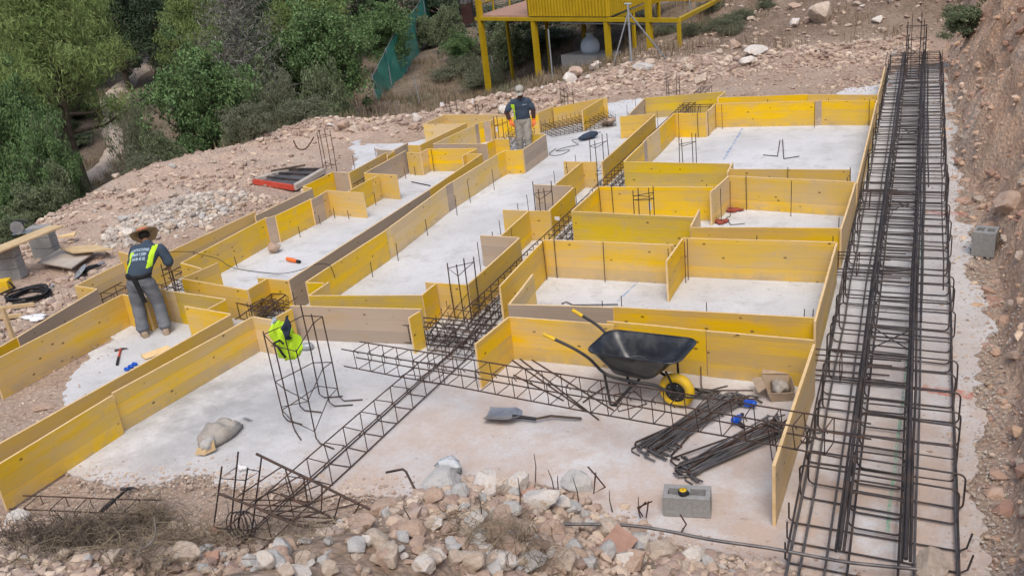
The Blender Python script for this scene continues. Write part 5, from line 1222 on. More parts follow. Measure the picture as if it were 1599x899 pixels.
def tripod():
    b = hit(986, 100); root = thing('pole_tripod', 'grey metal pole propped by two slanting struts in front of the house', 'pole', tuple(b)); top = Vector((b.x, b.y, b.z+rise(b, 6)))
    MB().tube([b, top], .035, 8).build('pole', 'galv', root); m = b.lerp(top, .86)
    e1, e2 = hit(1040, 93), hit(955, 85); e2 = at_y(956, 80, b.y)
    MB().tube([m, e1], .028, 6).build('strut', 'galv', root); MB().tube([m, Vector((e2.x, e2.y, tz(e2.x, e2.y)))], .024, 6).build('strut', 'galv', root)
    MB().tube([at_y(975, 6.5, b.y), at_y(986, 6.5, b.y)], .03, 6).build('cross_arm', 'galv', root)
tripod()
def stick(a, top, lab, r=.03, mat='galv'):
    b = hit(*a); q = at_y(top[0], top[1], b.y); tag(MB().tube([b-Vector((0, 0, .2)), q], r, 7).build('fence_post', mat, origin=b), lab, 'post')
stick((863, 121), (856, 46), 'tall pale metal post between the second and third yellow posts'); stick((771, 120), (768, 89), 'short blue-grey post by the nearest yellow post'); stick((1080, 32), (1076, -6), 'grey post at the right end of the house', .03); stick((657, 165), (646, 120), 'thin leaning post right of the green net fence', .025)
# green net fence
def net_fence():
    seq = [((588, 160), 119), ((612, 138), 78), ((636, 112), 35), ((655, 84), 18), ((669, 58), -5), ((676, 44), -20)]
    B = [hit(*q[0]) for q in seq]; T = [Vector((b.x, b.y, b.z+max(.9, min(2.6, rise(b, q[1]))))) for b, q in zip(B, seq)]
    root = thing('net_fence', 'green windbreak net fence climbing the slope left of the house', 'fence', tuple(B[0])); rows = []
    for i in range(len(B)-1):
        for k in range(8):
            t = k/8; b2 = B[i].lerp(B[i+1], t); tp = T[i].lerp(T[i+1], t); tp.z -= .10*math.sin(PI*t); g = tz(b2.x, b2.y)
            rows.append([Vector((b2.x+.05*math.sin(j*1.3+i*3+k), b2.y+.04*math.cos(k*.9+j), max(g, b2.z)+.02+(tp.z-max(g, b2.z))*j/5)) for j in range(6)])
    MB().loft(rows, 0, True, False, False).build('net', 'green_net', root)
    for b2, tp in zip(B, T): MB().tube([b2-Vector((0, 0, .2)), tp+Vector((0, 0, .08))], .03, 6).build('post', 'galv', root)
    MB().tube(T, .012, 5).build('top_wire', 'galv', root)
    b = B[0]; MB().tube([T[0].lerp(b, .15), hit(603, 150)], .022, 6).build('brace', 'galv', root)
net_fence()
def board_sign():
    b = hit(728, 46); root = thing('slatted_screen', 'dark panel striped red and grey standing left of the house', 'screen', tuple(b)); q = at_y(716, 44, b.y); w0, w1 = at_y(721, 40, b.y), at_y(741, 36, b.y+.5)
    for k in range(6):
        z0 = -1.3+.62*k; mat = ('sleeve', 'sleeve', 'rebar_grey', 'hat_band', 'rebar_grey', 'hat_band')[k]
        MB().add([w0+Vector((0, 0, z0+1.3)), w1+Vector((0, 0, z0+1.3)), w1+Vector((0, 0, z0+1.9)), w0+Vector((0, 0, z0+1.9)), w0+Vector((0, .08, z0+1.3)), w1+Vector((0, .08, z0+1.3)), w1+Vector((0, .08, z0+1.9)), w0+Vector((0, .08, z0+1.9))], [(0, 1, 2, 3), (5, 4, 7, 6), (4, 0, 3, 7), (1, 5, 6, 2), (3, 2, 6, 7), (4, 5, 1, 0)]).build('slat', mat, root)
    for p in (w0, w1): MB().tube([Vector((p.x, p.y, tz(p.x, p.y)-.2)), p+Vector((0, 0, 3.8))], .05, 6).build('post', 'black_paint', root)
board_sign()

# ------------------------------------------------------------------ vegetation
def leaf_mesh(name, cen, nrm_bias, size, asp, mat, seed, jitter=.35, spread=None):
    """cloud of small leaf quads round the given centres"""
    g = np.random.default_rng(seed); N = len(cen)
    d = g.normal(size=(N, 3)); d /= np.linalg.norm(d, axis=1)[:, None]
    n = g.normal(size=(N, 3)); n[:, 2] += nrm_bias; n /= np.linalg.norm(n, axis=1)[:, None]
    a = np.cross(d, n); a /= np.linalg.norm(a, axis=1)[:, None]+1e-9; b2 = np.cross(n, a)
    s = size*g.uniform(1-jitter, 1+jitter, N)[:, None]
    l = a*s; wv = b2*s*asp
    V = np.stack([cen-l, cen-wv*.9+n*s*.12, cen+l, cen+wv*.9+n*s*.12], 1).reshape(-1, 3)
    F = np.arange(4*N).reshape(N, 4); return np_mesh(name, V, F, [mat])
def clumps(g, n_cl, per, R, squash, r_cl, lo=.45, bottom=-.55, lumps=None):
    """leaf centres in clumps spread through a lumpy crown volume"""
    d = g.normal(size=(n_cl*3, 3)); d /= np.linalg.norm(d, axis=1)[:, None]; d = d[d[:, 2] > bottom][:n_cl]
    ph = g.uniform(0, 6.28, 6); rr = R*(g.uniform(lo, 1.0, len(d)))
    k = 1+.22*np.sin(3*d[:, 0]*2+ph[0])+.20*np.sin(4*d[:, 1]*2+ph[1])+.15*np.sin(7*d[:, 2]+ph[2])
    c = d*(rr*k)[:, None]; c[:, 2] *= squash
    rc = r_cl*g.uniform(.6, 1.35, len(c)); out = []
    p = g.normal(size=(len(c), per, 3)); p /= np.linalg.norm(p, axis=2)[:, :, None]; p *= (g.uniform(.25, 1, (len(c), per, 1)))**.5
    return c, (c[:, None, :]+p*rc[:, None, None]*np.array([1, 1, .72])).reshape(-1, 3)
def plant(kind, seed):
    g = np.random.default_rng(seed); q = random.Random(seed)
    name = {'pine': 'pine_tree', 'carob': 'broadleaf_tree', 'dark': 'evergreen_tree', 'olive': 'scrub_bush', 'bush': 'leafy_bush', 'grey': 'bare_pine', 'low': 'scrub_bush'}[kind]
    root = thing(name, 'x', 'tree' if kind in ('pine', 'carob', 'dark', 'grey') else 'bush')
    mb = MB(); H = 5.0
    if kind == 'pine':
        cen = []; tr = smooth_path([(0, 0, -.3), (.15, .05, 1.2), (.05, .2, 2.6), (.3, .1, 4.4)], 4); mb.tube(tr, [.17-.13*i/(len(tr)-1) for i in range(len(tr))], 8)
        tips = []
        for i in range(46):
            z = 1.35+3.15*(i/46)**.9; a = i*2.4+q.uniform(-.4, .4); L_ = (2.3-1.8*((z-1.0)/3.7)**1.1)*q.uniform(.65, 1.12); b0 = tr[min(len(tr)-1, int((z+.3)/4.7*(len(tr)-1)))]
            e = Vector((b0.x+L_*math.cos(a), b0.y+L_*math.sin(a), z+L_*q.uniform(.05, .40))); m = (Vector((b0.x, b0.y, z))+e)/2-Vector((0, 0, .1*L_))
            mb.tube([Vector((b0.x, b0.y, z-.1)), m, e], [.05, .03, .012], 5)
            for k in range(7): tips.append(m.lerp(e, .15+.85*k/6)+Vector((q.gauss(0, .22), q.gauss(0, .22), q.gauss(.08, .13))))
        c = np.array([list(t) for t in tips]); p = g.normal(size=(len(c), 105, 3))*np.array([.19, .19, .12])
        cen = (c[:, None, :]+p).reshape(-1, 3); me = leaf_mesh('crown', cen, .5, .075, .15, 'leaf_pine', seed)
    elif kind == 'grey':
        tr = smooth_path([(0, 0, -.3), (.1, 0, 1.5), (-.1, .1, 3.2), (.1, .1, 5.2)], 4); mb.tube(tr, [.12-.10*i/(len(tr)-1) for i in range(len(tr))], 7); tips = []
        for i in range(60):
            z = .9+4.1*i/60; a = i*2.4; L_ = (2.0-1.5*(z/5.2))*q.uniform(.6, 1.2); e = Vector((L_*math.cos(a), L_*math.sin(a), z+L_*q.uniform(.1, .6))); mb.tube([Vector((0, 0, z)), e*.5+Vector((0, 0, z*.5-.05)), e], [.032, .022, .008], 4)
            for k in range(5):
                b0 = Vector((0, 0, z)).lerp(e, .4+.15*k); f = b0+Vector((q.gauss(0, .3), q.gauss(0, .3), q.uniform(0, .45))); mb.tube([b0, f], [.012, .005], 3); tips.append(f)
        c = np.array([list(t) for t in tips]); cen = (c[:, None, :]+g.normal(size=(len(c), 16, 3))*.17).reshape(-1, 3); me = leaf_mesh('crown', cen, .3, .10, .16, 'leaf_grey', seed)
    else:
        if kind == 'carob': R, sq, ncl, per, rc, zc, ls, mat, asp, bot = 1.95, .95, 230, 110, .40, 2.5, .062, 'leaf_carob', .55, -.75
        elif kind == 'dark': R, sq, ncl, per, rc, zc, ls, mat, asp, bot = 1.9, 1.25, 200, 100, .42, 2.6, .062, 'leaf_dark', .45, -.9
        elif kind == 'olive': R, sq, ncl, per, rc, zc, ls, mat, asp, bot = 1.2, .75, 120, 100, .30, .7, .050, 'leaf_olive', .30, -.6
        elif kind == 'bush': R, sq, ncl, per, rc, zc, ls, mat, asp, bot = 1.25, .85, 140, 100, .30, .95, .055, 'leaf_bush', .5, -.7
        else: R, sq, ncl, per, rc, zc, ls, mat, asp, bot = 1.0, .55, 90, 80, .26, .35, .050, 'leaf_olive', .22, -.4
        c, cen = clumps(g, ncl, per, R, sq, rc, .42, bot); c[:, 2] += zc; cen[:, 2] += zc; keep = cen[:, 2] > .02; me = leaf_mesh('crown', cen[keep], .5, ls, asp, mat, seed)
        st = 1 if kind in ('carob', 'dark') else 4
        if st == 1: mb.tube([(0, 0, -.3), (.05, .03, .8), (0, .1, zc*.9)], [.16, .12, .07], 8)
        for i in range(26):
            e = Vector(c[i*3 % len(c)]); b0 = Vector((0, .05, zc*.25 if st == 1 else 0)); m = b0.lerp(e, .5)+Vector((0, 0, .12)); mb.tube([b0+Vector((q.gauss(0, .05*st), q.gauss(0, .05*st), -.1 if st > 1 else 0)), m, e], [.045 if st == 1 else .022, .025 if st == 1 else .014, .008], 5)
    mb.build('trunk' if kind in ('pine', 'carob', 'dark', 'grey') else 'stems', 'dead_wood' if kind == 'grey' else 'bark', root, world=False)
    cr = bpy.data.objects.new('crown', me); C.objects.link(cr); cr.parent = root
    co = np.empty(len(me.vertices)*3); me.vertices.foreach_get('co', co); co = co.reshape(-1, 3)
    dims = (float(np.percentile(np.hypot(co[:, 0], co[:, 1]), 96)*2), float(np.percentile(co[:, 2], 99)))
    return [root, dims, False]
PROTO = {}
def grow(kind, var, base, height, width, label, group=None, rz=None):
    key = (kind, var)
    if key not in PROTO: PROTO[key] = plant(kind, 100+17*var+len(kind)*7)
    P = PROTO[key]; r = P[0]
    if P[2]:
        r = P[0].copy(); C.objects.link(r)
        for ch in P[0].children:
            d = ch.copy(); C.objects.link(d); d.parent = r
    P[2] = True; r.location = base; r.rotation_euler = (0, 0, rnd.uniform(0, 6.28) if rz is None else rz); r.scale = (width/P[1][0], width/P[1][0], height/P[1][1])
    r['label'] = label
    if group: r['group'] = group
    elif 'group' in r: del r['group']
    return r
def seen(kind, var, px_, top, dist, wpx, label, group=None):
    """a plant standing at a given distance along a photo column, its top at image row top, wpx wide in the photo"""
    xb = px_; h = 1.0
    for _ in range(8):
        P = at_d(xb, 150, dist); P.z = tz(P.x, P.y); h = max(.35, rise(P, top)); xb += px_-pix((P.x, P.y, P.z+h*.6))[0]
    depth = math.hypot(P.x, P.y)
    return grow(kind, var, P-Vector((0, 0, .08)), h, wpx/FPX*depth*1.04, label, group)
seen('pine', 0, 80, -48, 39, 165, 'broad light green pine at the left, leaning over the path')
seen('pine', 1, 20, -60, 46, 150, 'yellow-green pine cut by the left edge of the photo')
seen('carob', 0, 320, 72, 29, 150, 'round bright green tree right of the path, behind the spoil ridge')
seen('grey', 0, 372, -50, 37, 150, 'greyish half-dead pine with bare branches above the round green tree')
seen('carob', 1, 500, -10, 38, 150, 'big glossy green tree left of the net fence')
seen('carob', 0, 600, 0, 47, 90, 'green tree directly behind the top of the net fence')
seen('carob', 1, 455, 45, 39, 120, 'mid-green tree between the half-dead pine and the big glossy tree')
seen('dark', 0, 170, -70, 58, 120, 'dark evergreen above the path, left of its dark mouth'); seen('dark', 1, 255, -75, 56, 110, 'dark evergreen right over the mouth of the path'); seen('dark', 0, 220, -60, 66, 120, 'darkest evergreen closing off the end of the path')
seen('dark', 1, 440, -70, 55, 160, 'dark tree high up behind the half-dead pine'); seen('dark', 0, 560, -70, 60, 150, 'dark tree behind the big glossy tree'); seen('dark', 1, 690, -60, 62, 130, 'dark tree at the top of the net fence'); seen('dark', 0, 330, -80, 62, 150, 'dark tree behind the half-dead pine crown')
seen('pine', 2, 120, -50, 50, 110, 'pale pine half hidden right behind the broad light green pine'); seen('pine', 0, 310, -50, 48, 110, 'yellowish pine left of the half-dead pine'); seen('pine', 1, 480, -60, 50, 130, 'pale pine crown above the mid-green tree'); seen('dark', 1, 60, -90, 62, 170, 'dark tree far behind the broad light green pine')
seen('carob', 0, 30, 125, 36, 100, 'leafy grey-green bush under the pines at the left edge'); seen('carob', 1, 75, 180, 31, 90, 'leafy bush below the broad light green pine'); seen('carob', 1, 12, 215, 26, 100, 'dense green bush at the left edge above the saw bench'); seen('bush', 2, 85, 245, 26, 80, 'dark leafy bush at the foot of the light green pine'); seen('bush', 1, 50, 285, 23, 80, 'dark bush just above the footpath at the far left'); seen('bush', 2, 100, 190, 32, 50, 'small leafy bush left of the footpath bend')
seen('bush', 2, 15, 330, 20, 60, 'small bright bush beside the saw bench'); seen('olive', 0, 222, 165, 34, 45, 'grey-green bush right beside the footpath'); seen('olive', 1, 225, 185, 29, 70, 'olive bush between the footpath and the round green tree'); seen('bush', 0, 250, 205, 27, 60, 'bush at the foot of the round green tree')
seen('olive', 2, 222, 255, 24, 50, 'dry olive bush on the bank of the footpath'); seen('bush', 1, 400, 115, 31, 90, 'green bush right of the round green tree'); seen('olive', 0, 440, 120, 30, 90, 'grey olive bush between the round tree and the glossy tree'); seen('bush', 0, 500, 105, 31, 70, 'dark bush at the foot of the big glossy tree'); seen('olive', 1, 385, 160, 26, 80, 'olive bush right over the spoil ridge'); seen('olive', 2, 470, 150, 27, 80, 'greyish bush over the spoil ridge beneath the glossy tree')
seen('bush', 2, 520, 110, 33, 60, 'light green bush touching the lower end of the net fence'); seen('bush', 1, 665, 20, 56, 60, 'bush behind the net fence'); seen('carob', 0, 720, 50, math.hypot(*hit(728, 103)[:2]), 52, 'small dark round tree just left of the nearest yellow post'); seen('bush', 2, 790, 30, 44, 60, 'green bush under the deck of the house'); seen('bush', 0, 700, 10, 52, 50, 'bush behind the small round tree')
seen('bush', 1, 1514, 2, 26.5, 70, 'bright green bush on top of the earth bank'); seen('dark', 0, 800, 0, 47, 120, 'dark tree behind the deck of the yellow house'); seen('dark', 1, 900, 5, 49, 140, 'dark tree shading the back of the yellow house'); seen('bush', 0, 850, 42, 45, 90, 'bush under the back edge of the yellow house, left of the tank'); seen('bush', 1, 960, 36, 45, 90, 'bush under the back edge of the yellow house, right of the tank'); seen('olive', 1, 880, 40, 46, 120, 'dark bush deep under the yellow house'); seen('olive', 0, 990, 20, 44, 120, 'olive bush under the right part of the yellow house')
for i in range(46):
    lab = ('low dry scrub bush on the slope between the spoil ridge and the house', 'low scrub bush in the valley beyond the spoil ridge')[i % 2]
    for _ in range(30):
        px_, py_ = (rnd.uniform(480, 760), rnd.uniform(60, 178)) if i % 2 == 0 else (rnd.uniform(10, 480), rnd.uniform(70, 260))
        if i % 2 and abs(px_-175) < 50 and py_ > 80: continue
        if i % 2 == 0 and 540 < px_ < 700: continue
        p = hit(px_, py_)
        if float(edge_sd(np.array([p.x]), np.array([p.y]))[0]) > 2.5: break
    s = rnd.uniform(.7, 1.5); grow('low' if i % 2 == 0 else rnd.choice(['olive', 'bush', 'low']), i % 3, p-Vector((0, 0, .05)), rnd.uniform(.5, 1.0)*s, 1.9*s, lab, ('scrub on the slope', 'scrub in the valley')[i % 2])
for i in range(9):
    p = hit(rnd.uniform(1040, 1230), rnd.uniform(0, 60)); s = rnd.uniform(.4, .9); grow('low', i % 3, p-Vector((0, 0, .04)), .55*s, 1.6*s, 'low dry bush on the hillside right of the house', 'dry bushes on the hillside')

def blades(name, N, sampler, hmin, hmax, wd, mat, seed, lean=.5):
    g = np.random.default_rng(seed); P = sampler(g, N); N = len(P); a = g.uniform(0, 6.28, N); h = g.uniform(hmin, hmax, N); ln = g.uniform(.1, 1, N)*lean
    d = np.stack([np.cos(a), np.sin(a), np.zeros(N)], 1); s = np.stack([-np.sin(a), np.cos(a), np.zeros(N)], 1)*wd
    up = np.array([0, 0, 1.0]); m = P+up*(h*.55)[:, None]*(1-.3*ln)[:, None]+d*(h*ln*.3)[:, None]; t = P+up*(h*(1-.55*ln))[:, None]+d*(h*ln)[:, None]
    V = np.stack([P-s, P+s, m+s*.7, m-s*.7, t+s*.15, t-s*.15], 1).reshape(-1, 3); i = np.arange(N)*6
    F = np.concatenate([np.stack([i, i+1, i+2, i+3], 1), np.stack([i+3, i+2, i+4, i+5], 1)]); me = np_mesh(name, V, F, [mat]); o = bpy.data.objects.new(name, me); C.objects.link(o); o['kind'] = 'stuff'; return o
def region(test, box, N, g):
    x = g.uniform(box[0], box[1], N*4); y = g.uniform(box[2], box[3], N*4); k = test(x, y, g); x, y = x[k][:N], y[k][:N]; return np.stack([x, y, terr(x, y)-.01], 1)
def tufts(test, box, spread=.22):
    def f(g, N):
        c = region(test, box, max(2, N//22), g); o = np.repeat(c, 22, 0)[:N]; o = o+np.concatenate([g.normal(size=(len(o), 2))*spread, np.zeros((len(o), 1))], 1); o[:, 2] = terr(o[:, 0], o[:, 1])-.01; return o
    return f
blades('dry_grass', 34000, tufts(lambda x, y, g: (edge_sd(x, y) > 1.2) & (fbm(x*.5, y*.5, 77, 3) > -.09) & ((x < -7) | (g.uniform(0, 1, x.shape) < .25)), (-34, 2, 18, 44)), .12, .45, .011, 'scrub_dry', 5)
blades('green_grass', 12000, tufts(lambda x, y, g: (edge_sd(x, y) > 3) & (fbm(x*.4, y*.4, 91, 3) > .03), (-42, -12, 10, 46)), .15, .4, .012, 'leaf_olive', 6)
# ------------------------------------------------------------------ rocks and rubble
def ico(sub):
    import bmesh
    bm = bmesh.new(); bmesh.ops.create_icosphere(bm, subdivisions=sub, radius=1.0); bm.verts.ensure_lookup_table()
    V = np.array([v.co[:] for v in bm.verts]); F = np.array([[v.index for v in f.verts] for f in bm.faces]); bm.free(); return V, F
def rock_shape(V, seed, cuts=9, rough=.06):
    g = np.random.default_rng(seed); W_ = V.copy(); d = g.normal(size=(cuts, 3)); d /= np.linalg.norm(d, axis=1)[:, None]; h = g.uniform(.48, .88, cuts)
    for k in range(cuts):
        t = W_ @ d[k]; W_ = W_ - np.clip(t-h[k], 0, None)[:, None]*d[k]*.97
    p = g.uniform(0, 6, 6)
    n = np.sin(W_[:, 0]*5+p[0])*np.sin(W_[:, 1]*6+p[1])*np.sin(W_[:, 2]*5+p[2])+.5*np.sin(W_[:, 0]*13+p[3])*np.sin(W_[:, 1]*11+p[4]+W_[:, 2]*9)
    return W_*(1+rough*n+rough*.45*np.sin(W_[:, 0]*27+p[5])*np.sin(W_[:, 1]*31+p[0])*np.sin(W_[:, 2]*29+p[1]))[:, None]
_V3, _F3 = ico(3); _V1, _F1 = ico(1)
ROCKS = [np_mesh('rock', rock_shape(_V3, s, 12+s % 5), _F3, ['limestone']) for s in range(10)]
ROCKM = {}
def rock_mesh(k, mat):
    if (k, mat) not in ROCKM:
        me = ROCKS[k].copy(); me.materials[0] = M[mat]; ROCKM[(k, mat)] = me
    return ROCKM[(k, mat)]
def rock(P, size, label, mat='limestone', group=None, name='rock', flat=.7, asp=1.0, sink=.35, k=None, cat='rock'):
    o = bpy.data.objects.new(name, rock_mesh(rnd.randrange(10) if k is None else k, mat)); C.objects.link(o)
    r = size/2; o.scale = (r*asp, r, r*flat); o.rotation_euler = (rnd.uniform(-.25, .25), rnd.uniform(-.25, .25), rnd.uniform(0, 6.28)); o.location = (P[0], P[1], P[2]+r*flat*(1-sink*1.1))
    tag(o, label, cat, group); return o
def prock(px_, py_, w, label, mat='limestone', flat=.75, asp=1.2, sink=.35, **k):
    P = hit(px_, py_); d = math.sqrt(P.x**2+P.y**2+(P.z-EYE)**2); return rock(P, w/FPX*d, label, mat, None, flat=flat, asp=asp, sink=sink, **k)
# rocks one can tell apart
rock(at(429, 394, 0), .26, 'brownish rock standing on the white floor of the long left room', 'limestone_pink', flat=.85, asp=1.0, sink=.05, k=2)
rock(at(950, 197, 0), .40, 'pinkish rock on the far white floor beside the drill', 'limestone_pink', flat=.6, asp=1.3, sink=.1)
prock(1284, 34, 40, 'big pale boulder lying on the hillside', 'limestone', 1.0, 1.25, k=3); prock(1180, 86, 36, 'flat cream boulder tilted at the edge of the far rubble', 'limestone_white', .5, 1.5); prock(1168, 100, 22, 'cream rock just under the tilted cream boulder', 'limestone_white')
prock(890, 132, 24, 'pale round boulder in the ridge behind the man in the cap', 'limestone_white', .95, 1); prock(900, 121, 26, 'orange-brown rock on top of the ridge behind the man in the cap', 'limestone_pink', .9, 1.2); prock(1004, 108, 28, 'grey flat rock on top of the far rubble below the pole', 'limestone_grey', .5, 1.5)
prock(1095, 132, 22, 'round pale rock in the far rubble near the thin trench end', 'limestone', .9, 1.1); prock(1075, 112, 20, 'tan rock in the far rubble left of the flat boulder', 'limestone'); prock(650, 192, 18, 'pointed pale rock at the left end of the ridge behind the maze', 'limestone_white', 1.2, .8); prock(646, 203, 17, 'dark pinkish rock right below the pointed pale rock', 'limestone_pink')
prock(538, 201, 24, 'long pinkish boulder on the spoil behind the small far-left slab', 'limestone_pink', .7, 1.5); prock(553, 207, 18, 'rounded pale rock next to the long pinkish boulder', 'limestone'); prock(517, 198, 16, 'whitish slab-like stone left of the long pinkish boulder', 'limestone_white', .5, 1.3)
prock(698, 764, 66, 'big grey lump of concrete with turquoise film at the edge of the foreground rubble', 'limestone_grey', .6, 1.35, .3, k=7); prock(757, 768, 54, 'whitish broken rock beside the stained concrete lump', 'limestone_white', .8, 1.1); prock(812, 765, 40, 'upright white and tan rock in the foreground rubble', 'limestone_white', 1.0, .9)
prock(848, 792, 56, 'large cream rock with a white cap in the foreground rubble', 'limestone_white', .85, 1.1); prock(905, 768, 50, 'round grey-white rock at the rim of the foreground rubble', 'limestone_grey', .8, 1.15); prock(897, 800, 34, 'bluish grey stone below the round grey-white rock', 'limestone_grey'); prock(870, 838, 36, 'bright white pointed stone under the trailing cable', 'limestone_white', .9, 1)
prock(296, 880, 46, 'pale pink blocky rock at the bottom of the photo, left part', 'limestone', .9, 1.1); prock(418, 890, 34, 'whitish upright rock at the bottom of the photo beneath the toppled cage', 'limestone_white', 1.1, .8); prock(452, 858, 30, 'pinkish rock with a dark underside below the toppled cage', 'limestone_pink', .6, 1.2)
prock(735, 885, 46, 'rounded cream rock at the bottom edge, centre', 'limestone', .8, 1.2); prock(790, 880, 42, 'pale rock at the bottom edge right of the rounded cream rock', 'limestone_white'); prock(900, 862, 32, 'small white block in the foreground rubble right of the pointed stone', 'limestone_grey'); prock(1030, 870, 44, 'long pale rock at the rubble edge below the concrete block', 'limestone', .7, 1.4); prock(1085, 878, 40, 'whitish slanting rock right of the long pale rock', 'limestone_white', .7, 1.2); prock(990, 885, 50, 'orange-tinted rock at the bottom edge, right of centre', 'limestone_pink', .8, 1.1); prock(1450, 894, 60, 'pale rock at the bottom right below the huge cage', 'limestone', .5, 1.6)
prock(66, 640, 26, 'flat brown stone on the soil inside the left trench', 'limestone_pink', .35, 1.5, .2); prock(1575, 330, 40, 'rounded rock bulging from the earth bank', 'limestone_pink', .9, 1); prock(30, 348, 26, 'pinkish rock right behind the circular saw', 'limestone_pink')
def brickbat(px_, py_, sx, sy, lab):
    P = hit(px_, py_); mb = MB(); Rm = Matrix.Rotation(rnd.uniform(0, 3), 3, 'Z') @ Matrix.Rotation(.45, 3, 'X'); mb.box(P+Vector((0, 0, .05)), (sx, sy, .05), mat=Rm); o = mb.build('roof_tile', 'terracotta'); tag(o, lab, 'tile')
brickbat(965, 858, .30, .20, 'large broken terracotta tile in the foreground rubble'); brickbat(332, 877, .13, .08, 'small terracotta shard beside the pale pink blocky rock'); brickbat(338, 836, .10, .07, 'reddish shard left of the toppled cage'); brickbat(826, 779, .13, .06, 'pinkish brick chip by the large cream rock')
_p = hit(705, 752); tag(MB().loft(soft_ball(_p+Vector((.02, -.02, .17)), (.13, .08, .07), 9, .9, 16, 9)).build('plastic_sheet', 'plastic_film'), 'turquoise-grey scrap of plastic film on the stained concrete lump', 'plastic')
# many look-alikes
def scatter(n, box, lab, grp, smin, smax, mats, sink=.4):
    for i in range(n):
        px_, py_ = rnd.uniform(box[0], box[2]), rnd.uniform(box[1], box[3]); P = hit(px_, py_)
        if P.z < -.6: continue
        if -.025 > P.z and P.x > -11: continue
        s = smin*(smax/smin)**(rnd.random()**2.0); rock(P, s, lab, rnd.choice(mats), grp, flat=rnd.uniform(.55, .95), asp=rnd.uniform(.8, 1.5), sink=sink)
LS = ['limestone', 'limestone', 'limestone_pink', 'limestone_white', 'limestone_grey']
scatter(135, (0, 795, 1250, 899), 'loose limestone rock in the foreground rubble', 'rocks of the foreground rubble', .07, .24, LS)
scatter(45, (110, 250, 480, 420), 'loose limestone rock on the spoil heap at the left', 'rocks of the left spoil heap', .09, .30, ['limestone', 'limestone', 'limestone_pink', 'limestone_grey'])
scatter(80, (560, 100, 1230, 200), 'loose limestone rock in the rubble ridge at the far end of the site', 'rocks of the far rubble ridge', .14, .45, ['limestone', 'limestone_pink', 'limestone_white', 'limestone'])
scatter(60, (300, 838, 780, 899), 'pale broken stone in the soil at the bottom centre', 'stones at the bottom centre', .06, .20, ['limestone', 'limestone_white', 'limestone_pink', 'limestone_grey'], .35)
scatter(70, (640, 768, 1120, 896), 'broken limestone piece in the heap in front of the bent bars', 'broken pieces of the front heap', .09, .24, ['limestone', 'limestone_white', 'limestone_pink', 'limestone_white', 'limestone_grey'], .3)
scatter(40, (1000, 92, 1400, 140), 'loose rock on the pale ground behind the farthest room', 'rocks behind the farthest room', .10, .30, ['limestone', 'limestone_pink'], .45)
scatter(25, (1100, 5, 1400, 90), 'loose rock on the brown hillside', 'rocks of the hillside', .15, .50, ['limestone', 'limestone_white', 'limestone_pink'])
scatter(26, (1490, 120, 1599, 860), 'rock sticking out of the earth bank', 'rocks of the earth bank', .12, .45, ['limestone', 'limestone_pink'], .7)
def rubble(name, N, test, box, smin, smax, seed, mat='rubble', power=2.4, up=.25):
    g = np.random.default_rng(seed); x = g.uniform(box[0], box[1], N*6); y = g.uniform(box[2], box[3], N*6); k = test(x, y, g); x, y = x[k][:N], y[k][:N]; N = len(x); z = terr(x, y)
    s = smin*(smax/smin)**(g.uniform(0, 1, N)**power)/2
    shapes = np.stack([rock_shape(_V1, 300+i, 6, .06) for i in range(12)]); idx = g.integers(0, 12, N); V = shapes[idx]*np.stack([s*g.uniform(.8, 1.5, N), s, s*g.uniform(.5, .95, N)], 1)[:, None, :]
    a = g.uniform(0, 6.28, N); c, sn = np.cos(a)[:, None], np.sin(a)[:, None]; X = V[:, :, 0]*c-V[:, :, 1]*sn; Y = V[:, :, 0]*sn+V[:, :, 1]*c
    b2 = g.uniform(-.5, .5, N)[:, None]; Z = V[:, :, 2]*np.cos(b2)+X*np.sin(b2); X = X*np.cos(b2)-V[:, :, 2]*np.sin(b2)
    P = np.stack([X+x[:, None], Y+y[:, None], Z+(z+s*up)[:, None]], 2).reshape(-1, 3); F = (_F1[None]+(np.arange(N)*len(_V1))[:, None, None]).reshape(-1, 3)
    me = np_mesh(name, P, F, [mat]); o = bpy.data.objects.new(name, me); C.objects.link(o); o['kind'] = 'stuff'
def bankd(x, y): return x-np.interp(y, BANK[:, 0], BANK[:, 1])
def toed(x, y): return np.interp(x, TOE[:, 0], TOE[:, 1])-y
rubble('rubble', 14500, lambda x, y, g: (toed(x, y) > -.12) & (toed(x, y) < 2.4) & (g.uniform(0, 1, x.shape) < .62+.38*sstep(fbm(x*.9, y*.9, 41, 3), -.15, .12)), (-9, 2.5, 3.2, 6.5), .018, .15, 1)
rubble('rubble', 6500, lambda x, y, g: (edge_sd(x, y) < .9) & (edge_sd(x, y) > -5) & (x < -11.6) & (y > 8) & (g.uniform(0, 1, x.shape) < .12+.88*sstep(fbm(x*.7, y*.7, 43, 4), -.02, .2)), (-17.6, -11.5, 8, 21.5), .022, .20, 2, power=3)
rubble('rubble', 4200, lambda x, y, g: (edge_sd(x, y) < 0) & (edge_sd(x, y) > -5.5) & (y > 24.6) & (x > -7.5) & (g.uniform(0, 1, x.shape) < .15+.85*sstep(fbm(x*.6, y*.6, 47, 4), -.05, .2)), (-8, 0.6, 24.6, 29.5), .02, .16, 12, power=3)
rubble('rubble', 1800, lambda x, y, g: ((x+13.5)/1.0)**2+((y-13.4)/1.7)**2 < g.uniform(.0, 1.2, x.shape), (-15.5, -12, 11, 15.5), .04, .20, 3, 'rubble_grey', 1.9)
rubble('rubble', 9000, lambda x, y, g: (edge_sd(x, y) < 1.2) & (edge_sd(x, y) > -1.8+.9*g.uniform(0, 1, x.shape)) & (y > 20.3) & (x < 0), (-16, 0.5, 20, 30.5), .03, .26, 4, power=3.2)
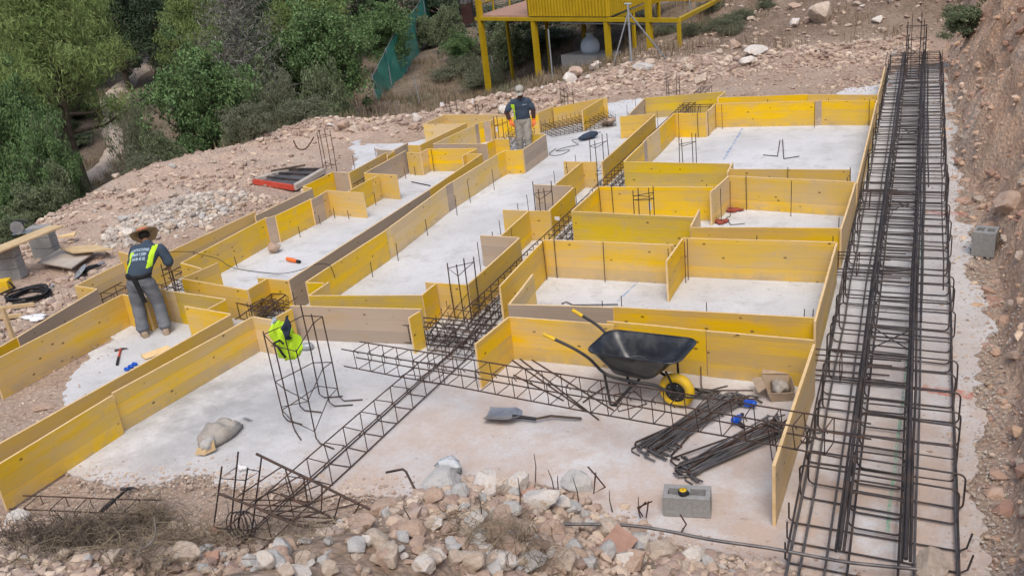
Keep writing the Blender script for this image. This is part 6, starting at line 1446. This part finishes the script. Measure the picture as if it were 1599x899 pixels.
rubble('rubble', 1500, lambda x, y, g: (edge_sd(x, y) > .8) & (edge_sd(x, y) < 6) & (x > -9.5) & (y > 24) & (g.uniform(0, 1, x.shape) < .6), (-9.5, 1.5, 25, 36), .03, .28, 5, power=3.2)
rubble('rubble', 4200, lambda x, y, g: (bankd(x, y) > -.30) & (bankd(x, y) < 1.8) & (g.uniform(0, 1, x.shape) < np.where(bankd(x, y) < .3, 1.0, .6)), (0, 4, 4.5, 29), .015, .24, 6, power=3.5, up=.1, mat='rubble_red')
rubble('gravel', 3500, lambda x, y, g: (y > 5.0) & (y < 7.2) & (toed(x, y) < .1) & (toed(x, y) > -1.1*g.uniform(0, 1, x.shape)**1.5), (-9, .8, 4.8, 7.4), .008, .03, 7, up=.5)
rubble('gravel', 6000, lambda x, y, g: (bankd(x, y) > -.75) & (bankd(x, y) < .15) & (y > 5.6) & (g.uniform(0, 1, x.shape) < .25+.75*sstep(bankd(x, y), -.5, -.1)), (-.2, 1.4, 5.5, 26), .008, .035, 9, 'rubble_grey', up=.5)
rubble('gravel', 9000, lambda x, y, g: (y > 5.0) & (y < 7.6) & (x > -8.2) & (toed(x, y) < .05) & (toed(x, y) > -1.0-.9*fbm(x*.8, y*.8, 71, 3)), (-8.6, .6, 4.8, 7.6), .007, .026, 17, 'rubble_grey', up=.5)
rubble('gravel', 2200, lambda x, y, g: (x < -8.3) & (x > -10.6) & (y > 4.8) & (y < 8.5), (-10.6, -8.3, 4.8, 8.5), .008, .045, 8, up=.4)
def fringe(name, pts, N, spread, smin, smax, seed, mat):
    g = np.random.default_rng(seed); P = [Vector((p.x, p.y)) for p in pts]; seg = [(P[i], P[i+1]) for i in range(len(P)-1)]; ln = np.array([(b2-a).length for a, b2 in seg]); k = g.choice(len(seg), N, p=ln/ln.sum()); t = g.uniform(0, 1, N)
    x = np.array([seg[i][0].x+(seg[i][1].x-seg[i][0].x)*u for i, u in zip(k, t)])+g.normal(0, spread, N); y = np.array([seg[i][0].y+(seg[i][1].y-seg[i][0].y)*u for i, u in zip(k, t)])+g.normal(0, spread, N)
    s = smin*(smax/smin)**(g.uniform(0, 1, N)**2.6)/2; shapes = np.stack([rock_shape(_V1, 500+i, 6, .05) for i in range(8)]); V = shapes[g.integers(0, 8, N)]*np.stack([s*g.uniform(.8, 1.4, N), s, s*.7], 1)[:, None, :]
    z = np.maximum(terr(x, y), -.004)+s*.3; Q = (V+np.stack([x, y, z], 1)[:, None, :]).reshape(-1, 3); F = (_F1[None]+(np.arange(N)*len(_V1))[:, None, None]).reshape(-1, 3)
    o = bpy.data.objects.new(name, np_mesh(name, Q, F, [mat])); C.objects.link(o); o['kind'] = 'stuff'
_fr = [at(*q) for q in _sl]
fringe('gravel', _fr[:13], 5000, .14, .008, .05, 31, 'rubble'); fringe('gravel', _fr[:13], 3500, .10, .008, .035, 32, 'rubble_grey'); fringe('gravel', _fr[12:22], 14000, .17, .008, .034, 33, 'rubble_grey'); fringe('gravel', _fr[12:22], 2500, .25, .01, .06, 34, 'rubble'); fringe('gravel', _fr[21:28], 2500, .3, .012, .06, 35, 'rubble'); fringe('gravel', _fr[-8:], 700, .16, .008, .045, 36, 'rubble')
def wire_straw(name, N, box_px, L0, L1, r, mat, seed, zoff=.02, rise_=.16):
    g = np.random.default_rng(seed); q = random.Random(seed); Vs = []; Fs = []
    tg = [hit(q.uniform(box_px[0], box_px[2]), q.uniform(box_px[1], box_px[3])) for _ in range(max(3, N//90))]
    for i in range(N):
        c = tg[i % len(tg)]; x, y = c.x+q.gauss(0, .20), c.y+q.gauss(0, .13); a = q.gauss(.35, .75)+(PI if q.random() < .5 else 0); l = q.uniform(L0, L1); k = 4; row = []
        z0 = tz(x, y)+zoff+abs(q.gauss(0, .05)); cv = q.gauss(0, .6); e = q.uniform(0, rise_)
        for j in range(k+1):
            t = j/k-.5; aa = a+cv*t; p = Vector((x+l*t*math.cos(aa), y+l*t*math.sin(aa), z0+e*(j/k)+.04*math.sin(j*2+i)))
            s = Vector((-math.sin(aa), math.cos(aa), .6)).normalized()*r*(1-.6*j/k); row += [p+s, p-s]
        o = len(Vs); Vs += row; Fs += [(o+2*j, o+2*j+1, o+2*j+3, o+2*j+2) for j in range(k)]
    me = np_mesh(name, np.array([list(v) for v in Vs]), np.array(Fs), [mat]); o = bpy.data.objects.new(name, me); C.objects.link(o); o['kind'] = 'stuff'
wire_straw('straw', 1100, (60, 812, 330, 890), .12, .55, .0035, 'straw', 3); wire_straw('straw', 900, (20, 820, 240, 860), .1, .4, .003, 'bark', 6, .03); wire_straw('straw', 160, (380, 840, 660, 890), .10, .45, .003, 'straw', 4); wire_straw('straw', 260, (650, 800, 860, 870), .10, .5, .003, 'straw', 5, .02, .3)
for (a, b2, m_, lab) in (((205, 868), (241, 808), (240, 842), 'long curled dry branch rising from the straw at the bottom left'), ((212, 880), (224, 838), (216, 862), 'thin dry stick beside the long curled branch'), ((333, 832), (352, 776), (356, 805), 'crooked brown root standing left of the toppled cage')):
    P = hit(*a); mb = MB().tube(smooth_path([P, at_y(m_[0], m_[1], P.y+.05), at_y(b2[0], b2[1], P.y+.08)], 5), [.012*(1-.07*i) for i in range(11)], 6); tag(mb.build('dry_branch', 'dead_wood'), lab, 'branch')
for k in range(9):
    x, y, t = ((836, 748, 708), (866, 762, 733), (872, 760, 742), (958, 800, 765), (1000, 800, 775), (812, 800, 745), (640, 830, 790), (752, 812, 780), (905, 790, 745))[k]; P = hit(x, y+6)
    tag(MB().tube([P, at_y(x-2+rnd.uniform(-4, 4), (y+t)/2, P.y), at_y(x-5+rnd.uniform(-6, 4), t, P.y)], [.006, .005, .003], 5).build('dry_stalk', 'bark'), 'thin dry stalk standing in the foreground rubble', 'stalk', 'dry stalks in the foreground rubble')
# ------------------------------------------------------------------ the two workers
def fuse(mb, name, mats, voxel, smooth=2, sel=None):
    """one continuous surface from overlapping solids"""
    o = mb.build(name, mats, origin=(0, 0, 0)); md = o.modifiers.new('r', 'REMESH'); md.mode = 'VOXEL'; md.voxel_size = voxel; md.use_smooth_shade = True
    sm = o.modifiers.new('s', 'SMOOTH'); sm.factor = .5; sm.iterations = smooth
    dg = bpy.context.evaluated_depsgraph_get(); me = bpy.data.meshes.new_from_object(o.evaluated_get(dg)); me.name = name; bpy.data.objects.remove(o)
    me.materials.clear()
    for mm in mats: me.materials.append(M[mm])
    me.polygons.foreach_set('use_smooth', [True]*len(me.polygons))
    if sel:
        for p in me.polygons: p.material_index = sel(p.center)
    return me
def limb(mb, pts, rr, n=14):
    """tapering limb; radii may be (rx, ry) pairs with x along the body's left-right"""
    P = [Vector(p) for p in pts]; rings = []
    for i, p in enumerate(P):
        t = (P[min(i+1, len(P)-1)]-P[max(i-1, 0)]).normalized(); u = Vector((1, 0, 0)); u = (u-t*u.dot(t)); u = u.normalized() if u.length > .2 else t.orthogonal().normalized(); w_ = t.cross(u)
        rx, ry = rr[i] if isinstance(rr[i], tuple) else (rr[i], rr[i]); rings.append([p+u*rx*math.cos(2*PI*j/n)+w_*ry*math.sin(2*PI*j/n) for j in range(n)])
    mb.loft(rings, 0, True); mb.ball(P[0], min(rr[0]) if isinstance(rr[0], tuple) else rr[0]); mb.ball(P[-1], min(rr[-1]) if isinstance(rr[-1], tuple) else rr[-1]); return mb
def hand(mb, wrist, d, palm_n, side, s=1.0):
    """palm, four bent fingers of unequal length and a thumb off the palm's side"""
    d = Vector(d).normalized(); pn = Vector(palm_n); pn = (pn-d*pn.dot(d)).normalized(); x = d.cross(pn)*side; w_ = Vector(wrist)
    limb(mb, [w_, w_+d*.045*s, w_+d*.095*s], [(.027*s, .02*s), (.040*s, .019*s), (.040*s, .016*s)])
    for k, (off, ln) in enumerate(((-.031, .068), (-.010, .078), (.011, .073), (.031, .056))):
        a = w_+d*.092*s+x*off*s; b2 = a+d*ln*.5*s+pn*.010*s+x*off*.12*s; c = b2+d*ln*.38*s+pn*.034*s; mb.tube([a-d*.012, a, b2, c], [.0105*s, .0105*s, .0095*s, .008*s], 8)
    a = w_+d*.030*s-x*.033*s; b2 = a+d*.034*s-x*.024*s+pn*.012*s; mb.tube([a, b2, b2+d*.032*s-x*.004*s+pn*.016*s], [.014*s, .012*s, .009*s], 8)
def head(mb, c, yaw_pitch, s=1.0):
    R = Matrix.Rotation(yaw_pitch[0], 3, 'Z') @ Matrix.Rotation(yaw_pitch[1], 3, 'X') @ Matrix.Rotation(yaw_pitch[2] if len(yaw_pitch) > 2 else 0, 3, 'Y'); f = lambda q: Vector(c)+R @ (Vector(q)*s)
    mb.ball(f((0, -.012, .03)), (.076*s, .094*s, .092*s), 0, 16, 12, R); mb.ball(f((0, .022, -.045)), (.058*s, .068*s, .075*s), 0, 14, 10, R); mb.ball(f((0, .050, -.088)), (.030*s, .030*s, .026*s), 0, 10, 8, R)
    mb.ball(f((0, .096, -.022)), (.014*s, .018*s, .024*s), 0, 8, 6, R); mb.ball(f((0, .088, .004)), (.009*s, .012*s, .03*s), 0, 8, 6, R); mb.ball(f((0, .080, .026)), (.048*s, .014*s, .011*s), 0, 10, 6, R); mb.ball(f((0, .082, -.062)), (.023*s, .013*s, .009*s), 0, 8, 6, R)
    for sd in (1, -1): mb.ball(f((sd*.077, -.008, -.005)), (.012*s, .022*s, .033*s), 0, 8, 6, R); mb.ball(f((sd*.042, .062, -.024)), (.022*s, .02*s, .018*s), 0, 8, 6, R)
    return R, f
def folds(me, amp, fr, seed):
    q = random.Random(seed); p = [q.uniform(0, 6.28) for _ in range(6)]; me.calc_loop_triangles()
    nr = [v.normal.copy() for v in me.vertices]
    for v, n in zip(me.vertices, nr):
        c = v.co; v.co = c+n*amp*(math.sin(c.z*fr+3.1*math.sin(c.x*7+p[0])+2.2*c.y*5+p[1])*.6+.5*math.sin(c.z*fr*1.9+c.x*19+p[2])*math.sin(c.y*14+p[3]))
def attach(me, name, root):
    o = bpy.data.objects.new(name, me); C.objects.link(o); o.parent = root; return o
def eyes(root, f, R, s=1.0):
    for sd in (1, -1): MB().ball(f((sd*.031, .079, .004)), (.012*s, .008*s, .007*s), 0, 8, 6, R).build('eye', 'hair', root, world=False)

def lettering(lines, bvh, frame, mat, root, name='print'):
    """real lettering laid onto the cloth"""
    O, X, Z, Nn = frame; mb = MB()
    for txt, size, width, dz, shear in lines:
        cu = bpy.data.curves.new('t', 'FONT'); cu.body = txt; cu.size = size; cu.align_x = 'CENTER'; cu.align_y = 'CENTER'; cu.offset = size*.022; to = bpy.data.objects.new('t', cu); C.objects.link(to)
        me = bpy.data.meshes.new_from_object(to.evaluated_get(bpy.context.evaluated_depsgraph_get())); bpy.data.objects.remove(to); w_ = max(v.co.x for v in me.vertices)-min(v.co.x for v in me.vertices); k = width/w_; vs = []
        for v in me.vertices:
            p = O+X*(v.co.x*k)+Z*(v.co.y+dz+v.co.x*k*shear)
            loc, nn, _, _ = bvh.ray_cast(p+Nn*.5, -Nn); vs.append((loc if loc is not None else p)+Nn*.006)
        mb.add(vs, [tuple(p.vertices) for p in me.polygons])
    return mb.build(name, mat, root, world=False)

def worker_hat():
    P = at(243, 521, 0); root = thing('person', 'worker in a straw hat and grey trousers seen from behind, bending forward', 'person', (P.x, P.y, .002)); root.rotation_euler = (0, 0, rad(20)); root.scale = (.96, .96, .93)
    hipL, hipR = Vector((-.095, -.02, .86)), Vector((.095, -.02, .86)); kL, kR = Vector((-.16, .03, .47)), Vector((.13, .07, .48)); aL, aR = Vector((-.14, -.05, .09)), Vector((.175, .0, .09)); pel = Vector((0, -.03, .92)); wa = Vector((.04, .0, 1.06)); ch = Vector((.075, .15, 1.21)); sh = Vector((.095, .27, 1.29)); nk = Vector((.06, .35, 1.33)); hd = Vector((.005, .45, 1.375))
    SL, SR = Vector((-.105, .25, 1.28)), Vector((.295, .26, 1.26)); EL, ER = Vector((-.18, .22, 1.01)), Vector((.365, .25, 1.00)); WL, WR = Vector((-.16, .30, .77)), Vector((.24, .42, .88))
    def torso(mb, k=1.0): limb(mb, [pel, wa, ch, sh, sh+Vector((0, .02, .03))], [(.155*k, .115*k), (.150*k, .105*k), (.185*k, .12*k), (.175*k, .095*k), (.10*k, .07*k)], 18)
    mb = MB(); torso(mb, .9); limb(mb, [sh, nk, hd-Vector((0, .02, .04))], [.06, .054, .052])
    for S_, E_, W_, sd in ((SL, EL, WL, -1), (SR, ER, WR, 1)):
        limb(mb, [S_, S_.lerp(E_, .5), E_, E_.lerp(W_, .35), W_], [.055, .05, .043, .042, .029]); d = (W_-E_).normalized(); hand(mb, W_, d+Vector((0, .2, 0)), Vector((-sd*.6, .8, .2)), sd)
    for h_, k_, a_ in ((hipL, kL, aL), (hipR, kR, aR)): limb(mb, [h_, h_.lerp(k_, .5), k_, k_.lerp(a_, .35), a_], [.085, .075, .058, .055, .042])
    R, f = head(mb, hd, (rad(15), rad(-50), rad(-10)))
    attach(fuse(mb, 'body', ['skin'], .0085), 'body', root); eyes(root, f, R)
    # hair under the hat
    MB().ball(f((0, -.03, .035)), (.083, .096, .085), 0, 16, 10, R).build('hair', 'hair', root, world=False)
    # shirt
    mb = MB(); limb(mb, [Vector((0, -.02, .96)), wa, ch, sh, sh+Vector((0, .02, .035))], [(.178, .135), (.172, .128), (.205, .142), (.190, .108), (.105, .078)], 20); mb.ball(sh+Vector((0, .03, .03)), (.08, .07, .05))
    for S_, E_ in ((SL, EL), (SR, ER)): limb(mb, [S_*.94+sh*.06, S_.lerp(E_, .4), S_.lerp(E_, .80)], [.070, .074, .080])
    def panel_sel(c):
        t = (c.z-.97)/.36; back = c.y < .02+.30*t+.02
        xl = -.165+.085*max(0, min(1, (t-.25)/.75)) ; lim = .03
        if c.z < 1.34 and c.y < .12+.28*t:
            u_ = .055*max(0, t-.2); lx = c.x-.10*t
            if -.205+u_ < lx < -.130-.02*t+u_ and t < .9: return 1
            if .115+.03*(1-t) < lx < .175+.03*(1-t) and .30 < t < 1.0: return 1
        return 0
    me = fuse(mb, 't_shirt', ['shirt', 'hi_vis'], .011, 3, panel_sel); folds(me, .006, 26, 1); so_ = attach(me, 't_shirt', root)
    bvh = BVHTree.FromPolygons([v.co[:] for v in me.vertices], [tuple(p.vertices) for p in me.polygons])
    Nn = Vector((0, -1, .75)).normalized(); X = Vector((1, 0, 0)); Z = Nn.cross(X)*1; Z = Z if Z.z > 0 else -Z
    lettering([('CONSTRUCCIONES', .066, .265, .045, .05), ('RAMON Y JOSEP', .064, .215, -.028, .05), ('654 86 42 02', .064, .19, -.10, .05)], bvh, (Vector((.062, .12, 1.225)), X, Z, Nn), 'print', root)
    # trousers
    mb = MB(); limb(mb, [Vector((0, -.03, .99)), pel, Vector((0, -.03, .83))], [(.165, .06), (.178, .138), (.165, .135)], 18)
    for h_, k_, a_ in ((hipL, kL, aL), (hipR, kR, aR)): limb(mb, [h_+Vector((0, 0, -.02)), h_.lerp(k_, .5), k_, k_.lerp(a_, .5), a_+Vector((0, 0, .035))], [.112, .108, .094, .090, .092]); mb.ball(a_+Vector((0, -.01, .05)), (.095, .10, .05))
    me = fuse(mb, 'trousers', ['jeans'], .011, 3); folds(me, .0045, 30, 2); attach(me, 'trousers', root)
    mb = MB()
    for a_, yaw in ((aL, rad(35)), (aR, rad(20))):
        Rz = Matrix.Rotation(yaw, 3, 'Z'); g = lambda q: Vector((a_.x, a_.y, 0))+Rz @ Vector(q); b_ = MB()
        b_.loft([[g((x*sx, y, max(.0, zz))) for x, zz in ((-.045, .0), (.045, .0), (.05, .03), (.04, hz), (-.04, hz), (-.05, .03))] for y, sx, hz in ((-.10, .75, .08), (-.06, .95, .11), (.02, 1.0, .12), (.09, 1.05, .075), (.15, .95, .06), (.18, .6, .04))], 0, True)
        b_.build('boot', 'boot', root, world=False)
    mb = MB(); mb.loft([[Vector((a*math.cos(2*PI*j/24)+.01, -.03+b2*math.sin(2*PI*j/24), z)) for j in range(24)] for a, b2, z in ((.183, .143, .955), (.188, .148, .96), (.188, .146, 1.0), (.180, .14, 1.005))]); mb.build('belt', 'leather', root, world=False)
    MB().loft([[Vector((x+.03*t, -.175-.004*t, .99-.40*t)) + Vector((sx*.035*(1-.15*t), sy, 0)) for sx, sy in ((-1, -.012), (1, -.012), (1, .012), (-1, .012))] for t, x in ((0, .0), (.5, .02), (1, .04))], 0, False).build('strap', 'leather', root, world=False)
    # straw hat
    Rh = R @ Matrix.Rotation(rad(6), 3, 'X'); o = f((0, -.01, .075)); n = 32
    def hr(r, z, wav=0): return [o+Rh @ Vector((r*1.0*math.cos(2*PI*j/n), r*1.12*math.sin(2*PI*j/n), z+wav*(math.cos(4*PI*j/n)))) for j in range(n)]
    MB().loft([hr(.20, -.012, .034), hr(.16, .0, .018), hr(.102, .012, .004), hr(.098, .05), hr(.088, .095), hr(.06, .118), hr(.02, .116)]).build('straw_hat', 'straw_hat', root, world=False)
    MB().loft([hr(.106, .014), hr(.104, .048), hr(.099, .048)], 0, True, False).build('hat_band', 'hat_band', root, world=False)
worker_hat()

def worker_cap():
    P = at(822, 246, 0); root = thing('person', 'man in a grey cap facing the camera with orange gloves and beige trousers', 'person', (P.x, P.y, .002)); root.rotation_euler = (0, 0, rad(200)); root.scale = (.97, .97, .90)
    hipL, hipR = Vector((-.09, 0, .90)), Vector((.09, 0, .90)); kL, kR = Vector((-.09, .07, .48)), Vector((.10, .02, .48)); aL, aR = Vector((-.08, .02, .09)), Vector((.12, -.06, .09)); pel = Vector((0, 0, .95)); wa = Vector((0, .02, 1.10)); ch = Vector((0, .04, 1.30)); sh = Vector((0, .05, 1.42)); nk = Vector((-.01, .09, 1.50)); hd = Vector((-.02, .16, 1.61))
    SL, SR = Vector((-.165, .04, 1.38)), Vector((.165, .04, 1.38)); EL, ER = Vector((-.26, .02, 1.14)), Vector((.33, .05, 1.15)); WL, WR = Vector((-.255, .10, .91)), Vector((.25, .17, .95))
    mb = MB(); limb(mb, [pel, wa, ch, sh, sh+Vector((0, .01, .03))], [(.14, .10), (.135, .095), (.165, .105), (.15, .085), (.09, .06)], 18); limb(mb, [sh, nk, hd-Vector((0, .02, .04))], [.06, .054, .052])
    for S_, E_, W_ in ((SL, EL, WL), (SR, ER, WR)): limb(mb, [S_, S_.lerp(E_, .5), E_, E_.lerp(W_, .35), W_], [.052, .048, .042, .040, .028])
    for h_, k_, a_ in ((hipL, kL, aL), (hipR, kR, aR)): limb(mb, [h_, h_.lerp(k_, .5), k_, k_.lerp(a_, .35), a_], [.08, .072, .056, .052, .04])
    for W_, E_, sd in ((WL, EL, -1), (WR, ER, 1)): hand(mb, W_, (W_-E_)+Vector((0, .05, 0)), Vector((-sd, .4, 0)), sd, .95)
    R, f = head(mb, hd, (rad(-8), rad(-30)), 1.06); attach(fuse(mb, 'body', ['skin'], .009), 'body', root); eyes(root, f, R)
    MB().ball(f((0, -.02, .03)), (.082, .092, .075), 0, 16, 10, R).build('hair', 'hair', root, world=False)
    mb = MB(); mb.ball(f((0, .045, -.075)), (.058, .056, .05), 0, 14, 8, R); mb.build('beard', 'hair', root, world=False)
    mb = MB(); limb(mb, [Vector((0, 0, .96)), wa, ch, sh, sh+Vector((0, .01, .035))], [(.180, .135), (.172, .128), (.188, .13), (.165, .098), (.085, .065)], 20)
    for S_, E_ in ((SL, EL), (SR, ER)): limb(mb, [S_, S_.lerp(E_, .4), S_.lerp(E_, .80)], [.062, .066, .07])
    me = fuse(mb, 't_shirt', ['shirt', 'hi_vis'], .012, 3, lambda c: 1 if (.135 < c.x < .205 and c.z < 1.33 and abs(c.y-.03) < .12) else 0); folds(me, .006, 24, 3); attach(me, 't_shirt', root)
    bvh = BVHTree.FromPolygons([v.co[:] for v in me.vertices], [tuple(p.vertices) for p in me.polygons])
    lettering([('CONSTRUCCIONES', .03, .10, 0, 0)], bvh, (Vector((-.09, .0, 1.30)), Vector((-1, 0, 0)), Vector((0, 0, 1)), Vector((0, 1, 0))), 'print', root)
    for E_, W_, S_ in ((EL, WL, SL), (ER, WR, SR)): MB().tube([S_.lerp(E_, .7), E_, E_.lerp(W_, .5), E_.lerp(W_, .97)], [.055, .053, .048, .036], 12).build('sleeve', 'sleeve', root, world=False)
    for W_, E_, sd in ((WL, EL, -1), (WR, ER, 1)):
        mb = MB(); mb.tube([W_.lerp(E_, .12), W_], [.042, .036], 12); hand(mb, W_, (W_-E_)+Vector((0, .05, 0)), Vector((-sd, .4, 0)), sd, 1.16); attach(fuse(mb, 'glove', ['orange_plastic'], .007, 1), 'glove', root)
    mb = MB(); limb(mb, [Vector((0, 0, 1.02)), pel, Vector((0, 0, .86))], [(.155, .12), (.168, .13), (.16, .13)], 18)
    for h_, k_, a_ in ((hipL, kL, aL), (hipR, kR, aR)): limb(mb, [h_, h_.lerp(k_, .5), k_, k_.lerp(a_, .5), a_], [.105, .098, .082, .076, .078])
    me = fuse(mb, 'trousers', ['beige_cloth'], .012, 3); folds(me, .004, 30, 4); attach(me, 'trousers', root)
    for a_ in (aL, aR): MB().loft([[Vector((a_.x+x*sx, a_.y+y, z)) for x, z in ((-.045, 0), (.045, 0), (.05, .03), (.04, hz), (-.04, hz), (-.05, .03))] for y, sx, hz in ((-.09, .8, .09), (0, 1, .12), (.10, 1.05, .075), (.17, .7, .05))], 0, True).build('boot', 'leather', root, world=False)
    Rh = R; o = f((0, -.012, .055)); n = 24
    def hr(r, z): return [o+Rh @ Vector((r*.90*math.cos(2*PI*j/n), r*1.08*math.sin(2*PI*j/n), z)) for j in range(n)]
    MB().loft([hr(.100, -.01), hr(.100, .03), hr(.088, .068), hr(.055, .09), hr(.012, .096)]).build('cap', 'cap', root, world=False)
    top = []; bot = []
    for i in range(4):
        rw = [o+Rh @ Vector((.085*math.sin(a)*(1-.04*i), .085+.026*i*math.cos(a*.9)+.02*math.cos(a)-.02, .002-.012*i-.02*abs(math.sin(a))**2)) for a in [rad(-70+20*j) for j in range(8)]]; top.append(rw); bot.append([p-Vector((0, 0, .006)) for p in rw])
    mb = MB(); mb.loft(top, 0, True, False, False); mb.loft(list(reversed(bot)), 0, True, False, False); mb.build('peak', 'cap', root, world=False)
    MB().ball(o+Rh @ Vector((0, .099, .032)), (.022, .012, .022), 0, 10, 6, Rh).build('cap_badge', 'leather', root, world=False)
worker_cap()
